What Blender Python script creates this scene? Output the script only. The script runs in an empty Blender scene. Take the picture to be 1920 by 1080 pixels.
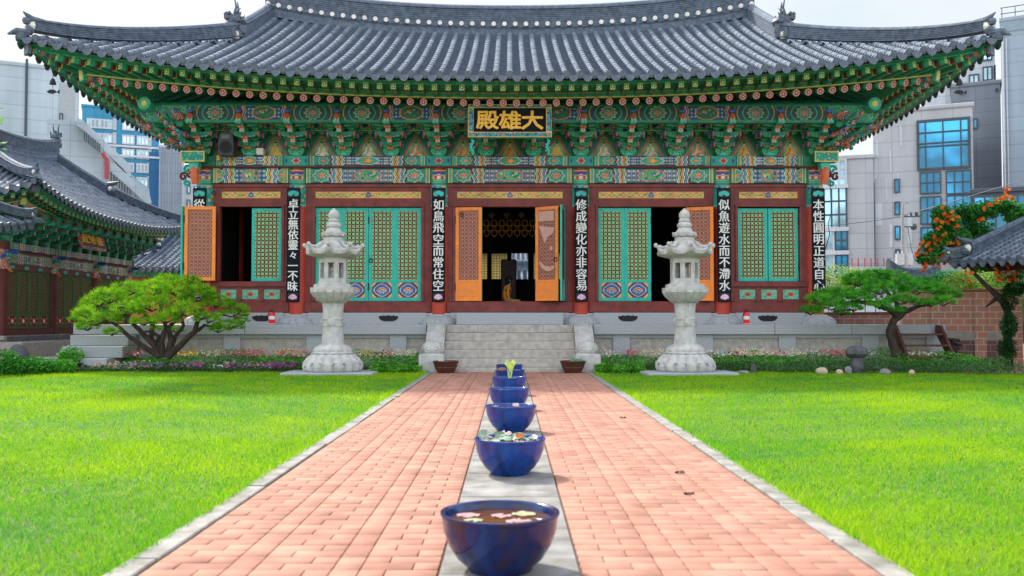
import bpy, math, random
import numpy as np
from mathutils import Vector, Matrix
random.seed(7); rng = np.random.default_rng(11)
PI = math.pi; R = math.radians
SC = bpy.context.scene; COL = SC.collection

# ------------------------------------------------------------------ camera, world, sun, exposure
EYE = 1.15; FPX = 1770.0; TILT = math.atan(60/1770); VPX = 956.0
cam = bpy.data.cameras.new('camera'); camo = bpy.data.objects.new('camera', cam); COL.objects.link(camo)
camo.location = (0, 0, EYE); camo.rotation_euler = (PI/2 + TILT, 0, math.atan((VPX-960)/FPX)*1.0)
cam.sensor_width = 36; cam.lens = 36*FPX/1920; cam.clip_end = 2000
cam.dof.use_dof = True; cam.dof.focus_distance = 21.5; cam.dof.aperture_fstop = 3.2
SC.camera = camo
SUN_EL, SUN_AZ = R(43), R(-36)          # azimuth from +Y towards +X
w = bpy.data.worlds.new('World'); SC.world = w; w.use_nodes = True
nt = w.node_tree; bg = nt.nodes['Background']; bg.inputs['Strength'].default_value = 0.15
sky = nt.nodes.new('ShaderNodeTexSky'); sky.sky_type = 'NISHITA'; sky.sun_disc = False
sky.sun_elevation = SUN_EL; sky.sun_rotation = SUN_AZ; sky.dust_density = 2.5; sky.air_density = 1.0
tc = nt.nodes.new('ShaderNodeTexCoord'); mp = nt.nodes.new('ShaderNodeMapping'); mp.inputs['Scale'].default_value = (1, 1, 2.6)
nz = nt.nodes.new('ShaderNodeTexNoise'); nz.inputs['Scale'].default_value = 1.9; nz.inputs['Detail'].default_value = 6
rp = nt.nodes.new('ShaderNodeValToRGB'); rp.color_ramp.elements[0].position = 0.38; rp.color_ramp.elements[1].position = 0.60
mx = nt.nodes.new('ShaderNodeMix'); mx.data_type = 'RGBA'
nt.links.new(tc.outputs['Generated'], mp.inputs['Vector']); nt.links.new(mp.outputs[0], nz.inputs['Vector'])
nt.links.new(nz.outputs['Fac'], rp.inputs[0]); nt.links.new(rp.outputs[0], mx.inputs[0])
nt.links.new(sky.outputs[0], mx.inputs[6]); mx.inputs[7].default_value = (4.8, 4.8, 4.8, 1)  # cloud out of view, behind the camera, brightened as added fill for the facade
# thinner, bluer cloud low in the sky behind the hall; whiter towards the left where the sun stands
sp_ = nt.nodes.new('ShaderNodeSeparateXYZ'); nt.links.new(tc.outputs['Generated'], sp_.inputs[0])
def mrange(src, a, b_, c, d):
    m_ = nt.nodes.new('ShaderNodeMapRange'); m_.interpolation_type = 'SMOOTHSTEP'
    for i_, v_ in enumerate((a, b_, c, d)): m_.inputs[i_+1].default_value = v_
    nt.links.new(src, m_.inputs[0]); return m_.outputs[0]
lowz = mrange(sp_.outputs[2], .34, .60, 1, 0); fwd = mrange(sp_.outputs[1], .1, .6, 0, 1); side_ = mrange(sp_.outputs[0], -.25, .35, 0, 1)
mul = nt.nodes.new('ShaderNodeMath'); mul.operation = 'MULTIPLY'; nt.links.new(lowz, mul.inputs[0]); nt.links.new(fwd, mul.inputs[1])
lc = nt.nodes.new('ShaderNodeMix'); lc.data_type = 'RGBA'; lc.inputs[6].default_value = (2.3, 2.34, 2.36, 1); lc.inputs[7].default_value = (1.62, 1.90, 2.08, 1); nt.links.new(side_, lc.inputs[0])
lc2 = nt.nodes.new('ShaderNodeMix'); lc2.data_type = 'RGBA'; nt.links.new(rp.outputs[0], lc2.inputs[0]); nt.links.new(lc.outputs[2], lc2.inputs[6]); lc2.inputs[7].default_value = (2.2, 2.24, 2.26, 1)
fin = nt.nodes.new('ShaderNodeMix'); fin.data_type = 'RGBA'; nt.links.new(mul.outputs[0], fin.inputs[0]); nt.links.new(mx.outputs[2], fin.inputs[6]); nt.links.new(lc2.outputs[2], fin.inputs[7])
nt.links.new(fin.outputs[2], bg.inputs['Color'])
sl = bpy.data.lights.new('sun', 'SUN'); sl.energy = 2.0; sl.angle = R(5.0); sl.color = (1, .95, .86)
so = bpy.data.objects.new('sun', sl); COL.objects.link(so)
sd = Vector((math.sin(SUN_AZ)*math.cos(SUN_EL), math.cos(SUN_AZ)*math.cos(SUN_EL), math.sin(SUN_EL)))
so.rotation_euler = sd.to_track_quat('Z', 'Y').to_euler()
vs = SC.view_settings; vs.view_transform = 'Standard'; vs.look = 'None'; vs.exposure = 1.6; vs.gamma = 1

# ------------------------------------------------------------------ helpers
def at(px, py, d):
    """world point at depth d for a pixel of the 1920x1080 photograph"""
    u = (px-VPX)/FPX; v = (540-py)/FPX
    Y = math.cos(TILT) - v*math.sin(TILT); Z = math.sin(TILT) + v*math.cos(TILT)
    return Vector((u/Y*d, d, EYE + Z/Y*d))
def AX(px, d): return at(px, 600, d).x
def AZ(py, d): return at(956, py, d).z

MATS = {}
def nmat(name):
    m = bpy.data.materials.new(name); m.use_nodes = True; MATS[name] = m
    return m, m.node_tree, m.node_tree.nodes['Principled BSDF']
def mat(name, col, rough=.7, var=.25, scale=6, bump=0, metal=0, detail=5, spec=.5, var2=None, bscale=None, stretch=(1,1,1), world=False):
    if name in MATS: return MATS[name]
    m, t, b = nmat(name)
    b.inputs['Roughness'].default_value = rough; b.inputs['Metallic'].default_value = metal
    b.inputs['Specular IOR Level'].default_value = spec
    c = t.nodes.new('ShaderNodeTexCoord'); mp = t.nodes.new('ShaderNodeMapping'); mp.inputs['Scale'].default_value = stretch
    if world:
        g = t.nodes.new('ShaderNodeNewGeometry'); t.links.new(g.outputs['Position'], mp.inputs[0])
    else: t.links.new(c.outputs['Object'], mp.inputs[0])
    n = t.nodes.new('ShaderNodeTexNoise'); n.inputs['Scale'].default_value = scale; n.inputs['Detail'].default_value = detail
    t.links.new(mp.outputs[0], n.inputs[0])
    r = t.nodes.new('ShaderNodeValToRGB'); t.links.new(n.outputs['Fac'], r.inputs[0])
    e = r.color_ramp.elements; e[0].position = .3; e[1].position = .7
    lo = var2 or [x*(1-var) for x in col]; hi = [min(1, x*(1+var)) for x in col]
    e[0].color = (*lo, 1); e[1].color = (*hi, 1)
    t.links.new(r.outputs[0], b.inputs['Base Color'])
    if bump:
        n2 = t.nodes.new('ShaderNodeTexNoise'); n2.inputs['Scale'].default_value = bscale or scale*6; n2.inputs['Detail'].default_value = 4
        t.links.new(mp.outputs[0], n2.inputs[0])
        bp = t.nodes.new('ShaderNodeBump'); bp.inputs['Strength'].default_value = bump; bp.inputs['Distance'].default_value = .02
        t.links.new(n2.outputs['Fac'], bp.inputs['Height']); t.links.new(bp.outputs[0], b.inputs['Normal'])
    return m
def cmat(name, rough=.6, trans=0, spec=.4, bump=0, wear=0):
    """colour from the painted 'Col' attribute"""
    if name in MATS: return MATS[name]
    m, t, b = nmat(name); b.inputs['Roughness'].default_value = rough; b.inputs['Specular IOR Level'].default_value = spec
    a = t.nodes.new('ShaderNodeAttribute'); a.attribute_name = 'Col'
    src = a.outputs['Color']
    if wear:
        g = t.nodes.new('ShaderNodeNewGeometry'); n = t.nodes.new('ShaderNodeTexNoise'); n.inputs['Scale'].default_value = 3.5; n.inputs['Detail'].default_value = 7
        t.links.new(g.outputs['Position'], n.inputs[0])
        h = t.nodes.new('ShaderNodeMapRange'); h.inputs[1].default_value = .3; h.inputs[2].default_value = .75; h.inputs[3].default_value = 1+wear*.4; h.inputs[4].default_value = 1-wear
        t.links.new(n.outputs['Fac'], h.inputs[0])
        mm = t.nodes.new('ShaderNodeVectorMath'); mm.operation = 'SCALE'; t.links.new(src, mm.inputs[0]); t.links.new(h.outputs[0], mm.inputs['Scale'])
        src = mm.outputs[0]
    t.links.new(src, b.inputs['Base Color'])
    if trans:
        tr = t.nodes.new('ShaderNodeBsdfTranslucent'); t.links.new(src, tr.inputs['Color'])
        ms = t.nodes.new('ShaderNodeMixShader'); ms.inputs[0].default_value = trans
        out = t.nodes['Material Output']
        t.links.new(b.outputs[0], ms.inputs[1]); t.links.new(tr.outputs[0], ms.inputs[2]); t.links.new(ms.outputs[0], out.inputs['Surface'])
    return m
def dmat(name, stops, scale=9, rough=.6, feature='F1'):
    """busy painted ornament: nested contour bands round voronoi cells"""
    m, t, b = nmat(name); b.inputs['Roughness'].default_value = rough
    c = t.nodes.new('ShaderNodeTexCoord'); v = t.nodes.new('ShaderNodeTexVoronoi'); v.feature = feature
    v.inputs['Scale'].default_value = scale
    t.links.new(c.outputs['Object'], v.inputs['Vector'])
    r = t.nodes.new('ShaderNodeValToRGB'); r.color_ramp.interpolation = 'CONSTANT'
    e = r.color_ramp.elements
    while len(e) < len(stops): e.new(.5)
    for k, (p, col) in enumerate(stops): e[k].position = p; e[k].color = (*col, 1)
    t.links.new(v.outputs['Distance'], r.inputs[0]); t.links.new(r.outputs[0], b.inputs['Base Color'])
    return m

def tag(o, label=None, cat=None, group=None, kind=None):
    if label: o['label'] = label
    if cat: o['category'] = cat
    if group: o['group'] = group
    if kind: o['kind'] = kind
    return o
def empty(name, loc=(0,0,0), rz=0, label=None, cat=None, group=None):
    o = bpy.data.objects.new(name, None); COL.objects.link(o); o.location = loc; o.rotation_euler = (0,0,rz); o.empty_display_size = .2
    return tag(o, label, cat, group)
def link(name, me, parent=None, loc=None, rot=None):
    o = bpy.data.objects.new(name, me); COL.objects.link(o); o.parent = parent
    if loc is not None: o.location = loc
    if rot is not None: o.rotation_euler = rot
    return o
def children(o): return [c for c in CH.get(o.name, [])]
def kids(o): return [c for c in bpy.data.objects if c.parent == o]
def copy_tree(o, parent=None, ch=None):
    c = o.copy(); COL.objects.link(c); c.parent = parent
    for k in kids(o): copy_tree(k, c)
    return c
class MB:
    def __init__(s): s.v=[]; s.f=[]; s.m=[]
    def add(s, vs, fs, mi=0):
        n=len(s.v); s.v.extend([tuple(p) for p in vs]); s.f.extend([tuple(i+n for i in f) for f in fs]); s.m.extend([mi]*len(fs))
    def box(s, x0,x1,y0,y1,z0,z1, mi=0, T=None):
        vs=[Vector(p) for p in ((x0,y0,z0),(x1,y0,z0),(x1,y1,z0),(x0,y1,z0),(x0,y0,z1),(x1,y0,z1),(x1,y1,z1),(x0,y1,z1))]
        if T is not None: vs=[T@p for p in vs]
        s.add(vs, [(0,3,2,1),(4,5,6,7),(0,1,5,4),(1,2,6,5),(2,3,7,6),(3,0,4,7)], mi)
    def bbox(s, x0,x1,y0,y1,z0,z1, c=.01, mi=0, T=None):
        """box with chamfered edges"""
        vs=[]
        cx,cy,cz=(x0+x1)/2,(y0+y1)/2,(z0+z1)/2
        hx,hy,hz=(x1-x0)/2,(y1-y0)/2,(z1-z0)/2
        c=min(c,hx*.9,hy*.9,hz*.9)
        idx={}
        for sx in(-1,1):
            for sy in(-1,1):
                for sz in(-1,1):
                    for ax,(a,b_,d_) in enumerate(((hx,hy-c,hz-c),(hx-c,hy,hz-c),(hx-c,hy-c,hz))):
                        idx[(sx,sy,sz,ax)]=len(vs); vs.append(Vector((cx+sx*a,cy+sy*b_,cz+sz*d_)))
        fs=[]
        for ax in range(3):
            o=[k for k in range(3) if k!=ax]
            for sg in(-1,1):
                q=[]
                for (a,b_) in((-1,-1),(1,-1),(1,1),(-1,1)):
                    k=[0,0,0]; k[ax]=sg; k[o[0]]=a; k[o[1]]=b_; q.append(idx[(*k,ax)])
                fs.append(tuple(q if (sg>0)==(ax!=1) else q[::-1]))
        for ax in range(3):
            o=[k for k in range(3) if k!=ax]
            for a in(-1,1):
                for b_ in(-1,1):
                    k0=[0,0,0];k1=[0,0,0]; k0[ax]=-1;k1[ax]=1
                    for k in(k0,k1): k[o[0]]=a;k[o[1]]=b_
                    fs.append((idx[(*k0,o[0])],idx[(*k1,o[0])],idx[(*k1,o[1])],idx[(*k0,o[1])]))
        for sx in(-1,1):
            for sy in(-1,1):
                for sz in(-1,1): fs.append(tuple(idx[(sx,sy,sz,a)] for a in range(3)))
        if T is not None: vs=[T@p for p in vs]
        s.add(vs,fs,mi)
    def tube(s, pts, rad, n=8, mi=0, caps=True, flat=1.0):
        pts=[Vector(p) for p in pts]; N=len(pts)
        if not hasattr(rad,'__len__'): rad=[rad]*N
        vs=[];fs=[]; ref=None
        for i,p in enumerate(pts):
            t=(pts[min(i+1,N-1)]-pts[max(i-1,0)]).normalized()
            if ref is None:
                a=Vector((0,0,1)) if abs(t.z)<.9 else Vector((1,0,0)); ref=t.cross(a).normalized()
            ref=(ref-t*ref.dot(t)).normalized(); up=t.cross(ref)
            for k in range(n):
                th=2*PI*k/n; vs.append(p+ref*math.cos(th)*rad[i]+up*math.sin(th)*rad[i]*flat)
        for i in range(N-1):
            for k in range(n):
                a=i*n+k;b=i*n+(k+1)%n; fs.append((a,b,b+n,a+n))
        if caps: fs.append(tuple(range(n))[::-1]); fs.append(tuple((N-1)*n+k for k in range(n)))
        s.add(vs,fs,mi)
    def cyl(s, p0, p1, r, n=12, mi=0, r2=None): s.tube([p0,p1],[r,r if r2 is None else r2],n,mi)
    def lathe(s, prof, n=24, c=(0,0,0), mi=0, mod=None, rot=0, close=False, T=None):
        vs=[];fs=[]
        for (r,z) in prof:
            for k in range(n):
                th=rot+2*PI*k/n; rr=r if mod is None else mod(th,z,r)
                zz=z
                if isinstance(rr,tuple): rr,zz=rr
                vs.append(Vector((c[0]+rr*math.cos(th),c[1]+rr*math.sin(th),c[2]+zz)))
        for i in range(len(prof)-1):
            for k in range(n):
                a=i*n+k;b=i*n+(k+1)%n; fs.append((a,b,b+n,a+n))
        fs.append(tuple(range(n))[::-1]); fs.append(tuple((len(prof)-1)*n+k for k in range(n)))
        if T is not None: vs=[T@p for p in vs]
        s.add(vs,fs,mi)
    def sweep(s, path, prof, mi=0, side=None, ups=None):
        """prof: closed list of (side, up) offsets, kept upright along the path"""
        path=[Vector(p) for p in path]; N=len(path); n=len(prof); vs=[];fs=[]
        for i,p in enumerate(path):
            t=path[min(i+1,N-1)]-path[max(i-1,0)]; sd_=Vector((t.y,-t.x,0)).normalized() if side is None else Vector(side)
            sc=1 if ups is None else ups[i]
            for (a,u) in prof: vs.append(p+sd_*a+Vector((0,0,u*sc)))
        for i in range(N-1):
            for k in range(n):
                a=i*n+k;b=i*n+(k+1)%n; fs.append((a,b,b+n,a+n))
        fs.append(tuple(range(n))[::-1]); fs.append(tuple((N-1)*n+k for k in range(n)))
        s.add(vs,fs,mi)
    def prism(s, poly, y0, y1, mi=0, T=None):
        """poly in (x,z), extruded from y0 to y1"""
        n=len(poly); vs=[Vector((x,y0,z)) for x,z in poly]+[Vector((x,y1,z)) for x,z in poly]
        fs=[tuple(range(n)),tuple(range(n,2*n))[::-1]]+[(k,n+k,n+(k+1)%n,(k+1)%n) for k in range(n)]
        if T is not None: vs=[T@p for p in vs]
        s.add(vs,fs,mi)
    def sphere(s, c, r, n=10, mi=0, sc=(1,1,1), T=None, jit=0):
        vs=[];fs=[]; m=max(4,n//2)
        for i in range(1,m):
            ph=PI*i/m
            for k in range(n):
                th=2*PI*k/n; j=1+jit*(random.random()-.5)
                vs.append(Vector((c[0]+r*sc[0]*j*math.sin(ph)*math.cos(th),c[1]+r*sc[1]*j*math.sin(ph)*math.sin(th),c[2]+r*sc[2]*j*math.cos(ph))))
        vs+= [Vector((c[0],c[1],c[2]+r*sc[2])),Vector((c[0],c[1],c[2]-r*sc[2]))]
        for i in range(m-2):
            for k in range(n):
                a=i*n+k;b=i*n+(k+1)%n; fs.append((a,a+n,b+n,b))
        T1=len(vs)-2
        for k in range(n):
            fs.append((T1,k,(k+1)%n)); fs.append((T1+1,(m-2)*n+(k+1)%n,(m-2)*n+k))
        if T is not None: vs=[T@p for p in vs]
        s.add(vs,fs,mi)
    def mesh(s, name, mats, smooth=False, ang=35):
        me=bpy.data.meshes.new(name); me.from_pydata(s.v,[],s.f)
        for m in (mats if isinstance(mats,(list,tuple)) else [mats]): me.materials.append(m)
        me.polygons.foreach_set('material_index', s.m)
        if smooth:
            me.polygons.foreach_set('use_smooth',[True]*len(s.f))
            try: me.set_sharp_from_angle(angle=R(ang))
            except Exception: pass
        me.update(); return me
    def build(s, name, mats, parent=None, smooth=False, loc=None, rot=None, ang=35):
        return link(name, s.mesh(name,mats,smooth,ang), parent, loc, rot)

def npmesh(name, V, F, mats, cols=None, smooth=False):
    """V (n,3), F (m,k) constant-size faces, cols per vertex"""
    me=bpy.data.meshes.new(name); V=np.asarray(V,dtype=np.float32); F=np.asarray(F,dtype=np.int32); k=F.shape[1]
    me.vertices.add(len(V)); me.vertices.foreach_set('co',V.ravel())
    me.loops.add(F.size); me.loops.foreach_set('vertex_index',F.ravel())
    me.polygons.add(len(F)); me.polygons.foreach_set('loop_start',np.arange(0,F.size,k,dtype=np.int32)); me.polygons.foreach_set('loop_total',np.full(len(F),k,dtype=np.int32))
    me.update(calc_edges=True)
    if cols is not None:
        a=me.color_attributes.new('Col','FLOAT_COLOR','POINT'); c=np.ones((len(V),4),dtype=np.float32); c[:,:3]=cols; a.data.foreach_set('color',c.ravel())
    for m in (mats if isinstance(mats,(list,tuple)) else [mats]): me.materials.append(m)
    if smooth: me.polygons.foreach_set('use_smooth',[True]*len(F))
    return me

# ------------------------------------------------------------------ painted panels (vertex-grid paintings)
G1=(.010,.20,.10); G2=(.03,.38,.21); TL=(.015,.30,.235); TL2=(.06,.52,.42); OR=(.70,.16,.04); RD=(.38,.035,.03); BL=(.02,.075,.33)
YE=(.78,.46,.11); WH=(.72,.70,.58); DK=(.012,.035,.03); PK=(.75,.33,.33); MAR=(.16,.028,.022); SK=(.72,.48,.22)
class Cv:
    def __init__(s,w,h,res,bg):
        s.w,s.h=w,h; s.nx=max(2,int(w/res)+1); s.nz=max(2,int(h/res)+1)
        s.X,s.Z=np.meshgrid(np.linspace(-w/2,w/2,s.nx),np.linspace(0,h,s.nz)); s.C=np.zeros(s.X.shape+(3,)); s.C[:]=bg
    def f(s,mask,c): s.C[mask]=c
    def rect(s,x0,x1,z0,z1,c): s.f((s.X>=x0)&(s.X<=x1)&(s.Z>=z0)&(s.Z<=z1),c)
    def ell(s,x,z,rx,rz,c): s.f(((s.X-x)/rx)**2+((s.Z-z)/rz)**2<=1,c)
    def lobe(s,x,z,r,n,c,amp=.14,ph=0,rz=None):
        rz=rz or r; dx=(s.X-x)/r; dz=(s.Z-z)/rz; th=np.arctan2(dz,dx); q=np.hypot(dx,dz); s.f(q<=1+amp*np.cos(n*th+ph),c)
    def flower(s,x,z,r,a=TL2,b=TL,out=YE,core=OR,n=8,rz=None):
        for k,(f_,c) in enumerate(((1.0,DK),(.94,out),(.86,a),(.66,DK),(.6,b),(.45,WH),(.40,RD),(.27,YE),(.16,core))):
            s.lobe(x,z,r*f_,n,c,.13 if k<5 else .25,rz=(rz or r)*f_)
    def bands(s,x,sg,cols,wd):
        """wavy vertical stripes starting at x going in direction sg"""
        xx=(s.X-x)*sg + .018*np.sin(s.Z*2*PI/(s.h/2.0))
        for k,c in enumerate(cols): s.f((xx>=k*wd)&(xx<(k+1)*wd),c)
def paint(name, cv, parent, m, mapf):
    P=mapf(cv.X,cv.Z); V=np.stack([p.ravel() for p in P],1); nx,nz=cv.nx,cv.nz
    i=np.arange(nz-1)[:,None]*nx+np.arange(nx-1)[None,:]; i=i.ravel(); F=np.stack([i,i+1,i+nx+1,i+nx],1)
    return npmesh(name,V,F,m,cv.C.reshape(-1,3))
def flat(y=0,z0=0): return lambda X,Z:(X,np.full_like(X,y),Z+z0)
PAINT = cmat('painted_ornament', .55, wear=.35)
def beam_cv(w,h,style=0,res=.012):
    c=Cv(w,h,res,TL if style!=2 else G1)
    c.rect(-w/2,w/2,0,h*.05,DK); c.rect(-w/2,w/2,h*.95,h,DK)
    cw=min(.62,w*.18)
    c.rect(-cw*1.15,cw*1.15,h*.08,h*.92,BL)
    # diaper of small stars
    gx=(c.X/ (h*.30)); gz=((c.Z-h/2)/(h*.30)); fx=gx-np.round(gx); fz=gz-np.round(gz); q=np.hypot(fx,fz)
    mk=(abs(c.X)<cw*1.12)&(c.Z>h*.1)&(c.Z<h*.9)
    c.f(mk&(q<.40),TL2); c.f(mk&(q<.30),RD); c.f(mk&(q<.2),WH); c.f(mk&((abs(fx)>.46)|(abs(fz)>.46)),YE)
    if style==1:
        mk=(abs(c.X)/(cw*.62)+abs(c.Z-h/2)/(h*.75)<1)&(abs(c.Z-h/2)<h*.42); c.f(mk,WH)
        mk=(abs(c.X)/(cw*.57)+abs(c.Z-h/2)/(h*.70)<1)&(abs(c.Z-h/2)<h*.37); c.f(mk,G2)
        c.lobe(.0,h*.5,.11,5,OR,.3,rz=h*.28); c.lobe(.02,h*.5,.06,5,YE,.3,rz=h*.18)
    else:
        c.lobe(0,h/2,cw*.66,12,RD,.03,rz=h*.44); c.lobe(0,h/2,cw*.62,12,PK,.03,rz=h*.40); c.lobe(0,h/2,cw*.56,12,G1,.03,rz=h*.36); c.lobe(0,h/2,cw*.53,12,(.10,.42,.2),.03,rz=h*.33)
        r2=np.random.default_rng(int(w*100)+style)
        for k in range(26):
            x=r2.uniform(-cw*.42,cw*.42); z=h/2+r2.uniform(-.2,.2)*h; c.lobe(x,z,r2.uniform(.012,.035),3,[(.05,.2,.5),YE,WH,DK,OR,G1][k%6],.3,r2.uniform(0,6))
    for sg in(-1,1):
        c.bands(sg*cw*1.15,sg,[WH,G2,YE,DK,YE,OR,WH,BL,TL2,BL,WH,RD,DK],.024)
        x0=cw*1.15+.31; rest=w/2-x0
        n=2 if rest>.75 else 1
        for k in range(n):
            xx=x0+ rest*(.32 if n==1 else (.26+.44*k)); rr=min(h*.52,rest/(n*2)*.95)
            c.flower(sg*xx,h/2,rr*(1.15 if k==0 else .95),rz=h*.46,n=8 if k==0 else 6)
            if n==2 and k==0: c.bands(sg*(xx+rr*1.05),sg,[DK,BL,WH,OR],.02)
        e=w/2
        for k,cc in enumerate([DK,G2,YE,G1,TL2,DK,YE,TL]): 
            c.f((c.X*sg<=e-.018*k)&(c.X*sg>e-.018*(k+1)),cc)
    return c
# ------------------------------------------------------------------ materials
def rgb(h):
    h=h.lstrip('#'); return tuple(((int(h[i:i+2],16)/255)/12.92 if int(h[i:i+2],16)/255<=.04045 else (((int(h[i:i+2],16)/255)+.055)/1.055)**2.4) for i in(0,2,4))
M_tile=mat('roof_tile',(.135,.165,.205),.85,.4,4,.2,spec=.15,bscale=40)
M_tile2=mat('roof_tile_trough',(.06,.08,.115),.6,.35,6,.1,spec=.4)
M_tiled=mat('tile_end',(.075,.095,.125),.55,.4,30,.3,bscale=60)
M_rdg=mat('ridge_tile',(.105,.135,.175),.75,.35,8,.3,spec=.25,bscale=60)
M_plaster=mat('lime_plaster',(.72,.68,.6),.85,.15,8,.1)
M_red=mat('maroon_wood',(.185,.03,.024),.6,.3,5,.15,stretch=(1,1,1),bscale=30)
M_redd=mat('maroon_wood_dark',(.12,.02,.018),.6,.3,5)
M_col=mat('vermilion_column',(.46,.045,.02),.5,.25,3,.1)
M_turq=mat('turquoise_paint',(.02,.44,.34),.5,.14,7,.08)
M_orng=mat('orange_paint',(.88,.25,.03),.5,.14,6,.08)
M_lat=mat('lattice_green',(.26,.48,.24),.6,.25,20)
M_lato=mat('lattice_orange',(.50,.17,.04),.6,.2,10)
M_latb=mat('lattice_brown',(.30,.07,.03),.6,.2,10)
M_paper=mat('door_paper',(.72,.47,.38),.9,.12,4)
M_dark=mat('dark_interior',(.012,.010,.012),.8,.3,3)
M_gran=mat('granite',(.40,.415,.43),.75,.08,40,.12,world=True,detail=8,var2=(.31,.325,.34))
M_gran2=mat('weathered_granite',(.44,.41,.365),.8,.10,9,.15,world=True,detail=10,var2=(.32,.29,.25),bscale=90)
M_lant=mat('lantern_granite',(.54,.53,.505),.72,.06,7,.2,detail=12,var2=(.38,.375,.355),bscale=70)
M_green=mat('eave_green',G1,.6,.3,9)
M_green2=mat('eave_green_light',G2,.6,.25,9)
M_yel=mat('eave_yellow',(.62,.5,.12),.6,.2,9)
M_pink=mat('rafter_end_pink',(.72,.42,.40),.6,.1,9)
M_rdp=mat('petal_red',(.40,.03,.04),.6,.1,9)
M_wht=mat('painted_white',(.78,.77,.72),.6,.08,9)
M_blu=mat('painted_blue',(.02,.08,.36),.55,.2,9)
M_str2=mat('band_orange',(.6,.13,.04),.6,.2,9)
M_gold=mat('gold_leaf',(.88,.48,.05),.4,.12,14,.1)
M_iron=mat('black_iron',(.02,.02,.022),.45,.3,10,metal=.6)
D_brk=dmat('bracket_ornament',[(0,OR),(.08,WH),(.11,BL),(.20,G2),(.28,DK),(.35,G2),(.43,G1),(.55,G2),(.6,(.3,.4,.1)),(.64,G1),(.85,DK)],7.5)
D_brk2=dmat('bracket_ornament_fine',[(0,YE),(.10,OR),(.2,DK),(.26,WH),(.30,G2),(.48,G1),(.62,TL),(.8,BL)],13)
D_soff=dmat('soffit_ornament',[(0,OR),(.07,YE),(.12,G2),(.24,G1),(.42,DK),(.46,G2),(.52,G1)],4.5)
D_str=dmat('chevron_ornament',[(0,BL),(.2,WH),(.27,OR),(.45,RD),(.55,WH),(.6,BL),(.8,TL2)],8)

# ------------------------------------------------------------------ Korean roof builder (local coords, front = -y)
class Roof:
    def __init__(s,hw,hd,b,hg,ze,lift,p,rise,rl,pitch,k=1.0,a=.86):
        s.__dict__.update(hw=hw,hd=hd,b=b,hg=hg,ze=ze,lift=lift,p=p,rise=rise,rl=rl,pitch=pitch,k=k,a=a)
    def E(s,side,a):                     # outward distance of the eave from the centre, and eave height
        A=(s.hw if side in 'fb' else s.hd)+s.b; D=s.hd if side in 'fb' else s.hw
        q=min(1.0,abs(a)/A); return D+s.b*q**3, s.ze+s.lift*q**s.p
    def fz(s,t): return s.a*t+(1-s.a)*t*t
    def zr(s,x): return s.ze+s.rise+s.rl*(min(abs(x),s.hg)/s.hg)**2.2
    def Z(s,side,a,sd_):
        D,ze=s.E(side,a)
        if side in 'fb': return ze+(s.zr(a)-ze)*s.fz(sd_/D)
        return ze+(s.zr(s.hg)-ze)*s.fz(sd_/(s.hd+s.b*.5))
    def smax(s,side,a):
        D,_=s.E(side,a)
        if side in 'fb':
            return D if abs(a)<=s.hg else max(0,s.hw+s.b-abs(a))
        return min(max(0,s.hd+s.b-abs(a)), D-s.hg)
    def pt(s,side,a,sd_,h=0,za=None):
        D,_=s.E(side,a); z=s.Z(side,a if za is None else za,sd_)+h; o=D-sd_
        return {'f':(a,-o,z),'b':(-a,o,z),'r':(o,a,z),'l':(-o,-a,z)}[side]
    def xyz(s,side,a,o,z): return Vector({'f':(a,-o,z),'b':(-a,o,z),'r':(o,a,z),'l':(-o,-a,z)}[side])
    def half(s,side): return (s.hw if side in 'fb' else s.hd)+s.b
    def curve(s,side,q,inset,dz,lf,pw,inner=.65):
        """point on a curve running under the eave; parallel in the middle and gathered to the corner"""
        A=s.half(side)-inset*1.05; ref=s.half(side)-.7*s.k
        aq=abs(q); sg=1 if q>=0 else -1
        a=ref*aq if aq<inner else ref*inner+(aq-inner)/(1-inner)*(A-ref*inner)
        o=(s.hd if side in 'fb' else s.hw)-inset+s.b*min(1,a/A)**3
        return s.xyz(side,a*sg,o,s.ze+dz+s.lift*lf*min(1,a/A)**pw)

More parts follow.
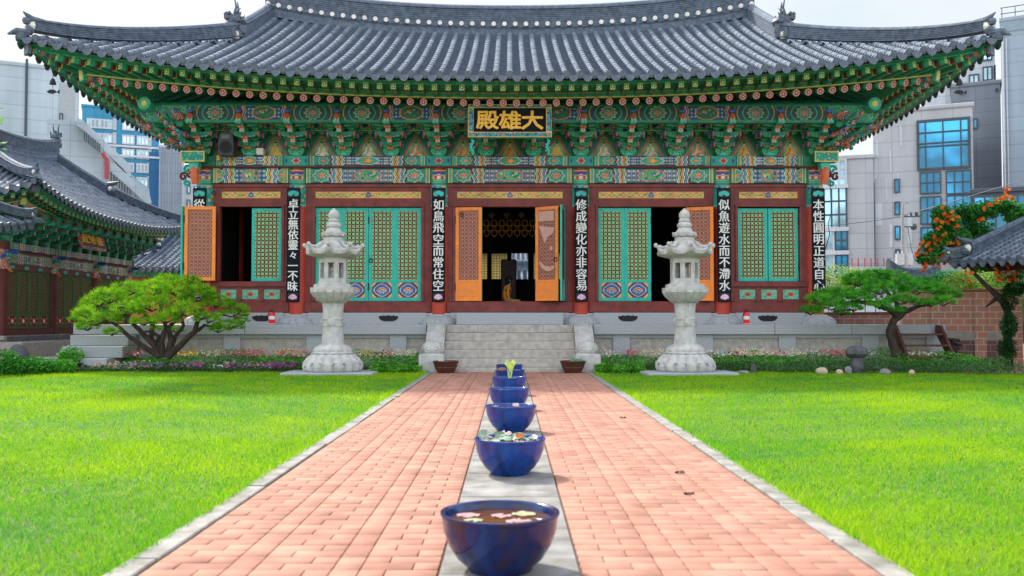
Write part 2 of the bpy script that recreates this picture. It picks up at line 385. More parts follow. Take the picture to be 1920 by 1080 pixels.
def roof_tiles(rf, side, fine=True):
    mb=MB(); A=rf.half(side)-.12; n=int(2*A/rf.pitch); n+= (n%2==1); pitch=2*A/n; r=.082*rf.pitch/.309
    TL_=.34 if fine else .8; ST=.135 if fine else .5
    for i in range(n+1):
        a=-A+i*pitch; L=rf.smax(side,a)
        if L<.15: L=.15
        m=max(1,int(round(L/TL_)))
        jx=random.uniform(-.006,.006)
        for j in range(m):
            s0=-.0+L*j/m; s1=L*(j+1)/m
            vs=[]
            for (sv,rr,hh) in((s0,r*1.05,.0),(s1+.015,r*.93,-.004)):
                for k in range(7):
                    th=PI*k/6; vs.append(rf.pt(side,a+jx+rr*math.cos(th),sv,.0+hh+rr*math.sin(th)*1.05,za=a))
            mb.add(vs,[(k,k+1,k+8,k+7) for k in range(6)]+([(0,1,2,3,4,5,6)] ),0)
        # end disc
        D,ze=rf.E(side,a); c0=Vector(rf.pt(side,a+jx,0,.02)); 
        o=(Vector(rf.pt(side,a,0,0))-Vector(rf.pt(side,a,.2,0))); o.z=0; o.normalize()
        if fine:
            mb.cyl(c0-o*.01,c0+o*.035,r*1.1,14,2); mb.cyl(c0+o*.03,c0+o*.045,r*.72,12,2)
        else: mb.cyl(c0-o*.01,c0+o*.035,r*1.1,8,2)
        if i==n: break
        # trough
        a0,a1=a+r*.8,a+pitch-r*.8; am=(a0+a1)/2; cs=[(a0,.035),(a0*.72+a1*.28,-.005),(a0*.28+a1*.72,-.005),(a1,.035)]
        L=min(rf.smax(side,a),rf.smax(side,a+pitch)) if not abs(am)<=rf.hg else rf.smax(side,am)
        L=max(L,.12); m=max(1,int(round(L/ST)))
        for j in range(m):
            s0=L*j/m; s1=L*(j+1)/m+.01
            vs=[rf.pt(side,aa,s0,hh+.030,za=am) for aa,hh in cs]+[rf.pt(side,aa,s1,hh-.008,za=am) for aa,hh in cs]+[rf.pt(side,aa,s0,hh-.01,za=am) for aa,hh in cs]
            mb.add(vs,[(k,k+1,k+5,k+4) for k in range(3)]+[(k,k+8,k+9,k+1) for k in range(3)],1)
        # drop tile at the eave
        w2=pitch/2-r*.55; vs=[];N=8
        base=Vector(rf.pt(side,am,0,0))
        for row,(dh,do) in enumerate(((0,.0),(0,.022))):
            for k in range(N+1):
                u=-1+2*k/N; top=.035*u*u+.01; bot=-.045-.10*rf.pitch/.309*math.cos(u*PI/2)**.8
                pa=Vector(rf.pt(side,am+u*w2,0,0,za=am)); pa.z=base.z
                vs.append(pa+o*do+Vector((0,0,top))); vs.append(pa+o*(do+.05)+Vector((0,0,bot)))
        fs=[]
        for k in range(N):
            q=2*k; fs.append((q,q+1,q+3,q+2)); q2=q+2*(N+1); fs.append((q2,q2+2,q2+3,q2+1)); fs.append((q+1,q2+1,q2+3,q+3))
        mb.add(vs,fs,2)
    return mb
def roof_deck(rf, sides, mb):
    for side in sides:
        A=rf.half(side); n=48; m=10
        for lay,h in((0,-.035),(1,-.10)):
            vs=[]
            for i in range(n+1):
                a=-A+2*A*i/n; L=max(rf.smax(side,a),.001)
                for j in range(m+1): vs.append(rf.pt(side,a,.04+(L-.04)*j/m if L>.04 else 0,h))
            mb.add(vs,[(i*(m+1)+j,(i+1)*(m+1)+j,(i+1)*(m+1)+j+1,i*(m+1)+j+1) for i in range(n) for j in range(m)],lay)
def ridge_profile(w,h,layers=7,cap=True):
    R_=[(w/2,0)]
    for k in range(layers):
        z0=h*k/layers; z1=h*(k+1)/layers; ww=w/2*(1-.12*k/layers)
        R_+= [(ww,z0+.002),(ww,z1-h/layers*.38),(ww-.018,z1-h/layers*.33),(ww-.018,z1)]
    if cap:
        r=w*.36
        R_+= [(w*.50,h),(w*.50,h+.015),(r,h+.02)]+[(r*math.cos(t),h+.02+r*math.sin(t)) for t in (PI/5,2*PI/5)]
    P=R_+[(-a,u) for a,u in R_[::-1]]
    return P
def dragon(parent,loc,rz,s=1.0,name='dragon_ornament'):
    """roof beast head with two horns"""
    mb=MB()
    mb.lathe([(.0,0),(.17,.0),(.2,.1),(.16,.22),(.17,.3)],10,(0,0,0),mod=lambda t,z,r:r*(1+.08*math.cos(3*t)))
    mb.sphere((-.02,0,.40),.17,10,sc=(1.05,.75,.9),jit=.12)
    mb.box(-.25,-.06,-.10,.10,.42,.53); mb.box(-.22,-.06,-.08,.08,.27,.345)      # jaws
    mb.sphere((-.23,0,.55),.06,8); mb.sphere((.12,0,.36),.13,8,jit=.5); mb.sphere((.13,0,.20),.14,8,jit=.5); mb.sphere((-.13,-.1,.54),.05,8); mb.sphere((-.13,.1,.54),.05,8)
    for k in range(4): mb.box(.10+.0*k,.2,-.03,.03,.25+.09*k,.31+.09*k,T=Matrix.Rotation(R(-12),4,'Y'))
    for sy in(-1,1):
        mb.tube([(-.02,sy*.07,.52),(.03,sy*.09,.68),(.0,sy*.11,.86)],[.034,.026,.012],6)
        mb.tube([(.02,sy*.08,.64),(.09,sy*.09,.72)],[.016,.006],5)
        mb.prism([(.02,.42),(.16,.56),(.13,.40),(.2,.36),(.05,.32)],sy*.12,sy*.15)
    me=mb.mesh(name,M_tiled,True,50)
    o=link(name,me,parent,loc,(0,0,rz)); o.scale=(s,s,s); return o
def build_roof(root, rf, fine_sides='f', coarse_sides='lrb', ridge_h=.42, dragons=True, white_row=True, label=None):
    mb=MB(); roof_deck(rf,'flrb',mb)
    hg=rf.hg
    # gable walls
    for sg in(-1,1):
        poly=[]
        for k in range(13):
            y=-(rf.hd)*(.98) + 2*rf.hd*.98*k/12
            a=abs(y); sd_=rf.E('f',hg)[0]-a; poly.append((y,rf.Z('f',hg,max(sd_,0))-.12))
        D,_=rf.E('r',0); zb=rf.Z('r',0,D-hg)-.15
        poly=[(y,z) for y,z in poly if z>zb]
        vs=[(sg*(hg-.12),poly[0][0],zb),(sg*(hg-.12),poly[-1][0],zb)]+[(sg*(hg-.12),y,z) for y,z in poly[::-1]]
        mb.add(vs,[tuple(range(len(vs)))],2)
    roof=mb.build('roof',[M_tile2,D_soff,M_redd],root,True)
    for side in fine_sides:
        roof_tiles(rf,side).build('roof_tiles',[M_tile,M_tile2,M_tiled],roof,True,ang=50)
    for side in coarse_sides:
        roof_tiles(rf,side,False).build('roof_tiles',[M_tile,M_tile2,M_tiled],roof,True,ang=50)
    # main ridge
    k=rf.k
    rw=.42*k; h=ridge_h
    path=[(x,0,rf.zr(x)-.02+.10*abs(x/hg)**4) for x in np.linspace(-hg-.1,hg+.1,40)]
    mb=MB()
    base=[(rw*.62,-.12),(rw*.62,.06*k),(rw*.5,.10*k),(rw*.5,.30*k),(-rw*.5,.30*k),(-rw*.5,.10*k),(-rw*.62,.06*k),(-rw*.62,-.12)]
    mb.sweep(path,base,0)
    mb.sweep([(x,y,z+.29*k) for x,y,z in path],ridge_profile(rw,h,7),0)
    n=int(2*hg/rf.pitch)
    if white_row:
        for i in range(n+1):
            x=-hg+2*hg*i/n; z=rf.zr(x)+.10*abs(x/hg)**4
            for sy in(-1,1):
                mb.cyl((x,sy*rw*.30,z+.205*k),(x,sy*rw*.72,z+.205*k),.066*k,10,1)
                if i<n and sy<0:
                    x1=x+2*hg/n; pts=[(x+(x1-x)*t/6,sy*rw*.66,z+.17*k-.055*k*math.sin(PI*t/6)) for t in range(7)]
                    mb.tube(pts,.02*k,5,0)
    mb.build('main_ridge',[M_rdg,M_plaster],roof,True,ang=30)
    # gable ridges and hip ridges
    for sx in(-1,1):
        for sy in(-1,1):
            side='f' if sy<0 else 'b'
            dcor=rf.hd+rf.b; sj=rf.hw+rf.b-hg
            yj=-(rf.E('f',hg)[0]-sj)
            def S(x,y):                  # height on the front slope at |x|,y<0
                D,_=rf.E('f',x); return rf.Z('f',x,D+y)
            path=[]
            for t in np.linspace(0,1,14):
                y=yj*t; path.append((sx*hg,-sy*y if sy>0 else y,S(hg,y)+.0+.05*t))
            path=[(p[0],(-abs(p[1]) if sy<0 else abs(p[1])),p[2]) for p in path]
            mb=MB(); mb.sweep([(p[0],p[1],p[2]-.04) for p in path],ridge_profile(.30*k,.36*k,6),0)
            mb.build('gable_ridge',M_rdg,roof,True,ang=30)
            hp=[]
            for t in np.linspace(0,.93,16):
                x=hg+(rf.hw+rf.b-hg)*t; y=yj-(dcor+yj)*t
                z=S(x,max(y,-(rf.E('f',x)[0])))+.06; z+= .12*k*t**6
                hp.append((sx*x,sy*abs(y),z))
            ups=[1-.28*(i/15) for i in range(16)]
            mb=MB(); mb.sweep(hp,ridge_profile(.27*k,.30*k,6),0,ups=ups)
            p1=Vector(hp[-1]); p0=Vector(hp[-2]); d=(p1-p0); d.z=0; d.normalize(); d3=(p1-p0).normalized()
            # upturned tip of the ridge, plaster plug and end tile
            ztop=.30*k*.72
            mb.tube([p1+Vector((0,0,ztop))-d*.25*k,p1+Vector((0,0,ztop+.04*k))+d*.04*k,p1+Vector((0,0,ztop+.17*k))+d*.22*k],[.10*k,.085*k,.015*k],8,0)
            mb.sphere(p1+Vector((0,0,ztop*.5)),.12*k,8,1); mb.cyl(p1+d*.02,p1+d*.16*k+Vector((0,0,.02)),.10*k,10,0)
            mb.sphere(p1+d*.15*k+Vector((0,0,.2*k)),.09*k,8,0)
            mb.tube([p1+d*.1*k-Vector((0,0,.07*k)),p1+d*.36*k-Vector((0,0,.07*k)),p1+d*.52*k-Vector((0,0,.17*k))],[.11*k,.085*k,.02*k],8,0)
            mb.build('hip_ridge',[M_rdg,M_plaster],roof,True,ang=40)
            if not dragons and sy<0:
                pj=Vector(path[-1]); mb=MB(); mb.sphere(pj+Vector((0,-.10*k,.22*k)),.15*k,10,1,sc=(1,.7,1)); mb.tube([pj+Vector((0,0,.42*k)),pj+Vector((0,-.25*k,.46*k)),pj+Vector((0,-.50*k,.56*k))],[.12*k,.10*k,.02*k],8,0); mb.sphere(pj+Vector((0,-.2*k,.12*k)),.13*k,8,0); mb.build('ridge_end_plaster',[M_tiled,M_plaster],roof,True)
            if dragons and sy<0:
                mb2=Vector((sx*(hg+.06),sy*abs(yj)-.02*sy,S(hg,yj)+.06))
                o=dragon(roof,mb2,0 if sx<0 else PI,1.12*k)
                mb=MB(); mb.sphere((0,0,.12*k),.15*k,10,0,sc=(1,1,1)); mb.cyl((0,-.16*k,.02),(0,-.16*k,.26*k),.06,8,1)
                mb.build('ridge_end_plaster',[M_plaster,M_tiled],roof,True,loc=mb2-Vector((0,.08*k,.06)))
    return roof

def rafter_mesh(L=2.4,r=.078):
    mb=MB()
    mb.cyl((0,.02,0),(0,.14,0),r*1.01,12,2); mb.cyl((0,.14,0),(0,.19,0),r*1.01,12,3); mb.cyl((0,.19,0),(0,.30,0),r*1.01,12,4); mb.cyl((0,.30,0),(0,.34,0),r*1.01,12,5)
    mb.cyl((0,.34,0),(0,L,0),r,12,0)
    mb.cyl((0,.0,0),(0,.02,0),r*1.02,16,1)
    for k in range(6):
        t=k*PI/3; mb.cyl((r*.6*math.cos(t),-.006,r*.6*math.sin(t)),(r*.6*math.cos(t),.004,r*.6*math.sin(t)),r*.24,6,6)
    mb.cyl((0,-.006,0),(0,.004,0),r*.38,8,6); mb.cyl((0,-.01,0),(0,.004,0),r*.2,8,7)
    return mb.mesh('rafter',[M_green,M_pink,M_green2,M_green,M_redd,M_yel,M_rdp,M_wht],True)
def fly_mesh(L=.95,w=.055,h=.06):
    mb=MB()
    mb.box(-w,w,.015,.12,-h,h,2); mb.box(-w,w,.12,.16,-h,h,3); mb.box(-w,w,.16,.25,-h,h,4); mb.box(-w,w,.25,.28,-h,h,5); mb.box(-w,w,.28,L,-h,h,0)
    mb.box(-w*1.05,w*1.05,0,.015,-h*1.05,h*1.05,1); mb.box(-w*.72,w*.72,-.004,.01,-h*.72,h*.72,2); mb.cyl((0,-.008,0),(0,.01,0),w*.35,8,7)
    return mb.mesh('flying_rafter',[M_green,M_yel,M_green2,M_green,M_redd,M_yel,M_rdp,M_wht])
def eaves(root, rf, nf, ns, sides='flr', wall_hd=4.0, wall_hw=7.53, cap=100, slope=.38, side_keep=18):
    """round rafters, flying rafters, boards between them and corner beams"""
    k=rf.k
    RM=rafter_mesh(2.4*k,.078*k); FM=fly_mesh(.95*k,.055*k,.06*k)
    RI,BI=1.05*k,.36*k
    def RC(side,q): return rf.curve(side,q,RI,-.35*k,.56,2.0)
    def BC(side,q): return rf.curve(side,q,BI,-.165*k,.80,2.2)
    rest=[]
    for side in sides:
        n=nf if side in 'fb' else ns
        inw={'f':Vector((0,1,0)),'b':Vector((0,-1,0)),'r':Vector((-1,0,0)),'l':Vector((1,0,0))}[side]
        for i in range(n):
            q=(-1+2*(i+.5)/n)*.985
            e=RC(side,q); aq=abs(q)
            tgt=e+inw*2.4*k+Vector((0,0,2.4*k*slope))
            if aq>.62:
                # fan towards the inner corner
                cx=(wall_hw-.9*k)*(1 if (e.x>0) else -1); cy=(wall_hd-.9*k)*(1 if e.y>0 else -1)
                org=Vector((cx,cy,e.z+2.9*k*slope)); t=min(1,(aq-.62)/.34); 
                dir1=(tgt-e).normalized(); dir2=(org-e).normalized(); dr=dir1.lerp(dir2,t).normalized()
            else: dr=(tgt-e).normalized()
            b=BC(side,q); db=(e+Vector((0,0,.165*k))-b); Lb=db.length; db.normalize()
            near=(side=='f') or (side in 'lr' and e.y<0)
            if near:
                for me,p,dd in((RM,e,dr),(FM,b,db)):
                    o=link('rafter' if me is RM else 'flying_rafter',me,root,p); o.rotation_mode='QUATERNION'; o.rotation_quaternion=dd.to_track_quat('Y','Z')
            else: rest.append((e,dr,b,db))
        # boards
        mb=MB(); N=40; vs=[]
        qs=[-1+2*i/N for i in range(N+1)]
        rows=[]
        for q in qs:
            D=None
            e=RC(side,q); b=BC(side,q); tip=rf.curve(side,q,.06*k,-.085*k,1.0,rf.p)
            inn=e+inw*2.4*k+Vector((0,0,2.4*k*slope))
            inn.x=max(-abs(wall_hw-.3),min(abs(wall_hw-.3),inn.x)) if side in 'fb' else inn.x
            if side in 'lr': inn.y=max(-abs(wall_hd-.3),min(abs(wall_hd-.3),inn.y))
            rows.append((inn+Vector((0,0,.085*k)),e+inw*-.03+Vector((0,0,.085*k)),e+inw*-.03+Vector((0,0,.215*k)),b+Vector((0,0,.065*k)),tip))
        for i in range(N):
            for j in (0,2,3):
                a0,a1=rows[i][j],rows[i][j+1]; b0,b1=rows[i+1][j],rows[i+1][j+1]; mb.add([a0,b0,b1,a1],[(0,1,2,3)],0)
        mb.build('eave_boards',[D_soff],root)
        mb=MB()
        # yellow-green fascia above the round rafter ends, and one above the flying rafters
        pth=[r_[1]+Vector((0,0,.065*k)) for r_ in rows]; mb.sweep(pth,[(-.035,-.055*k),(.035,-.055*k),(.035,.055*k),(-.035,.055*k)],0)
        mb.sweep([p+Vector((0,0,.058*k)) for p in pth],[(-.042,-.012),(.042,-.012),(.042,.012),(-.042,.012)],1)
        mb.sweep([p-Vector((0,0,.05*k)) for p in pth],[(-.042,-.010),(.042,-.010),(.042,.010),(-.042,.010)],1)
        pth=[r_[3]+Vector((0,0,.03*k)) for r_ in rows]; mb.sweep(pth,[(-.03,-.035*k),(.03,-.035*k),(.03,.05*k),(-.03,.05*k)],0)
        mb.build('eave_fascia',[M_green2,M_yel],root)
    if rest:
        mb=MB()
        for e,dr,b,db in rest:
            mb.cyl(e,e+dr*2.4*k,.078*k,8,0); mb.cyl(e-dr*.01,e+dr*.01,.079*k,8,1)
            mb.cyl(b,b+db*.9*k,.06*k,4,0)
        tag(mb.build('rear_rafters',[M_green,M_pink],root),kind='stuff')
    # corner beams
    for sx in(-1,1):
        for sy in(-1,1):
            if sy>0 and 'b' not in sides and not('l' in sides): continue
            side='f' if sy<0 else 'b'
            def cn(ins,dz,lf): return Vector((sx*(rf.hw+rf.b-ins),sy*(rf.hd+rf.b-ins),rf.ze+dz+rf.lift*lf))
            inner=Vector((sx*(wall_hw-.5*k),sy*(wall_hd-.5*k),rf.ze+.65*k))
            mb=MB(); 
            def beam(p0,p1,w,h,mi):
                d=(p1-p0); T=Matrix.Translation(p0)@d.to_track_quat('Y','Z').to_matrix().to_4x4(); L=d.length
                mb.bbox(-w/2,w/2,0,L,-h/2,h/2,.01,mi,T=T); mb.box(-w*.55,w*.55,L*.0-.03,.0,-h*.55,h*.55,2,T=T)
                mb.box(-w*.42,w*.42,-.035,-.03,-h*.42,h*.42,1,T=T)
                for q,m_ in ((.10,3),(.2,4),(.28,3)): mb.box(-w*.515,w*.515,q,q+.06,-h*.52,h*.52,m_,T=T)
            beam(cn(1.0*k,-.30*k,.62),inner,.20*k,.26*k,0)
            beam(cn(.30*k,-.06*k,.80),cn(1.9*k,.10*k,.5),.17*k,.20*k,0)
            # iron-grey cap at the very tip
            p=cn(.2*k,-.06*k,.86); dd=Vector((sx,sy,0)).normalized(); T=Matrix.Translation(p)@dd.to_track_quat('Y','Z').to_matrix().to_4x4()
            mb.bbox(-.13*k,.13*k,-.02,.06*k,-.20*k,.16*k,.01,5,T=T)
            mb.build('corner_beam',[D_brk,M_yel,M_green2,M_str2,M_blu,M_tiled],root)
# ================================================================== MAIN HALL
YC=27.3; YF=-4.0
hall=empty('temple_hall',(0,YC,0),0,'large green-eaved wooden temple hall with a sweeping grey tiled roof facing the brick path','temple hall')
rf=Roof(10.24,6.75,.41,7.0,6.50,.77,2.7,3.0,.5,.309)
roof=build_roof(hall,rf,'f','lrb',.40)
eaves(hall,rf,64,40,'flrb',4.0,7.53)
COLX=[-7.53,-5.24,-1.745,1.745,5.24,7.53]
# outer purlins with round ends
mb=MB()
mb.cyl((-8.75,YF-1.0,6.20),(8.75,YF-1.0,6.20),.13,14,0)
for sx in(-1,1): 
    mb.cyl((sx*8.53,-5.15,6.20),(sx*8.53,4.6,6.20),.13,14,0)
    mb.cyl((sx*8.53,-5.42,6.20),(sx*8.53,-5.15,6.20),.16,18,1)
    for r_,m_ in((.162,2),(.14,1),(.07,3)): mb.cyl((sx*8.53,-5.43-(.17-r_)*.05,6.20),(sx*8.53,-5.40,6.20),r_,18,m_)
mb.build('purlin',[M_green,M_green2,M_green,M_yel],hall,True)
# frieze under the purlin
def frieze_cv(w,h,v):
    c=Cv(w,h,.012,(.008,.11,.05)); c.rect(-w/2,w/2,0,.02,G2); c.rect(-w/2,w/2,h-.02,h,G2)
    if v: 
        c.rect(-.42,.42,.03,h-.03,BL)
        gx=(c.X/.09);gz=((c.Z-h/2)/.09);fx=gx-np.round(gx);fz=gz-np.round(gz);q=np.hypot(fx,fz); mk=(abs(c.X)<.4)&(c.Z>.04)&(c.Z<h-.04); c.f(mk&(q<.3),TL2);c.f(mk&(q<.14),WH)
        for f_,cc in((1,OR),(.93,YE),(.86,G1)): c.ell(0,h/2,.30*f_,h*.47*f_,cc)
        r2=np.random.default_rng(3)
        for k in range(12): c.lobe(r2.uniform(-.2,.2),h/2+r2.uniform(-.08,.08),r2.uniform(.015,.03),3,[BL,OR,G2,WH,YE][k%5],.3,r2.uniform(0,6))
        for sg in(-1,1): c.bands(sg*.43,sg,[YE,BL,WH,OR,RD,DK],.025)
    else:
        c.flower(0,h/2,.20,rz=h*.48,n=10)
        for sg in(-1,1):
            for k in range(4):
                x0=sg*(.26+.07*k); q=np.hypot(c.X-sg*.05,(c.Z-h/2)*1.3); c.f((abs(q-(.26+.07*k))<.012)&(c.X*sg>.1),[TL2,BL,YE,G2][k])
    return c
SPX=[-7.53,-6.385,-5.24,-4.075,-2.91,-1.745,-.5817,.5817,1.745,2.91,4.075,5.24,6.385,7.53]
FCV=[frieze_cv(1.165,.36,v) for v in(0,1)]
for c_ in FCV: c_.C*=.6  # shade of the deep eave is put into the frieze colours
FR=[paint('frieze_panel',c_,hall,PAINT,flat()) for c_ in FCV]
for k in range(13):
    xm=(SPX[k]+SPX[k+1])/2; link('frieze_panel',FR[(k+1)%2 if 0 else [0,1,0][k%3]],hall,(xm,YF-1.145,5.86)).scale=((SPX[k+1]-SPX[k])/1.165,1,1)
mb=MB(); mb.box(-8.6,8.6,YF-1.14,YF-1.02,5.84,6.22,0); mb.box(-8.6,8.6,YF-1.15,YF-1.0,5.81,5.855,2)
mb.box(-7.7,7.7,YF-.02,YF+.08,5.1,6.6,0)
for sx in(-1,1): mb.box(sx*8.6-.06,sx*8.6+.06,-5.0,5.0,5.84,6.22,0); mb.box(sx*7.53-.05,sx*7.53+.05,-3.9,4,4.9,6.6,0)
mb.build('frieze_beam',[D_brk,M_green2,M_green],hall)

# ---- bracket sets
def bracket(front_head=True):
    mb=MB()
    # capital block
    mb.prism([(-.12,0),(.12,0),(.19,.10),(.19,.19),(-.19,.19),(-.19,.10)],-.26,.1,0)
    mb.box(-.19,.19,-.265,-.26,.10,.19,1); mb.box(-.175,.175,-.268,-.264,.115,.178,0)
    mb.prism([(-.085,.02),(.085,.02),(.06,.085),(-.06,.085)],-.272,-.262,5)
    for k in range(3):
        y=-.30*k; z=.19+.20*k
        # cross arm with curved belly
        for (yy,ww) in((y-.02,(.25,.34,.47)[k]),(y-.30,(.21,.30,.42)[k])):
            P=[(-ww,z+.14),(-ww,z+.08),(-ww*.82,z+.025),(-ww*.5,z),(ww*.5,z),(ww*.82,z+.025),(ww,z+.08),(ww,z+.14)]
            mb.prism(P,yy-.045,yy+.045,0)
            mb.prism([(-ww*.9,z+.125),(-ww*.9,z+.108),(ww*.9,z+.108),(ww*.9,z+.125)],yy-.049,yy-.044,1)
            for sx in(-1,0,1):       # small bearing blocks
                cx=sx*(ww-.05); zz=z+.14
                mb.prism([(cx-.045,zz),(cx+.045,zz),(cx+.075,zz+.045),(cx+.075,zz+.09),(cx-.075,zz+.09),(cx-.075,zz+.045)],yy-.075,yy+.07,6 if sx else 0)
                mb.box(cx-.077,cx+.077,yy-.08,yy-.075,zz+.045,zz+.055,1); mb.box(cx-.074,cx+.074,yy-.079,yy-.075,zz+.056,zz+.088,1 if sx else 0)
            for sx in(-1,1):
                mb.prism([(sx*(ww+.035),z+.04),(sx*(ww+.006),z+.02),(sx*(ww+.006),z+.15),(sx*(ww+.035),z+.15)],yy-.05,yy+.05,4)
                mb.prism([(sx*(ww+.062),z+.06),(sx*(ww+.037),z+.04),(sx*(ww+.037),z+.15),(sx*(ww+.062),z+.15)],yy-.05,yy+.05,3)
        # projecting arm with a rising tongue
        T=Matrix(((0,1,0,0),(1,0,0,0),(0,0,1,0),(0,0,0,1)))
        P=[(.1,z),(.1,z+.13),(y-.36,z+.13),(y-.56,z+.20),(y-.60,z+.17),(y-.50,z+.06),(y-.34,z)]
        mb.prism(P,-.05,.05,2,T=T)
        mb.box(-.062,.062,y-.625,y-.60,z+.07,z+.215,1); mb.box(-.045,.045,y-.631,y-.625,z+.085,z+.2,7); mb.box(-.025,.025,y-.634,y-.631,z+.10,z+.13,4); mb.box(-.03,.03,y-.634,y-.631,z+.16,z+.175,3)
        for sx in(-1,1): mb.sphere((sx*.038,y-.42,z-.02),.042,7,4,sc=(1,.6,.8)); 
    # orange beam head under the purlin
    mb.sphere((0,-1.19,.78),.085,9,8,sc=(.9,1,1)); mb.box(-.06,.06,-1.24,-1.1,.86,.92,3); mb.tube([(0,-1.1,.68),(0,-1.22,.66),(0,-1.3,.60)],[.05,.045,.015],7,4)
    mb.tube([(0,-1.02,.80),(0,-1.19,.82)],[.06,.05],8,3); mb.box(-.07,.07,-1.28,-1.0,.60,.68,5)
    return mb.mesh('bracket_set',[D_brk,M_green2,D_brk2,M_blu,M_str2,M_turq,M_green,M_pink,mat('vermilion_head',(.42,.07,.02),.6,.2,9)])
BRK=bracket()
for x in SPX: link('bracket_set',BRK,hall,(x,YF-.02,5.17))
for sx in(-1,1):
    for y in(-2.67,-1.33,0,1.33,2.67): link('bracket_set',BRK,hall,(sx*7.55,y,5.17),(0,0,sx*PI/2))
    link('bracket_set',BRK,hall,(sx*7.55,YF,5.17),(0,0,sx*PI/4)); link('bracket_set',BRK,hall,(sx*7.56,YF,5.17),(0,0,sx*PI/2))
    # corner brackets: carved tongues with red and teal scrolls, and the round stone-red post head
    mb=MB()
    for k in range(3):
        for j in range(3):
            a=PI/4*(.45+.55*j); L=.75+.28*k; d=Vector((sx*math.sin(a),-math.cos(a),0))
            p=Vector((sx*7.55,YF,5.42+.20*k)); mb.tube([p,p+d*L,p+d*(L+.22)+Vector((0,0,.10)),p+d*(L+.30)+Vector((0,0,.22))],[.07,.07,.055,.02],7,[0,1,2][(j+k)%3])
            mb.sphere(p+d*(L+.12)-Vector((0,0,.05)),.06,7,1)
    for j in range(3):
        a=PI/4*(.2+.4*j); d=Vector((sx*math.sin(a),-math.cos(a),0)); p=Vector((sx*7.6,YF,5.95))
        mb.tube([p+d*.9,p+d*1.25,p+d*1.5+Vector((0,0,.06))],[.11,.12,.04],8,1); mb.tube([p+d*.7,p+d*1.2-Vector((0,0,.16))],[.12,.10],8,3); mb.cyl(p+d*1.22-Vector((0,0,.03)),p+d*1.28-Vector((0,0,.03)),.09,8,4)
    mb.build('corner_bracket',[D_brk2,D_str,D_brk,M_green,M_redd],hall,True)
    # painted block and scroll at the beam crossing
    mb=MB(); x=sx*7.66
    mb.bbox(x-.28,x+.28,YF-.62,YF-.30,4.98,5.22,.01,0); mb.box(x-.29,x+.29,YF-.625,YF-.62,4.97,5.23,1); mb.box(x-.26,x+.26,YF-.63,YF-.625,5.0,5.2,5)
    mb.prism([(x-.13,4.98),(x+.13,4.98),(x+.10,4.82),(x-.10,4.82)],YF-.55,YF-.3,2)
    mb.tube([(x,YF-.45,4.84),(x-.01*sx,YF-.5,4.62),(x-.03*sx,YF-.46,4.45)],[.12,.10,.09],8,3)
    for q,(dx,dz,rr) in enumerate(((.30,4.86,.11),(.38,4.68,.10),(.28,4.53,.09),(.20,4.75,.10))):
        c=(x+sx*dx,YF-.12,dz); pts=[(c[0]+rr*(1-t/14)*math.cos(t*.62+q),c[1],c[2]+rr*(1-t/14)*math.sin(t*.62+q)) for t in range(13)]
        mb.tube(pts,[.035]*11+[.025,.015],6,[2,4,2,4][q])
    mb.build('beam_end_carving',[M_green,M_yel,M_turq,M_str2,M_redd,D_brk2],hall,True)
# continuous tier beams with small flared bearing blocks fill the space between the sets
for (yy,z0,z1) in((-.30,.60,.70),(-.58,.76,.86),(-.84,.90,.98)):
    mb=MB(); W=7.60-yy*.95; mb.box(-W,W,YF+yy-.055,YF+yy+.045,5.17+z0,5.17+z1,0); mb.box(-W,W,YF+yy-.060,YF+yy-.055,5.17+z0+.004,5.17+z0+.018,2)
    mb.build('tier_beam',[D_brk2,M_green2,M_yel],hall)
    mb=MB(); n=int(2*W/.233)
    for i in range(n+1):
        cx=-W+2*W*i/n; zz=5.17+z0-.085; mb.prism([(cx-.04,zz),(cx+.04,zz),(cx+.068,zz+.04),(cx+.068,zz+.084),(cx-.068,zz+.084),(cx-.068,zz+.04)],YF+yy-.07,YF+yy+.05,i%2); mb.box(cx-.07,cx+.07,YF+yy-.075,YF+yy-.07,zz+.042,zz+.052,2)
    tag(mb.build('bearing_blocks',[M_green,D_brk,M_green2],hall),kind='stuff')
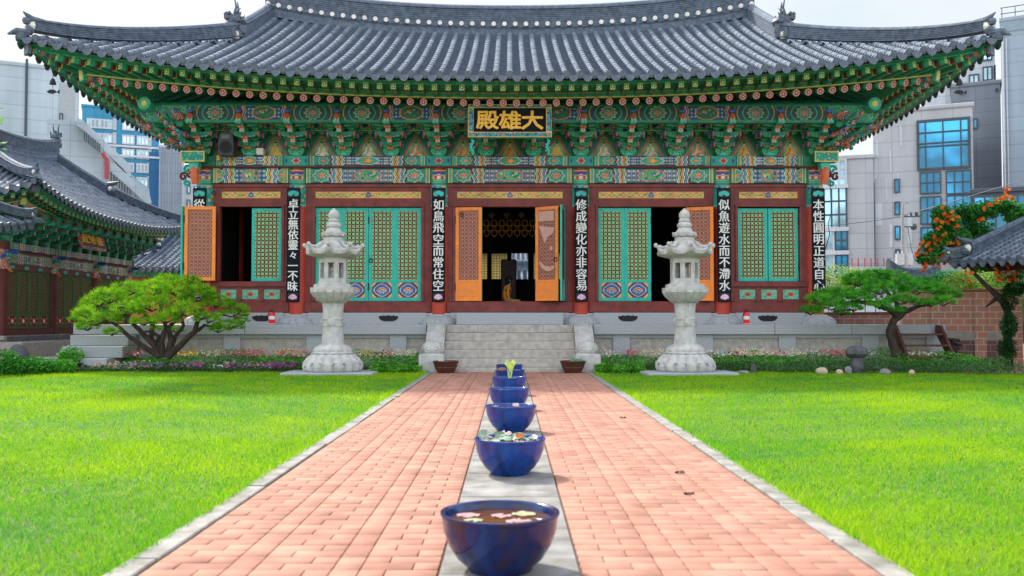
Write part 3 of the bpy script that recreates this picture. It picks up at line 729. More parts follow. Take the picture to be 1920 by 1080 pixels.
# ---- painted figure panels between the bracket sets
def seated_cv(w,v):
    h=.60; c=Cv(w,h,.0105,G1)
    rob=[(.75,.42,.05),(.72,.20,.06),(.75,.65,.45),(.8,.5,.08)][v%4]; rob2=[(.6,.16,.04),(.72,.66,.5),(.3,.42,.3),(.75,.42,.05)][v%4]
    def halfw(z,s): return np.interp(np.clip(z/.58,0,1),[0,.06,.2,.4,.58,.75,.9,.97,1],[.54,.39,.28,.225,.185,.105,.08,.055,0])*1.0-(1-s)*.16
    for s_,cc in((1.0,G2),(.93,RD),(.84,OR),(.78,RD),(.72,YE),(.68,G1),(.62,(.04,.27,.11))):
        c.f((abs(c.X)<halfw(c.Z+(1-s_)*.10,s_)),cc)
    c.ell(0,.22,.155,.185,(.30,.33,.22)); c.ell(0,.22,.145,.175,(.12,.36,.24)); 
    th=np.arctan2(c.Z-.2,c.X); q=np.hypot(c.X,c.Z-.2); c.f((q<.165)&(q>.08)&(np.sin(th*26)>.5),(.4,.42,.3))
    c.ell(0,.36,.07,.085,(.04,.22,.12)); c.ell(0,.35,.065,.08,(.10,.40,.2))
    c.f(((c.X/.165)**2+((c.Z-.085)/.06)**2<1),rob); c.f((abs(c.X)<.105-.25*(c.Z-.1)*.6)&(c.Z>.09)&(c.Z<.27),rob)
    c.f((abs(c.X+.02-.3*(c.Z-.2))<.025)&(c.Z>.1)&(c.Z<.27),rob2); c.ell(.03,.15,.06,.025,SK); c.ell(-.09,.08,.05,.02,rob2); c.ell(.09,.075,.05,.02,rob2)
    c.rect(-.022,.022,.26,.30,SK); c.ell(0,.335,.036,.05,SK); c.ell(0,.372,.036,.022,DK)
    c.ell(-.14,.03,.10,.025,(.1,.3,.35)); c.ell(.14,.03,.10,.025,(.35,.4,.35)); c.ell(0,.022,.1,.02,PK if v%2 else YE)
    return c
FP=[paint('figure_panel',seated_cv(1.165,v),hall,PAINT,flat()) for v in range(4)]
for k in range(13):
    xm=(SPX[k]+SPX[k+1])/2; link('figure_panel',FP[(k*3+k//3)%4],hall,(xm,YF-.03,5.17)).scale=((SPX[k+1]-SPX[k])/1.165,1,1)
# ---- beams
BMt={}
for i in range(5):
    w=COLX[i+1]-COLX[i]; key=round(w,2)
    if key not in BMt:
        BMt[key]=(paint('painted_beam',beam_cv(w-.40,.37,0),hall,PAINT,flat()),paint('painted_plate',beam_cv(w-.62,.235,1,.011),hall,PAINT,flat()))
    xm=(COLX[i]+COLX[i+1])/2
    link('painted_beam',BMt[key][0],hall,(xm,YF-.155,4.52)); link('painted_plate',BMt[key][1],hall,(xm,YF-.268,4.935))
def small_cv(w,h):
    c=Cv(w,h,.011,TL); c.rect(-w/2+.015,w/2-.015,.015,h-.015,G2); c.rect(-w/2+.03,w/2-.03,.03,h-.03,TL); c.lobe(0,h/2,.09,6,PK,.2,rz=h*.30); c.lobe(0,h/2,.06,6,RD,.2,rz=h*.22)
    for x in(-w/2+.06,w/2-.06): c.ell(x,h/2,.03,h*.25,BL)
    return c
SM=paint('plate_end_panel',small_cv(.60,.235),hall,PAINT,flat())
for x in COLX[1:-1]: link('plate_end_panel',SM,hall,(x,YF-.269,4.935))
mb=MB(); mb.box(-7.75,7.75,YF-.26,YF+.2,4.93,5.17,0); mb.box(-7.72,7.72,YF-.24,YF+.1,4.895,4.928,1)
for i in range(5): mb.box(COLX[i]+.15,COLX[i+1]-.15,YF-.15,YF+.1,4.52,4.893,0)
for sx in(-1,1):
    mb.box(sx*7.53-.12,sx*7.53+.12,YF+.2,4,4.5,5.168,0)
    mb.bbox(sx*7.76-.10,sx*7.76+.10,YF-.22,YF+.15,4.94,5.16,.01,2)
mb.build('lintel_beam',[M_green,M_redd,D_str],hall)
# ---- columns
def col_cv():
    w=2*PI*.2165; h=1.02; c=Cv(w,h,.012,TL2)
    c.Z0=c.Z
    c.rect(-w/2,w/2,0,h,TL); wav=.03*np.sin(c.X/w*2*PI*8)
    c.f(c.Z<.05+abs(wav),(.46,.045,.02))
    c.f((c.Z>.05+abs(wav))&(c.Z<.09+abs(wav)),TL2)
    for k,(z,cc) in enumerate(((.56,YE),(.575,TL),(.62,DK),(.63,TL2),(.66,G2),(.70,YE),(.715,G2),(.73,RD))): c.rect(-w/2,w/2,z,h,cc)
    z0=.74; 
    gx=c.X/(w/8); fx=(gx-np.round(gx)); c.rect(-w/2,w/2,z0,.93,TL); q=np.hypot(fx*1.2,(c.Z-.76)/.16); 
    for f_,cc in((.9,YE),(.82,TL2),(.6,DK),(.52,OR),(.3,WH)): c.f((q<f_)&(c.Z>z0)&(c.Z<.93),cc)
    q=np.hypot((abs(fx)-.5)*1.2,(c.Z-.93)/.12)
    for f_,cc in((.9,WH),(.8,BL),(.4,RD)): c.f((q<f_)&(c.Z>z0)&(c.Z<.93),cc)
    c.rect(-w/2,w/2,.93,.95,YE); c.rect(-w/2,w/2,.95,h,(.2,.03,.025))
    r2=np.random.default_rng(5)
    for k in range(60): c.lobe(r2.uniform(-w/2,w/2),r2.uniform(.1,.54),r2.uniform(.02,.045),4,[G1,TL2,YE,BL,G2][k%5],.3,r2.uniform(0,6))
    return c
cc_=col_cv()
def cmap(X,Z): th=X/.2165-PI/2; return (.2165*np.cos(th),.2165*np.sin(th),Z)
CT=paint('painted_column_head',cc_,hall,PAINT,cmap)
def basemod(th,z,r): return r*(1+.045*abs(math.cos(4*th))*(1 if z<.2 else .2))
for i,x in enumerate(COLX):
    mb=MB(); mb.lathe([(.215,1.27),(.215,3.0),(.212,4.88)],20,mi=0); o=mb.build('column',[M_col],hall,True,loc=(x,YF,0))
    link('painted_head',CT,o,(0,0,3.88))
    mb=MB(); mb.lathe([(.50,1.04),(.50,1.07),(.475,1.13),(.41,1.20),(.33,1.245),(.30,1.25),(.29,1.285)],32,mi=0,mod=basemod)
    for k in range(8):
        t=PI/8+k*PI/4
        pts=[((.515-.15*s_*s_)*math.cos(t+dt),(.515-.15*s_*s_)*math.sin(t+dt),1.07+.15*s_) for s_,dt in((0,-.18),(.55,-.3),(.9,-.12),(.9,.12),(.55,.3),(0,.18))]
        mb.tube(pts,.014,5)
    mb.build('column_base',[M_gran],hall,True,loc=(x,YF,0),ang=50)
    if i in(0,5): continue
for sx in(-1,1):
    for y in(-1.33,1.33,4.0):
        mb=MB(); mb.cyl((sx*7.53,y,1.1),(sx*7.53,y,4.9),.2,16); mb.build('column',M_col,hall,True)
# ---- wall framing
bays=[]
mb=MB(); mt=MB()
for i in range(5):
    x0,x1=COLX[i]+.19,COLX[i+1]-.19; xm=(COLX[i]+COLX[i+1])/2; outer=i in(0,4)
    hw=.76 if outer else (1.34 if i==2 else 1.31); zb=2.10 if outer else 1.61
    y0,y1=YF-.07,YF+.07
    mb.box(x0,x1,y0,y1,3.94,4.52); mb.box(x0,xm-hw,y0,y1,1.33,3.94); mb.box(xm+hw,x1,y0,y1,1.33,3.94)
    mb.box(xm-hw,xm+hw,y0,y1,1.33,zb)
    # proud mouldings
    fy=YF-.075; t=.05
    for a,b in((xm-hw-.07,xm-hw),(xm+hw,xm+hw+.07)): mt.bbox(a,b,YF-.105,fy+.01,zb-.0,3.94,.008)
    mt.bbox(xm-hw-.07,xm+hw+.07,YF-.107,fy+.01,3.941,4.01,.008); mt.bbox(x0,x1,YF-.10,fy+.01,4.42,4.515,.01)
    mt.bbox(x0,x1,YF-.13,fy+.01,1.335,1.60,.015) if not outer else mt.bbox(x0,x1,YF-.12,fy+.01,1.335,1.59,.012)
    if outer:
        mt.bbox(x0,x1,YF-.115,fy+.01,1.965,2.098,.01); mt.bbox(x0,x0+.10,YF-.10,fy+.01,1.60,1.96,.008); mt.bbox(x1-.10,x1,YF-.10,fy+.01,1.60,1.96,.008)
        for dx in(-.27,.27): mt.bbox(xm+dx-.07,xm+dx+.07,YF-.10,fy+.01,1.60,1.96,.008)
mb.box(-7.5,7.5,YF+.12,YF+.16,1.2,1.60) # inner threshold
mb.build('wall_frame',M_red,hall); mt.build('wall_moulding',M_red,hall)
# yellow vine strips
def vine_cv(w):
    c=Cv(w,.17,.010,YE); c.rect(-w/2,w/2,0,.012,(.5,.2,.05)); c.rect(-w/2,w/2,.158,.17,(.5,.2,.05)); r2=np.random.default_rng(9)
    q=.045*np.sin(c.X*2*PI/.30); c.f(abs(c.Z-.085-q)<.008,(.25,.35,.05))
    n=int(w/.042)
    for k in range(n):
        x=-w/2+.03+k*(w-.06)/n; z=.085+.045*math.sin(x*2*PI/.30)*-.7+r2.uniform(-.02,.02); c.lobe(x,z,.019,2,[G2,(.10,.35,.08),BL,OR,G1][k%5 if k%5<4 else 0],.4,r2.uniform(0,6))
    for x in np.arange(-w/2+.2,w/2-.1,.42): c.lobe(x,.085,.035,5,OR,.2); c.lobe(x,.085,.018,5,WH,.2)
    c.lobe(0,.08,.065,6,BL,.12,rz=.055); c.lobe(0,.08,.04,6,(.2,.35,.6),.12,rz=.03); c.ell(0,.145,.03,.012,RD)
    return c
VN={}
for i in range(5):
    xm=(COLX[i]+COLX[i+1])/2; w=1.44 if i in(0,4) else 2.60
    if w not in VN: VN[w]=paint('vine_panel',vine_cv(w),hall,PAINT,flat())
    link('vine_panel',VN[w],hall,(xm,YF-.078,4.15))
def lot_cv(w,h,bgc,frame):
    c=Cv(w,h,.009,frame); c.rect(-w/2+.015,w/2-.015,.015,h-.015,bgc)
    r2=np.random.default_rng(2)
    for k in range(70): c.lobe(r2.uniform(-w/2+.03,w/2-.03),r2.uniform(.03,h-.03),r2.uniform(.008,.02),3,[TL,G2,TL2][k%3],.4,r2.uniform(0,6))
    c.ell(0,h/2,.075,.055,OR); c.ell(0,h/2,.05,.03,RD)
    return c
LP=paint('lotus_panel',lot_cv(.40,.24,(.30,.50,.33),(.05,.3,.2)),hall,PAINT,flat())
for i in(0,4):
    xm=(COLX[i]+COLX[i+1])/2
    for dx in(-.53,0,.53): link('lotus_panel',LP,hall,(xm+dx,YF-.078,1.66))
# ---- door and window leaves
LW=.655
def leaf(w,h,kind,panel=True):
    fr={'t':M_turq,'o':M_orng}[kind]; f=.085; zl=.52 if panel else f
    mb=MB()
    for a,b,c_,d in((0,f,0,h),(w-f,w,0,h),(f,w-f,0,f if panel else f),(f,w-f,h-f,h)): mb.bbox(a,b,-.022,.022,c_,d,.006)
    if panel:
        mb.bbox(f,w-f,-.021,.021,.46,.52,.006)
        if kind=='o': mb.bbox(f,w-f,-.010,.010,.085,.46,.004); mb.bbox(f+.03,w-f-.03,-.016,.0,.11,.435,.008)
    fm=mb.mesh('door_leaf',fr)
    # lattice: diagonal bars, crossed bars and four-petal flowers
    ml=MB(); x0,x1,z0,z1=f,w-f,zl,h-f; W=x1-x0; H=z1-z0; n=max(3,round(W/.098)); c=W/n; m=round(H/c); cz=H/m
    bar=.012 if kind=='t' else .009
    for i in (0,n): ml.box(x0+i*c-bar*.6,x0+i*c+bar*.6,-.008,.008,z0,z1,1)
    for j in (0,m): ml.box(x0,x1,-.0085,.0075,z0+j*cz-bar*.6,z0+j*cz+bar*.6,1)
    for j in range(m):
        for i in range(n):
            cx,cz_=x0+(i+.5)*c,z0+(j+.5)*cz
            for sg in(-1,1):
                ml.add([(cx-c/2,-.011,cz_-sg*cz/2-bar),(cx+c/2,-.011,cz_+sg*cz/2-bar),(cx+c/2,-.011,cz_+sg*cz/2+bar),(cx-c/2,-.011,cz_-sg*cz/2+bar)],[(0,1,2,3)],0)
    for j in range(m+1):
        for i in range(n+1):
            if (i+j)%1==0:
                cx,cz_=x0+i*c,z0+j*cz
                for q in range(4):
                    t=q*PI/2+PI/4; r=c*.46; p=[]
                    for k in range(7):
                        a=t+(k-3)*.26; rr=r*(1-.10*abs(k-3)); p.append((min(max(cx+rr*math.cos(a),x0),x1),-.014,min(max(cz_+rr*math.sin(a),z0),z1)))
                    ml.add([(cx,-.018,cz_)]+p,[(0,k+1,k+2) for k in range(6)],2)
    lm=ml.mesh('lattice',[M_lato,M_lato,M_lat] if kind=='t' else [M_latb,M_latb,M_latb])
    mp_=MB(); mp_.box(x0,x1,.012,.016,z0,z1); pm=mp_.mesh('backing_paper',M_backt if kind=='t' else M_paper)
    return fm,lm,pm
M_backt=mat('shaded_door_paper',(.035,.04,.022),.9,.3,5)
def lotus_door_cv():
    w,h=.485,.375; c=Cv(w,h,.008,(.20,.05,.03)); 
    for sx in(-1,1):
        for z in(0,h): c.f((abs(c.X-sx*w/2)+abs(c.Z-z))<.11,(.75,.55,.35)); c.f((abs(c.X-sx*w/2)+abs(c.Z-z))<.07,(.6,.3,.12))
    for f_,cc in((1,DK),(.97,(.35,.45,.65)),(.9,WH),(.85,BL),(.7,(.10,.20,.5)),(.62,BL)): c.lobe(0,h/2,.205*f_,4,cc,.06,0,rz=.16*f_)
    for k in range(7):
        a=PI*(k+.5)/7; cx=.085*math.cos(a); cz=h/2-.03+.075*math.sin(a); c.ell(cx,cz,.036,.03,WH); c.ell(cx,cz,.03,.025,OR); c.ell(cx,cz,.012,.012,RD)
    c.ell(0,h/2-.035,.07,.035,YE); c.ell(0,h/2-.035,.05,.025,(.1,.3,.5)); c.ell(0,h/2-.075,.06,.018,WH); c.ell(0,h/2-.078,.05,.014,G2)
    return c
LD=paint('lotus_door_panel',lotus_door_cv(),hall,PAINT,lambda X,Z:(X+LW/2,np.full_like(X,-.016),Z+.085))
handm=MB()
handm.tube([(.045*math.cos(t*PI/6),-.03,.045*math.sin(t*PI/6)) for t in range(13)],.010,6,0,False); handm.cyl((0,-.02,.045),(0,-.045,.045),.018,8); HM=handm.mesh('ring_handle',M_iron)
hin=MB(); hin.box(-.012,.012,-.03,-.02,-.09,.09); HN=hin.mesh('hinge',M_iron)
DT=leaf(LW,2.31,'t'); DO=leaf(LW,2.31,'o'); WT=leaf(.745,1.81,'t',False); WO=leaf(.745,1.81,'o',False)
ptch=MB(); ptch.add([(.10,-.020,1.95),(.54,-.020,1.95),(.54,-.020,2.2),(.10,-.020,2.2)],[(0,1,2,3)]); ptch.add([(.10,-.020,1.85),(.55,-.020,1.78),(.52,-.020,1.66),(.36,-.020,1.55),(.28,-.020,1.40),(.22,-.020,1.55)],[(0,1,2,3,4,5)])
ptch.add([(.11,-.020,.98),(.18,-.020,.94),(.28,-.020,.86),(.40,-.020,.83),(.54,-.020,.86),(.54,-.020,.78),(.44,-.020,.73),(.32,-.020,.73),(.20,-.020,.79),(.13,-.020,.88)],[tuple(range(10))]); ptch.add([(.46+.05*math.cos(k),-.020,1.28+.06*math.sin(k)) for k in range(6)],[tuple(range(6))])
PCH=ptch.mesh('paper_patch',mat('torn_paper',(.58,.34,.27),.9,.08,8))
def put_leaf(meshes,x,z,ang=0,mirror=False,y=YF,lotus=False,handle=False,patch=False,hinge=True,label=None,w=LW,hx=None):
    o=link('door_leaf' if z<2 else 'window_leaf',meshes[0],hall,(x,y,z),(0,0,ang))
    if label: o['label']=label
    link('lattice',meshes[1],o); link('backing_paper',meshes[2],o)
    if lotus: link('lotus_panel',LD,o)
    if handle: link('ring_handle',HM,o,(hx if hx else w-.05,0,1.0 if handle==1 else 2.12))
    if patch: link('paper_patch',PCH,o)
    if hinge:
        for zz in(.35,2.0 if z<2 else 1.5): link('hinge',HN,o,(.0 if not mirror else w,0,zz))
    return o
# bay 2 (left): four closed leaves, the third a little ajar
xm=(COLX[1]+COLX[2])/2
for k in range(4):
    x=xm-1.31+k*LW
    if k==2: put_leaf(DT,x+LW*(1-math.cos(.16)),1.615,-.0,y=YF-.0,lotus=True,handle=1,hx=.05).rotation_euler=(0,0,0)
    else: put_leaf(DT,x,1.615,0,lotus=True,mirror=k in(1,3))
for o in kids(hall)[-2:-1]: pass
# bay 3 (centre): two orange leaves folded back
put_leaf(DO,-1.34,1.615,-.10,y=YF-.09,handle=2,hx=.16,label='orange back of the folded left centre door leaf')
o=put_leaf(DO,1.34-.10-.57,1.615,-.55,y=YF-.10,handle=1,patch=True,hx=.59,label='orange centre door leaf with white paper patches'); o.location=(.635,YF-.10,1.615); o.rotation_euler=(0,0,R(-34))
put_leaf(DT,1.34,1.615,R(-100),y=YF-.05,lotus=True,hinge=False)
put_leaf(DT,-1.34,1.615,0,y=YF+.02,lotus=True,hinge=False)
# bay 4 (right)
xm=(COLX[3]+COLX[4])/2
for k in range(2): put_leaf(DT,xm-1.31+k*LW,1.615,0,lotus=True,mirror=k==1)
put_leaf(DO,xm+1.31-.45,1.615,-.3,y=YF-.09,label='orange door leaf standing open behind the right stone lantern')
# outer bays
xm=(COLX[0]+COLX[1])/2
put_leaf(WT,xm+.005,2.105,0,mirror=True,w=.745)
put_leaf(WO,xm-.76-.76,2.105,0,y=YF-.41,handle=3,w=.745,label='orange shutter leaf swung open in front of the corner column').rotation_euler=(0,0,R(4))
kids(hall)[-1]
put_leaf(WT,xm-.76-.82,2.105,R(75),y=YF-.45,w=.745,hinge=False)
xm=(COLX[4]+COLX[5])/2
for k in range(2): put_leaf(WT,xm-.755+k*.76,2.105,0,mirror=k==1,w=.745)
# ---- granite footing with cloud-shaped vents
mb=MB()
for i in range(5):
    x0,x1=COLX[i]+.30,COLX[i+1]-.30
    mb.bbox(x0,x1,YF-.20,YF+.2,1.03,1.33,.012)
    if i==2: mb.bbox(-1.29,1.29,YF-.55,YF-.201,1.035,1.325,.012)
mb.box(-7.5,7.5,YF-.15,YF+.2,1.03,1.32)
ft=mb.build('stone_footing',M_gran,hall)
vm=MB(); 
P=[(-.22,.10),(-.24,.06),(-.21,.02),(-.17,-.01),(-.10,-.03),(.10,-.03),(.17,-.01),(.21,.02),(.24,.06),(.22,.10),(.17,.095),(.13,.115),(.07,.10),(.0,.12),(-.07,.10),(-.13,.115),(-.17,.095)]
vm.prism(P,-.012,.0); VM=vm.mesh('vent_hole',M_dark)
for px in(490,728,1178,1441):
    link('vent_hole',VM,ft,(AX(px,23.05),YF-.2,1.15))
# ---- interior
mb=MB()
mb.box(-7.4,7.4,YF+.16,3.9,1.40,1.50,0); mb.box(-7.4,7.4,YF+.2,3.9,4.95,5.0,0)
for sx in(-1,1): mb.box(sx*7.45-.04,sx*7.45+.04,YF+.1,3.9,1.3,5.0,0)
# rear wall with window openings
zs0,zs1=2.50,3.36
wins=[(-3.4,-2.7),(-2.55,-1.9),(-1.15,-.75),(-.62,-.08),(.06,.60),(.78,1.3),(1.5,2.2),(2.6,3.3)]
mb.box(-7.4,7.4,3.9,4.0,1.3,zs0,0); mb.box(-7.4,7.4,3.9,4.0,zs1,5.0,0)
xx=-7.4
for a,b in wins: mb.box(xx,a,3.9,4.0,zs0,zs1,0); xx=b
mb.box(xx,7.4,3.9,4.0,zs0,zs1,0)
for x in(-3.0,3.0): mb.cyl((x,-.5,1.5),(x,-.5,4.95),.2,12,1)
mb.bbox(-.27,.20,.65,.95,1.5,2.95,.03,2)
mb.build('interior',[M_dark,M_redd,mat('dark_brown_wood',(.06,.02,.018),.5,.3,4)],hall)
M_pw=mat('window_paper',(.75,.68,.45),.9,.1,5)
t=M_pw.node_tree; b=t.nodes['Principled BSDF']; tr=t.nodes.new('ShaderNodeBsdfTranslucent'); tr.inputs[0].default_value=(.55,.50,.30,1); ms=t.nodes.new('ShaderNodeMixShader'); ms.inputs[0].default_value=.75
t.links.new(b.outputs[0],ms.inputs[1]); t.links.new(tr.outputs[0],ms.inputs[2]); t.links.new(ms.outputs[0],t.nodes['Material Output'].inputs['Surface'])
for a,b in wins:
    if a==.06: continue
    mb=MB(); mb.box(a,b,3.95,3.955,zs0,zs1,0)
    n=max(3,int((b-a)/.085))
    for i in range(n+1): x=a+(b-a)*i/n; mb.box(x-.007,x+.007,3.93,3.945,zs0,zs1,1)
    for j in range(11): z=zs0+(zs1-zs0)*j/10; mb.box(a,b,3.93,3.944,z-.007,z+.007,1)
    mb.build('paper_window',[M_pw,M_redd],hall)
ring=MB(); ring.tube([(.075*math.cos(k*PI/7),0,.085*math.sin(k*PI/7)) for k in range(15)],.014,6,0,False); ring.sphere((0,0,-.10),.025,6)
RG=ring.mesh('gilt_ring',M_gold)
for row in range(3):
    for k in range(15):
        link('gilt_ring',RG,hall,(-1.55+.22*k+(.11 if row==1 else 0),-.6+.25*row,3.90-.12*row))
lf=MB()
for k in range(7): lf.prism([(-1.35+.42*k,4.18),(-1.45+.42*k,4.10),(-1.35+.42*k,3.98),(-1.25+.42*k,4.10)],-.9,-.86)
lf.build('canopy_fringe',mat('dull_gold',(.25,.17,.05),.6,.4,9),hall)
# open interior shutters seen in the left window
mb=MB()
for x in(-6.62,-6.0):
    mb.box(x-.10,x+.10,-2.6,-2.55,1.6,3.5,0)
    for k in range(24): mb.box(x-.10,x+.10,-2.63,-2.60,1.65+.078*k,1.69+.078*k,1)
mb.build('slatted_shutter',[M_redd,M_latb],hall)
mb=MB(); mb.cyl((-6.33,-2.7,2.6),(-6.33,-2.7,3.25),.07,10,0); mb.cyl((-6.33,-2.7,2.4),(-6.33,-2.7,2.6),.05,8,1); mb.build('rolled_scroll',[mat('old_paper',(.4,.28,.14),.9,.2,5),M_redd],hall)

# ================================================================== boards, sign, fittings
def text_mesh(body,size,name,mt,offset=.0,ext=.004,vert=False,sx=1.0):
    cu=bpy.data.curves.new(name,'FONT'); cu.body=body; cu.size=size; cu.extrude=ext; cu.align_x='CENTER'; cu.resolution_u=2
    o=bpy.data.objects.new(name,cu); COL.objects.link(o); dg=bpy.context.evaluated_depsgraph_get()
    me=bpy.data.meshes.new_from_object(o.evaluated_get(dg)); bpy.data.objects.remove(o); me.materials.clear(); me.materials.append(mt)
    n=len(me.vertices); co=np.empty(n*3,dtype=np.float32); me.vertices.foreach_get('co',co); co=co.reshape(-1,3)
    out=np.stack([co[:,0]*sx,-co[:,2],co[:,1]],1)            # stand it up facing -y
    zc=(out[:,2].min()+out[:,2].max())/2 if n else 0; xc=(out[:,0].min()+out[:,0].max())/2 if n else 0
    out[:,2]-=zc; out[:,0]-=xc
    polys=[tuple(p.vertices) for p in me.polygons]; V=[];F=[]; offs=[(0,0),(1,0),(-1,0),(0,1),(0,-1),(.7,.7),(-.7,-.7),(.7,-.7),(-.7,.7)] if offset>.01 else [(0,0),(1,.3),(-1,-.3)]
    for k,(dx,dz) in enumerate(offs):
        b=len(V); V+= [(p[0]+dx*offset,p[1]-.0008*k,p[2]+dz*offset) for p in out]; F+= [tuple(i+b for i in f) for f in polys]
    m2=bpy.data.meshes.new(name); m2.from_pydata(V,[],F); m2.materials.append(mt); m2.update(); return m2
M_board=mat('black_board',(.010,.011,.017),.8,.3,8,.1,spec=.15)
TXT={0:'從',1:'卓立無依靈々一不昧',2:'如鳥飛空而常住空',3:'修成變化亦非容易',4:'似魚遊水而不滯水',5:'本性圓明正道自心'}
words={0:'leftmost tall black board with white calligraphy, mostly hidden behind the open orange shutter',1:'tall black board with nine white brush characters, hung left of the left stone lantern',2:'tall black board with white characters on the column left of the centre door',3:'tall black board with white characters on the column right of the centre door',4:'tall black board with white characters hung just right of the right stone lantern',5:'tall black board with white characters on the right corner column above the pine'}
def pink_lotus():
    c=Cv(.24,.17,.007,(.02,.022,.03))
    for x,z,r in((-.075,.07,.03),(.075,.07,.03),(-.045,.10,.035),(.045,.10,.035),(0,.115,.038),(-.03,.06,.035),(.03,.06,.035),(0,.05,.035)): c.ell(x,z,r,r*1.1,(.78,.40,.55)); c.ell(x,z,r*.6,r*.7,(.85,.62,.72))
    return c
def cloud_top():
    c=Cv(.28,.17,.007,(.02,.022,.03))
    for x in(-.065,.065): c.ell(x,.075,.065,.055,TL2); c.ell(x,.07,.05,.038,(.03,.5,.45))
    c.ell(0,.12,.06,.035,TL2); c.ell(0,.11,.04,.02,(.03,.5,.45)); c.f((abs(c.X)<.035)&(c.Z<.055),(.02,.022,.03))
    return c
PLt=paint('lotus_emblem',pink_lotus(),None,PAINT,flat(-.027)); CLt=paint('cloud_emblem',cloud_top(),None,PAINT,flat(-.027))
for i,x in enumerate(COLX):
    xx=[x-.06,x-.05,x,x,x+.0,x+.02][i]
    e=empty('calligraphy_board',(xx,YC+YF-.275,1.59),0,words[i],'calligraphy board','calligraphy boards on the columns')
    mb=MB(); H=2.79
    mb.bbox(-.165,.165,-.024,.024,.0,H,.02,0)
    mb.build('board',[M_board],e); link('cloud_emblem',CLt,e,(0,0,H-.22)); link('lotus_emblem',PLt,e,(0,0,.04))
    s_=TXT[i]; n=len(s_) if i else 8; top=H-.27; pitch=(top-.26)/n
    for k,ch in enumerate(s_):
        sz={'一':.26,'々':.2}.get(ch,min(.285,pitch*1.06))
        me=text_mesh(ch,sz,'character',M_wht,.0055,.003,sx=.98)
        link('character',me,e,(0,-.027,top-pitch*(k+.5)))
# name board over the centre
nb=empty('name_board',(0,21.72,5.36),0,'black name board with three gold characters in a painted frame under the centre eave','name board')
e_=R(12)
Tn=Matrix.Rotation(R(-9),4,'X')
mb=MB(); mb.box(-.84,.84,-.03,.03,.10,.74,T=Tn); mb.build('board',M_board,nb)
def framecv(w,h):
    c=Cv(w,h,.010,(.05,.24,.19)); r2=np.random.default_rng(8)
    for k in range(int(w*h*900)): c.lobe(r2.uniform(-w/2,w/2),r2.uniform(0,h),r2.uniform(.012,.03),3,[BL,(.1,.3,.5),G2,OR,TL2,BL,G1][k%7],.4,r2.uniform(0,6))
    c.rect(-w/2,w/2,0,.012,YE); c.rect(-w/2,w/2,h-.012,h,YE); c.rect(-w/2,-w/2+.01,0,h,YE); c.rect(w/2-.01,w/2,0,h,YE)
    return c
mb=MB(); 
for a,b,c_,d in((-.97,.97,.0,.125),(-.97,.97,.715,.80),(-.97,-.84,.125,.715),(.84,.97,.125,.715)): mb.bbox(a,b,-.06,.04,c_,d,.01,T=Tn)
fo=mb.build('frame',M_green2,nb)
def tl(off=0): 
    return lambda X,Z:(X,-.062*np.cos(e_*0+R(9))+0*X+ (Z)*0 + np.sin(R(9))*Z*1.0, Z*np.cos(R(9))+.062*np.sin(R(9)))
for (cx,w,z0,h) in((0,1.94,0,.125),(0,1.94,.715,.085),(-.905,.13,.125,.59),(.905,.13,.125,.59)):
    cv=framecv(w,h); f_=lambda X,Z,cx=cx,z0=z0:(X+cx, -.0625*math.cos(R(9))+math.sin(R(9))*(Z+z0), (Z+z0)*math.cos(R(9))+.0625*math.sin(R(9)))
    link('frame_painting',paint('frame_painting',cv,None,PAINT,f_),fo)
for k,ch in enumerate('殿雄大'):
    me=text_mesh(ch,.48,'character',M_gold,.012,.012,sx=1.12); me.transform(Matrix.Rotation(R(-9),4,'X'))
    link('character',me,nb,(-.52+.52*k,-.04+.42*math.sin(R(9))*1.0,.42))
# hanging scroll ornaments below the board
for sx in(-1,1):
    mb=MB(); mb.tube([(0,0,0),(.02,0,-.1),(-.03,0,-.2),(.03,0,-.3),(0,0,-.4)],[.02,.035,.03,.035,.01],6); 
    for k in range(5): mb.sphere((.04*(-1)**k,0,-.06-.075*k),.028,6)
    tag(mb.build('cloud_hook',M_turq,nb,True,loc=(sx*.88,.05,.0)))
# ---- loudspeaker, box, beacon, chimes, extinguishers
p=at(427,293,22.75)
sp=empty('loudspeaker',(p.x,p.y,p.z),0,'black loudspeaker mounted under the left end of the eave','loudspeaker')
mb=MB(); mb.prism([(-.17,0),(.17,0),(.19,.25),(.16,.50),(.10,.56),(-.10,.56),(-.16,.50),(-.19,.25)],-.16,.16); mb.build('cabinet',mat('black_plastic',(.025,.025,.028),.5,.2,20),sp)
mb=MB(); mb.cyl((0,-.16,.19),(0,-.178,.19),.155,20,0); mb.cyl((0,-.178,.19),(0,-.186,.19),.13,20,1); mb.build('woofer',[M_iron,M_dark],sp,True)
mb=MB(); mb.bbox(-.11,.11,-.185,-.16,.38,.50,.02); mb.build('horn',mat('grey_plastic',(.10,.10,.11),.5,.2,20),sp)
mb=MB(); mb.box(-.03,.03,.16,.42,.2,.3); mb.build('mounting_arm',M_iron,sp)
p=at(488,291,23.0); mb=MB(); mb.bbox(-.085,.085,-.06,.16,0,.17,.012); tag(mb.build('junction_box',mat('white_plastic',(.62,.60,.55),.5,.05,9),None,loc=p),'small white junction box fixed on the painted beam','junction box')
p=at(410,301,22.9); mb=MB(); mb.cyl((0,0,0),(0,0,.03),.045,12); mb.lathe([(.04,.03),(.045,.10),(.02,.13),(.001,.135)],12); mb.box(-.03,.03,0,.24,0,.03); tag(mb.build('warning_beacon',mat('amber_lens',(.85,.35,.02),.3,.05,9),None,True,loc=p),'small orange beacon on the beam below the loudspeaker','beacon')
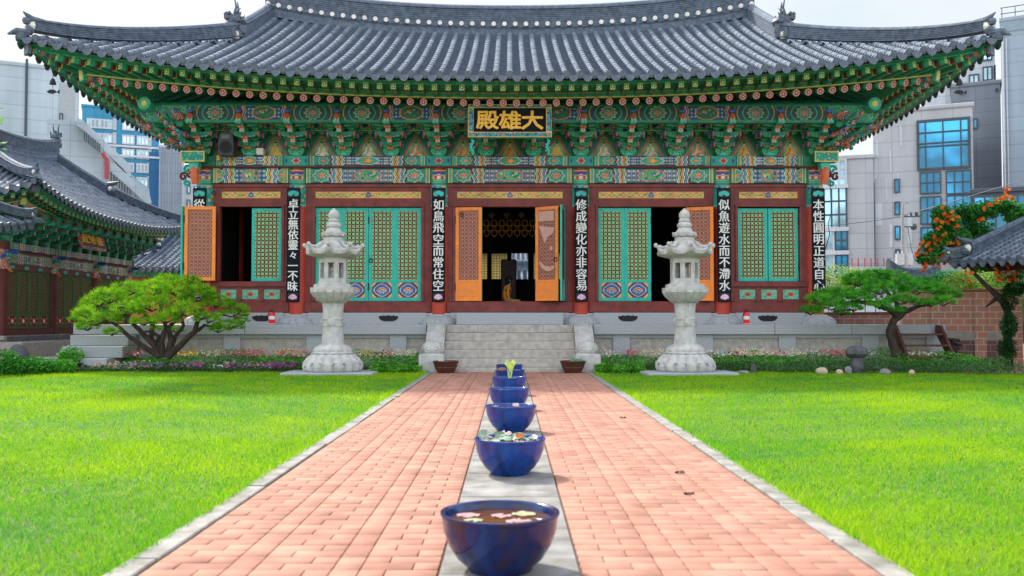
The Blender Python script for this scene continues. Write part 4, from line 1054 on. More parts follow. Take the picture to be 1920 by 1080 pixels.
for sx,lb in((-1,'small dark fish-shaped wind chime hanging under the left eave corner'),(1,'small dark fish-shaped wind chime hanging under the right eave corner')):
    p=at(100,150,19.95) if sx<0 else at(1800,150,20.0)
    e=empty('wind_chime',(p.x,p.y,p.z),0,lb,'wind chime','wind chimes at the eave corners')
    mb=MB(); mb.cyl((0,0,0),(0,0,.45),.006,5); mb.lathe([(.07,-.10),(.055,-.03),(.03,.02),(.005,.03)],12); mb.build('bell',M_iron,e,True)
    mb=MB(); mb.cyl((0,0,-.1),(0,0,-.22),.004,4); T=Matrix.Translation((0,0,-.26)); mb.prism([(-.13,.0),(-.06,.05),(.04,.045),(.09,.0),(.15,.05),(.14,-.05),(.09,-.01),(.0,-.045),(-.08,-.03)],-.008,.008,T=T); mb.build('fish_plate',M_iron,e)
M_fred=mat('extinguisher_red',(.75,.01,.02),.3,.08,6); M_fpk=mat('pink_tray',(.8,.35,.40),.5,.08,6)
for px,lb in((510,'red fire extinguisher on a pink tray, left of the left stone lantern'),(1400,'red fire extinguisher on a pink tray, right of the right stone lantern')):
    p=at(px,609,22.55); e=empty('fire_extinguisher',(p.x,p.y,1.045),0,lb,'fire extinguisher','fire extinguishers on the podium')
    mb=MB(); mb.lathe([(.075,.025),(.078,.05),(.078,.24),(.05,.29),(.02,.30)],16); mb.build('cylinder',M_fred,e,True)
    mb=MB(); mb.cyl((0,0,.29),(0,0,.33),.02,8); mb.box(-.05,.05,-.012,.012,.33,.35); mb.tube([(0,-.02,.32),(-.06,-.03,.30),(-.095,-.02,.2),(-.09,-.02,.12)],.009,6); mb.build('valve',M_iron,e,True)
    mb=MB(); mb.lathe([(.0792,.12),(.0792,.20)],16); mb.build('instruction_label',M_wht,e,True)
    mb=MB(); mb.bbox(-.10,.10,-.09,.09,0,.025,.01); mb.build('tray',M_fpk,e)
# ---- seated person
def person():
    me=bpy.data.meshes.new('person'); 
    V=[(0,0,.12),(.0,.0,.26),(.03,0,.42),(.06,0,.55),(.085,0,.61),(.10,0,.68),(.115,0,.76),(.135,0,.80),
       (.03,.17,.53),(.07,.22,.34),(.20,.18,.20),(.28,.14,.17),          # far arm to 11
       (.03,-.17,.53),(-.01,-.23,.35),(.04,-.26,.14),(.06,-.27,.03),     # near arm to 15, hand on the floor
       (.05,.12,.12),(.36,.22,.13),(.40,-.04,.07),(.50,-.10,.05),        # far leg folded 16-19
       (.05,-.12,.12),(.38,-.22,.14),(.36,.05,.07),(.30,.14,.05)]        # near leg 20-23
    E=[(0,1),(1,2),(2,3),(3,4),(4,5),(5,6),(6,7),(3,8),(8,9),(9,10),(10,11),(3,12),(12,13),(13,14),(14,15),(0,16),(16,17),(17,18),(18,19),(0,20),(20,21),(21,22),(22,23)]
    rad=[.15,.135,.145,.12,.05,.05,.095,.085,.06,.045,.035,.025,.06,.045,.035,.025,.10,.075,.055,.04,.10,.075,.055,.04]
    me.from_pydata(V,E,[]); o=bpy.data.objects.new('tmp',me); COL.objects.link(o)
    m=o.modifiers.new('s','SKIN'); 
    for i,r in enumerate(rad): me.skin_vertices[0].data[i].radius=(r,r*(.8 if i in(1,2,3) else 1))
    me.skin_vertices[0].data[0].use_root=True
    o.modifiers.new('u','SUBSURF').levels=2
    dg=bpy.context.evaluated_depsgraph_get(); mm=bpy.data.meshes.new_from_object(o.evaluated_get(dg)); bpy.data.objects.remove(o); return mm
pme=person(); M_skin=mat('skin',(.50,.26,.17),.6,.08,9); M_shirt=mat('ochre_shirt',(.72,.27,.03),.85,.15,14); M_trs=mat('mustard_trousers',(.55,.30,.05),.85,.15,14); M_hair=mat('black_hair',(.012,.010,.010),.5,.3,40)
for m_ in(M_shirt,M_trs,M_skin): pme.materials.append(m_)
for pl in pme.polygons:
    c=pl.center
    if c.z>.585 or (c.z<.22 and c.y<-.21 and c.x<.12) or (c.x>.22 and .15<c.z<.24 and c.y>.1 and False): pl.material_index=2
    elif (c.z<.20 and c.x>-.02) or c.z<.14: pl.material_index=1
    pl.use_smooth=True
pe=empty('seated_person',(-.10,24.7,1.505),R(14),'person in ochre shirt and trousers sitting on the floor inside the centre door','person')
pe.scale=(.86,.86,.90); b_=link('body',pme,pe)
mb=MB(); mb.sphere((.095,0,.775),.115,14,0,sc=(1.0,.95,1.02)); mb.sphere((.05,0,.72),.095,12,0,sc=(.9,.95,1.0)); 
for k in range(30):
    a=random.uniform(0,6.28); mb.tube([(.09+.09*math.cos(a),.085*math.sin(a),.83),(.05+.115*math.cos(a)*.8,.11*math.sin(a),.72)],[.018,.006],4)
mb.build('hair',M_hair,b_,True)
mb=MB(); mb.sphere((.205,0,.735),.018,6); mb.sphere((.20,-.035,.765),.012,6,1); mb.sphere((.20,.035,.765),.012,6,1); mb.sphere((.19,0,.695),.02,6,2,sc=(1,1.2,.5)); mb.sphere((.11,-.10,.74),.024,6,0,sc=(.8,.4,1.2)); mb.build('face_features',[M_skin,M_hair,mat('lips',(.45,.12,.10),.6,.05,9)],b_,True)
mb=MB()
for k in range(5):
    a=R(-30+15*k); mb.tube([(.06,-.27,.02),(.06+.07*math.cos(a),-.27+.07*math.sin(a)-.0,.015),(.06+.11*math.cos(a),-.27+.11*math.sin(a),.008)],[.012,.010,.008],6)
mb.build('fingers',M_skin,b_,True)
mb=MB(); mb.lathe([(.30,0),(.33,.04),(.32,.10),(.26,.13)],20); tag(mb.build('floor_cushion',mat('navy_cloth',(.015,.03,.10),.9,.2,9),None,True,loc=(.45,24.8,1.505)),'dark navy round cushion on the hall floor beside the seated person','cushion')

# ================================================================== PODIUM and STAIRS
pod=empty('stone_podium',(0,22.1,0),0,'long pale granite podium with sunken panels carrying the hall','podium')
PX=10.2
mb=MB(); mb.box(-PX+.15,PX-.15,.22,10.3,0,.80)
mb.box(-PX+.02,PX-.02,.30,10.6,.80,1.028); mb.build('core',M_gran2,pod)
joints=[-PX,-8.0,-6.2,-4.1,-1.95]
for sg in(1,-1):
    xs=[sg*x for x in joints]
    for a,b in zip(xs[:-1],xs[1:]):
        lo,hi=min(a,b)+.004,max(a,b)-.004
        m=MB(); m.bbox(lo,hi,-.02,.60,.81,1.04,.012); m.build('coping_stone',M_gran,pod)
m=MB(); m.bbox(-1.94,1.94,.0,.60,.81,1.036,.012); m.build('coping_stone',M_gran,pod)
m=MB(); m.box(-PX+.04,PX-.04,.60,10.5,1.0,1.034); m.build('paving',M_gran,pod)
m=MB()
for sg in(-1,1):
    for k in range(5):
        xc=sg*(2.62+1.95*k) if k<4 else sg*(PX-.22)
        m.bbox(xc-.20,xc+.20,.06,.25,.16,.808,.01)
m.bbox(-PX+.05,PX-.05,.03,.24,.0,.158,.012); m.box(-PX+.06,PX-.06,.085,.25,.73,.808)
m.build('pilasters',M_gran,pod)
m=MB(); m.box(-PX+.08,PX-.08,.14,.24,.15,.74)
for sg in(-1,1): m.box(sg*(PX-.12)-.05,sg*(PX-.12)+.05,.2,10.2,.0,.80)
m.build('panels',M_gran2,pod)
st=empty('stone_staircase',(0,20.65,0),0,'six-step granite staircase with scrolled side walls below the centre door','staircase')
zt=[.105,.292,.478,.664,.85]; ys=[0,.29,.58,.87,1.16]
for k in range(5):
    m=MB(); m.bbox(-1.48,1.48,ys[k],ys[k]+.45 if k<4 else 1.43,max(0,zt[k]-.19),zt[k],.014)
    if k>0: m.box(-1.47,1.47,ys[k]+.03,1.42,0,zt[k]-.19)
    m.build('step',M_gran2 if k<4 else M_gran2,st)
m=MB()
for a,b in((-1.48,-.75),(-.745,.78),(.785,1.48)): m.bbox(a,b,1.425,1.50,.855,1.038,.006)
m.build('step',M_gran2,st)
for sg in(-1,1):
    m=MB(); T=Matrix(((0,1,0,0),(1,0,0,0),(0,0,1,0),(0,0,0,1)))
    xa,xb=(1.485,1.90)
    prof=[(1.62,0),(1.62,1.05),(1.42,1.08),(1.15,1.00),(.92,.86),(.74,.70),(.60,.55),(.52,.50),(.40,.42),(.34,.36),(.34,0)]
    m.prism(prof,sg*xa,sg*xb,0,T=T)
    m.bbox(min(sg*1.43,sg*1.98),max(sg*1.43,sg*1.98),-.12,.40,0,.40,.015)
    m.lathe([(.20,.0),(.235,.05),(.24,.12),(.20,.20),(.12,.26),(.02,.28)],24,c=(sg*1.69,.14,.42),mod=lambda t,z,r:r*(1+.09*abs(math.cos(3*t))))
    m.lathe([(.23,0),(.23,.03),(.20,.035)],24,c=(sg*1.69,.14,.395))
    for dx in(-.09,.09): 
        m.tube([(sg*1.69+dx+.062*math.cos(t*PI/7),-.085-.0*t,.51+.065*math.sin(t*PI/7)) for t in range(15)],.016,6,0,False); m.sphere((sg*1.69+dx,-.075,.51),.045,8)
    # carved bead line
    for dx in(-.165,.165): m.tube([(sg*1.69+dx,y-.012,z+.012) for y,z in prof[2:8]],.014,6)
    m.build('side_wall',M_lant,st,True,ang=40)
# left end steps of the podium
ls=empty('end_steps',(-9.6,21.0,0),0,'low grey granite steps at the left end of the podium behind the pine','steps')
for k,(x0,x1,z0,z1,y) in enumerate(((-10.05,-8.72,.56,.80,21.62),(-10.05,-8.70,.30,.555,21.25),(-9.75,-8.9,.0,.295,20.90))):
    m=MB(); m.bbox(x0+9.6,x1+9.6,y-21.0,1.09,z0,z1,.012); m.build('step',M_gran,ls)
# wooden steps at the right end
ws=empty('wooden_steps',(9.45,21.2,0),0,'dark brown wooden steps leaning against the right end of the podium','steps')
M_bw=mat('dark_stained_wood',(.09,.03,.02),.6,.3,8,.1)
T=Matrix(((0,1,0,0),(1,0,0,0),(0,0,1,0),(0,0,0,1)))
for x in(-.52,.52):
    m=MB(); m.prism([(.85,1.03),(.62,1.03),(-.35,.0),(-.05,.0),(.85,.85)],x-.03,x+.03,0,T=T); m.build('stringer',M_bw,ws)
for z,y in((.80,.50),(.55,.27),(.30,.03)):
    m=MB(); m.bbox(-.49,.49,y-.12,y+.16,z,z+.04,.006); m.build('tread',M_bw,ws)

# ================================================================== STONE LANTERNS
def petal(n,amp,ph=0): return lambda t,z,r:r*(1+amp*(abs(math.cos(n*t/2+ph))**.6-.6))
lan=empty('stone_lantern',(-3.76,20.1,0),0,'tall carved granite lantern on the left lawn, beside the pine','stone lantern','pair of carved granite lanterns')
m=MB(); m.bbox(-.95,.95,-.72,.78,-.02,.065,.012); m.build('plinth',M_gran,lan)
m=MB()
m.lathe([(.60,.06),(.645,.09),(.665,.16),(.65,.25),(.59,.34),(.50,.41),(.44,.44)],96,mod=petal(16,.10)); m.lathe([(.44,.435),(.47,.45),(.45,.475),(.42,.48)],48)
m.lathe([(.42,.47),(.43,.52),(.39,.57),(.31,.62),(.29,.63)],72,mod=petal(12,.11))
for k in range(8):
    t0=k*PI/4+PI/8
    for sgn in(-1,1):
        pts=[]
        for j in range(12):
            a=j*.55; rr=.085*(1-j/13); tt=t0+sgn*(.13)+rr*math.cos(a)*sgn/.66; z=.20+rr*math.sin(a); rad=.675-.0*j-.35*max(0,z-.16)**1.2; pts.append((rad*math.cos(tt),rad*math.sin(tt),z))
        m.tube(pts,[.016]*10+[.012,.008],5)
m.build('lotus_base',M_lant,lan,True,ang=50)
m=MB(); m.lathe([(.285,.62),(.275,.66),(.27,.70),(.255,.85),(.245,.98),(.255,1.02),(.265,1.03),(.265,1.045),(.25,1.05),(.255,1.12),(.26,1.15),(.275,1.16),(.275,1.18),(.255,1.19),(.245,1.32),(.25,1.42),(.27,1.50),(.285,1.53)],32)
for k in range(4):
    t=k*PI/2-PI/2; T=Matrix.Translation((.262*math.cos(t),.262*math.sin(t),1.105))@Vector((math.cos(t),math.sin(t),0)).to_track_quat('Z','Y').to_matrix().to_4x4()
    m.lathe([(.085,-.02),(.09,.0),(.07,.02),(.035,.03),(.01,.032)],18,mod=petal(8,.15),T=T)
m.build('shaft',M_lant,lan,True,ang=35)
m=MB(); m.lathe([(.26,1.51),(.33,1.56),(.43,1.65),(.485,1.74),(.47,1.76)],96,mod=petal(16,.11)); m.lathe([(.50,1.76),(.505,1.765),(.505,1.83),(.50,1.835)],8,rot=PI/8); m.lathe([(.43,1.83),(.43,1.90),(.40,1.915)],8,rot=PI/8)
m.build('lotus_capital',M_lant,lan,True,ang=35)
m=MB()
# octagonal firebox: alternating open and closed faces
ro=.345; ap=ro*math.cos(PI/8); sdw=ro*2*math.sin(PI/8)
for k in range(8):
    t=-PI/2+k*PI/4; T=Matrix.Rotation(t+PI/2,4,'Z')
    y1=-ap; hw=sdw/2
    m.box(-hw,hw,y1,y1+.05,1.915,2.03,T=T); m.box(-hw,hw,y1,y1+.05,2.36,2.46,T=T)
    m.box(-hw,-hw*.52,y1,y1+.05,2.03,2.36,T=T); m.box(hw*.52,hw,y1,y1+.05,2.03,2.36,T=T)
m.lathe([(.36,1.912),(.36,1.95),(.345,1.955)],8,rot=PI/8); m.lathe([(.355,2.44),(.37,2.46),(.37,2.50)],8,rot=PI/8)
m.lathe([(.09,1.95),(.10,2.02),(.06,2.10),(.05,2.16),(.075,2.20),(.055,2.27),(.01,2.29)],12)
m.build('firebox',M_lant,lan,True,ang=30)
def roofmod(R0):
    def f(t,z,r):
        q=abs(math.cos(4*(t))) ; q=q**5
        w=max(0,(r/R0-.55)/.45); poly=math.cos(PI/8)/math.cos(((t+PI/8)%(PI/4))-PI/8)
        return (r*poly*(1+.075*q*w), z+.085*R0/.66*q*w*w)
    return f
m=MB()
m.lathe([(.36,2.46),(.50,2.49),(.62,2.52),(.645,2.535),(.66,2.60),(.64,2.615),(.55,2.625),(.44,2.66),(.36,2.72),(.30,2.79),(.28,2.83)],96,mod=roofmod(.66))
for k in range(8):
    t=k*PI/4; pts=[]
    for r_,z_ in((.69,2.72),(.60,2.70),(.48,2.70),(.38,2.75),(.30,2.82)): pts.append((r_*math.cos(t),r_*math.sin(t),z_))
    m.tube(pts,[.035,.035,.03,.026,.02],6)
    p=Vector(pts[0]); m.sphere(p+Vector((0,0,.02)),.052,8)
m.build('roof',M_lant,lan,True,ang=35)
m=MB(); m.lathe([(.22,2.82),(.23,2.84),(.22,2.90),(.19,2.92)],24); m.lathe([(.20,2.91),(.27,2.93),(.285,2.985),(.24,3.00),(.19,3.04),(.16,3.09),(.14,3.12)],64,mod=roofmod(.285))
m.lathe([(.13,3.11),(.165,3.14),(.17,3.18),(.14,3.22),(.12,3.235)],24,mod=petal(10,.05)); m.lathe([(.10,3.23),(.125,3.25),(.13,3.285),(.10,3.31)],24); m.lathe([(.09,3.30),(.12,3.34),(.125,3.40),(.10,3.46),(.05,3.50),(.02,3.53),(.003,3.54)],32,mod=petal(8,.06))
m.build('finial',M_lant,lan,True,ang=40)
for c_ in kids(lan):
    q_={'shaft':.88,'roof':.90,'firebox':.90,'lotus_base':.93,'finial':.94,'lotus_capital':.97}.get(c_.name.split('.')[0])
    if q_: c_.scale=(q_,q_,1)
l2=copy_tree(lan); l2.location=(3.73,20.1,0); l2['label']='tall carved granite lantern on the right lawn, in front of the half-open door'
l2.rotation_euler=(0,0,R(3))

# ================================================================== BOWLS ON THE PATH
def glaze(name,c1,c2,c3):
    m_,t,b=nmat(name); b.inputs['Roughness'].default_value=.16; b.inputs['Coat Weight'].default_value=.0; b.inputs['Coat Roughness'].default_value=.06
    g=t.nodes.new('ShaderNodeTexCoord'); n=t.nodes.new('ShaderNodeTexNoise'); mp=t.nodes.new('ShaderNodeMapping'); mp.inputs['Scale'].default_value=(1,1,.35)
    n.inputs['Scale'].default_value=9; n.inputs['Detail'].default_value=7; t.links.new(g.outputs['Object'],mp.inputs[0]); t.links.new(mp.outputs[0],n.inputs[0])
    r=t.nodes.new('ShaderNodeValToRGB'); e=r.color_ramp.elements; e[0].position=.32; e[1].position=.68; e[0].color=(*c1,1); e[1].color=(*c3,1); x=e.new(.5); x.color=(*c2,1)
    t.links.new(n.outputs['Fac'],r.inputs[0]); t.links.new(r.outputs[0],b.inputs['Base Color'])
    n2=t.nodes.new('ShaderNodeTexNoise'); n2.inputs['Scale'].default_value=22; bp=t.nodes.new('ShaderNodeBump'); bp.inputs['Strength'].default_value=.12; bp.inputs['Distance'].default_value=.01
    t.links.new(mp.outputs[0],n2.inputs[0]); t.links.new(n2.outputs['Fac'],bp.inputs['Height']); t.links.new(bp.outputs[0],b.inputs['Normal']); return m_
M_gz=glaze('cobalt_glaze',(.002,.018,.12),(.002,.050,.27),(.012,.022,.14))
M_gz2=glaze('dark_cobalt_glaze',(.002,.028,.15),(.005,.014,.085),(.030,.012,.03))
m_,t,b=nmat('pond_water'); b.inputs['Base Color'].default_value=(.10,.035,.012,1); b.inputs['Roughness'].default_value=.05; M_water=m_
M_lily=cmat('lily_pad',.45,.15)
def padmesh(R0,n,seed,cols,dry=0):
    r2=random.Random(seed); V=[];F=[];C=[]
    for k in range(n):
        a=r2.uniform(0,6.28); d=R0*math.sqrt(r2.uniform(0,.8)); x,y=d*math.cos(a),d*math.sin(a); r=r2.uniform(.040,.062) if n==9 and seed==4 else r2.uniform(.022,.05); ph=r2.uniform(0,6.28); lift=r2.choice([.002,.004,.006]+([.02,.03] if dry else [])); tx,ty=(r2.uniform(-.5,.5),r2.uniform(-.5,.5)) if lift>.01 else (0,0)
        c=r2.choice(cols); b0=len(V); V.append((x,y,lift)); C.append(c)
        for j in range(11):
            t=ph+.3+j*(2*PI-.6)/10; rr=r*(1+.06*math.sin(3*t+k)); dx,dy=rr*math.cos(t),rr*math.sin(t)*.9; V.append((x+dx,y+dy,lift+dx*tx+dy*ty+.003*math.sin(5*t))); C.append(tuple(v*r2.uniform(.85,1.1) for v in c))
        F+= [(b0,b0+1+j,b0+2+j) for j in range(10)]
    return npmesh('floating_leaves',V,F,M_lily,np.array(C))
def bowl(name,x,y,D,H,label,gz,seed,cols,n,water=.04,grp='blue glazed water bowls in a row on the path'):
    e=empty(name,(x,y,.018),0,label,'water bowl',grp); r=D/2
    m=MB(); m.lathe([(r*.50,0),(r*.54,.005),(r*.56,.02),(r*.72,H*.22),(r*.86,H*.45),(r*.94,H*.68),(r*.965,H*.88),(r*.985,H*.93),(r,H*.965),(r*.995,H*.99),(r*.96,H),(r*.925,H*.985),(r*.91,H*.94),(r*.89,H*.7),(r*.75,H*.4),(r*.3,H*.15),(.001,H*.12)],64)
    m.build('bowl',gz,e,True,ang=60)
    m=MB(); m.lathe([(r*.90,H-water-.002),(r*.898,H-water)],48); m.build('water',M_water,e)
    if n: link('floating_leaves',padmesh(r*.86,n,seed,cols,n>14),e,(0,0,H-water+.003))
    return e
PKL=(.46,.28,.28); GRL=(.22,.40,.22); WTL=(.46,.43,.35); BRL=(.32,.12,.03)
bowl('glazed_bowl',-.045,4.33,.545,.265,'front and largest-looking dark blue glazed bowl with brown water and floating leaves',M_gz2,4,[PKL,(.5,.36,.34),PKL,(.4,.4,.22),(.5,.22,.08)],9)
o=bowl('glazed_bowl',0,7.0,.53,.265,'second blue bowl from the front, crowded with upturned pale lily pads',M_gz,5,[(.30,.42,.34),WTL,PKL,(.25,.42,.25)],34,.02)
mb=MB(); 
for (x,y,z,r_,tx,ty) in((-.20,.08,.315,.045,65,20),(-.07,.05,.295,.045,60,-30),(.10,.0,.285,.045,12,20),(.17,.05,.285,.04,15,-10),(-.12,-.05,.285,.045,12,10)):
    T=Matrix.Translation((x,y,z-.045))@Matrix.Rotation(R(tx),4,'X')@Matrix.Rotation(R(ty),4,'Y'); mb.lathe([(.004,.0),(r_*.6,.004),(r_,.016),(r_*.99,.018),(r_*.6,.008),(.004,.004)],18,T=T)
mb.build('upturned_leaves',mat('grey_green_leaf',(.28,.38,.30),.5,.35,25),o,True)
mb=MB(); T=Matrix.Translation((.07,-.02,.28))@Matrix.Rotation(R(70),4,'X'); mb.lathe([(.004,.0),(.022,.004),(.026,.012)],9,T=T,mod=lambda t,z,r:r*(1+.35*math.cos(2*t))); mb.build('withered_leaf',mat('orange_leaf',(.60,.18,.03),.6,.3,25),o,True)
o=bowl('glazed_bowl',.01,9.66,.53,.265,'third blue bowl from the front, with one curled dry leaf',M_gz,6,[PKL,WTL,BRL],9,.03)
mb=MB(); T=Matrix.Translation((.05,.06,.255))@Matrix.Rotation(R(60),4,'X'); mb.lathe([(.004,.0),(.02,.006),(.028,.02)],9,T=T,mod=lambda t,z,r:r*(1+.35*math.cos(2*t))); mb.build('curled_leaf',mat('pale_leaf',(.55,.45,.42),.6,.2,25),o,True)
bowl('glazed_bowl',-.01,12.05,.53,.265,'fourth blue bowl from the front, with still dark water and few leaves',M_gz,7,[(.2,.3,.12)],4,.035)
o=bowl('glazed_bowl',-.01,14.4,.53,.265,'fifth blue bowl from the front, holding the yellow-green water lily shoots',M_gz,8,[(.25,.4,.1)],5,.03)
mb=MB()
for (x,h,a) in((-.02,.19,-.3),(.05,.20,.5),(.0,.16,.1),(.03,.12,-.1)):
    mb.tube([(x*.5,0,.25),(x,0,.25+h*.6),(x+.02*a,0,.25+h)],.006,5)
    c=Vector((x+.03*a,0,.27+h)); w_=.045
    mb.add([c+Vector((0,0,-.06)),c+Vector((-w_,-.02,.01)),c+Vector((-.01,0,.065)),c+Vector((w_,.02,.02)),c+Vector((0,-.01,0))],[(0,1,4),(1,2,4),(2,3,4),(3,0,4)])
mb.build('water_plant_shoots',mat('young_leaf',(.50,.62,.10),.5,.2,25),o)
o=bowl('glazed_bowl',.0,16.5,.53,.265,'sixth blue bowl from the front, with a brown leaf heap at its left rim',M_gz,9,[BRL,(.2,.3,.1)],8,.02)
mb=MB(); mb.sphere((-.14,0,.27),.085,10,0,sc=(1,.8,.45),jit=.3); mb.build('leaf_heap',mat('dry_leaves',(.25,.12,.04),.8,.4,25),o,True)
bowl('glazed_bowl',-.01,18.45,.53,.265,'farthest blue bowl, nearest the stone staircase',M_gz,10,[(.1,.35,.25)],4,.02)
M_clay=mat('dark_brown_glaze',(.075,.025,.018),.3,.25,9,.1)
for px,lb,sd in((836,'dark brown pottery basin at the left foot of the staircase',1),(1074,'dark brown pottery basin at the right foot of the staircase, with green sprouts',2)):
    e=empty('pottery_basin',(AX(px,20.35),20.35,0),0,lb,'basin','brown basins at the staircase'); 
    m=MB(); m.lathe([(.17,0),(.18,.02),(.24,.14),(.265,.22),(.275,.235),(.285,.26),(.27,.275),(.25,.265),(.235,.22),(.15,.05),(.001,.04)],40); m.lathe([(.232,.125),(.243,.132),(.24,.145)],40)
    for k in range(6): a=k*PI/3+.3; m.tube([(.24*math.cos(a)+.03*math.cos(t*.9)*-math.sin(a),.24*math.sin(a)+.03*math.cos(t*.9)*math.cos(a),.18+.03*math.sin(t*.9)) for t in range(8)],.007,5)
    m.build('basin',M_clay,e,True,ang=60); m=MB(); m.lathe([(.23,.205),(.23,.21)],24); m.build('water',M_water,e)
    if sd==2:
        m=MB()
        for k in range(5): x=-.02+.05*k; m.add([(x,0,.21),(x-.04,.02,.29),(x+.01,0,.33),(x+.04,-.02,.28)],[(0,1,2,3)])
        m.build('sprouts',mat('sprout_green',(.08,.30,.12),.5,.2,25),e)
# ================================================================== GROUND, PATH, LAWN
mb=MB(); mb.add([(-400,-60,-.02),(400,-60,-.02),(400,700,-.02),(-400,700,-.02)],[(0,1,2,3)])
tag(mb.build('ground',mat('sandy_ground',(.30,.24,.19),.95,.2,2,.1,world=True,bscale=40)),kind='structure')
M_mort=mat('joint_sand',(.13,.07,.045),.95,.25,30,world=True)
mb=MB(); mb.box(-1.80,1.80,-2,20.66,-.015,.004); tag(mb.build('path_bed',M_mort),kind='structure')
M_brick=cmat('paving_brick',.9,spec=.2,wear=.36)
V=[];F=[];C=[]; r2=random.Random(5)
def brick(x0,x1,y0,y1,z,c,bv=.004):
    b=len(V); 
    V.extend([(x0,y0,0),(x1,y0,0),(x1,y1,0),(x0,y1,0),(x0,y0,z-bv),(x1,y0,z-bv),(x1,y1,z-bv),(x0,y1,z-bv),(x0+bv,y0+bv,z),(x1-bv,y0+bv,z),(x1-bv,y1-bv,z),(x0+bv,y1-bv,z)])
    for a in range(4): 
        n=(a+1)%4; F.append((b+a,b+n,b+4+n,b+4+a)); F.append((b+4+a,b+4+n,b+8+n,b+8+a))
    F.append((b+8,b+9,b+10,b+11)); C.extend([c]*12)
WS=[('w',.36),('n',.128),('w',.36),('n',.128),('w',.36)]; tot=sum(v for _,v in WS); PAL=[(.405,.205,.145),(.40,.200,.140),(.415,.214,.154),(.375,.185,.130),(.40,.208,.150)]
for sg in(-1,1):
    xa=.325
    for s_,(kind,sw) in enumerate(WS):
        sw*=(1.655-.325)/tot; y=1.7+r2.random()*.03; row=r2.randrange(2)
        while y<20.64:
            d=.119*(2 if kind=='n' else 1); y1=min(y+d,20.64)
            cuts=[xa,xa+sw] if kind=='n' else ([xa,xa+sw/3,xa+sw] if row%2 else [xa,xa+sw*2/3,xa+sw])
            for a,b in zip(cuts[:-1],cuts[1:]):
                k=r2.random(); base=PAL[r2.randrange(5)]; base=tuple(v*(.96+.08*k) for v in base)
                lo,hi=(a+.003,b-.003)
                if sg<0: lo,hi=-hi,-lo
                brick(lo,hi,y+.0018,y1-.0018,.015+r2.uniform(-.0012,.0012),base,.0025)
            y=y1; row+=1
        xa+=sw
tag(link('brick_path',npmesh('brick_path',V,F,M_brick,np.array(C))),kind='structure')
mb=MB(); y=1.5
while y<20.6:
    y1=min(y+.92,20.62); mb.bbox(-.315,.315,y+.003,y1-.003,-.01,.0175,.004); y=y1
tag(mb.build('stone_strip',mat('worn_strip_stone',(.24,.23,.215),.85,.2,5,.2,world=True,detail=10,var2=(.12,.115,.10),bscale=90)),kind='structure')
mb=MB()
for sg in(-1,1):
    y=1.5+(.3 if sg>0 else 0)
    while y<20.3:
        y1=min(y+1.0+random.uniform(-.12,.1),20.4); dx=random.uniform(-.012,.012); a,b=1.668+dx,1.80+dx
        mb.bbox(min(sg*a,sg*b),max(sg*a,sg*b),y+.004,y1-.004,-.02,.022+random.uniform(-.004,.004),.006); y=y1
tag(mb.build('kerb',mat('kerb_stone',(.27,.26,.24),.85,.15,6,.2,world=True,detail=10,var2=(.15,.14,.12),bscale=90)),kind='structure')
# lawn soil + blades
M_soil=mat('lawn_soil',(.075,.13,.02),.95,.4,5,.2,world=True)
LB={-1:(-12.6,-1.80),1:(1.80,13.4)}
def lawn_front(x):   # far edge of the lawn
    if x<0: return 20.35 if x>-9.5 else 20.3-(-9.5-x)*.1
    return 20.3 if x<5 else 20.3-.9*min(1,(x-5)/5)**1.5
for sg in(-1,1):
    a,b=LB[sg]; n=30; V=[];F=[]
    for i in range(n+1):
        x=a+(b-a)*i/n; V+= [(x,1.0,.008),(x,lawn_front(x)+.8,.008)]
    F=[(2*i,2*i+2,2*i+3,2*i+1) for i in range(n)]
    m=MB(); m.add(V,F); tag(m.build('lawn_soil',M_soil),kind='structure')
M_grass=cmat('grass_blade',.9,.45,spec=.0)
def blades(x,y,z,h,wd,lean,col,seed=0,seg2=True):
    n=len(x); g=np.random.default_rng(seed); a=g.uniform(0,2*PI,n); ca,sa=np.cos(a),np.sin(a); la=g.uniform(0,2*PI,n); l=lean*h
    base=np.stack([x,y,z],1); side=np.stack([ca*wd/2,sa*wd/2,0*x],1); ld=np.stack([np.cos(la)*l,np.sin(la)*l,0*x],1); up=np.stack([0*x,0*x,h],1)
    if seg2:
        V=np.stack([base-side,base+side,base+side*.8+up*.55+ld*.35,base-side*.8+up*.55+ld*.35,base+up*.95+ld],1).reshape(-1,3)
        i=np.arange(n)*5; F=np.concatenate([np.stack([i,i+1,i+2],1),np.stack([i,i+2,i+3],1),np.stack([i+3,i+2,i+4],1)]); C=np.repeat(col,5,0)
    else:
        V=np.stack([base-side,base+side,base+up+ld],1).reshape(-1,3); i=np.arange(n)*3; F=np.stack([i,i+1,i+2],1); C=np.repeat(col,3,0)
    return V,F,C
def patch(x,y,s,seed):
    """smooth random field for colour and height variation"""
    g=np.random.default_rng(seed); v=0*x
    for k in range(10):
        a=g.uniform(0,2*PI); f=s*g.uniform(.5,2.2); v=v+np.sin((x*math.cos(a)+y*math.sin(a))*f+g.uniform(0,6))/ (1+k*.15)
    return v/4.2
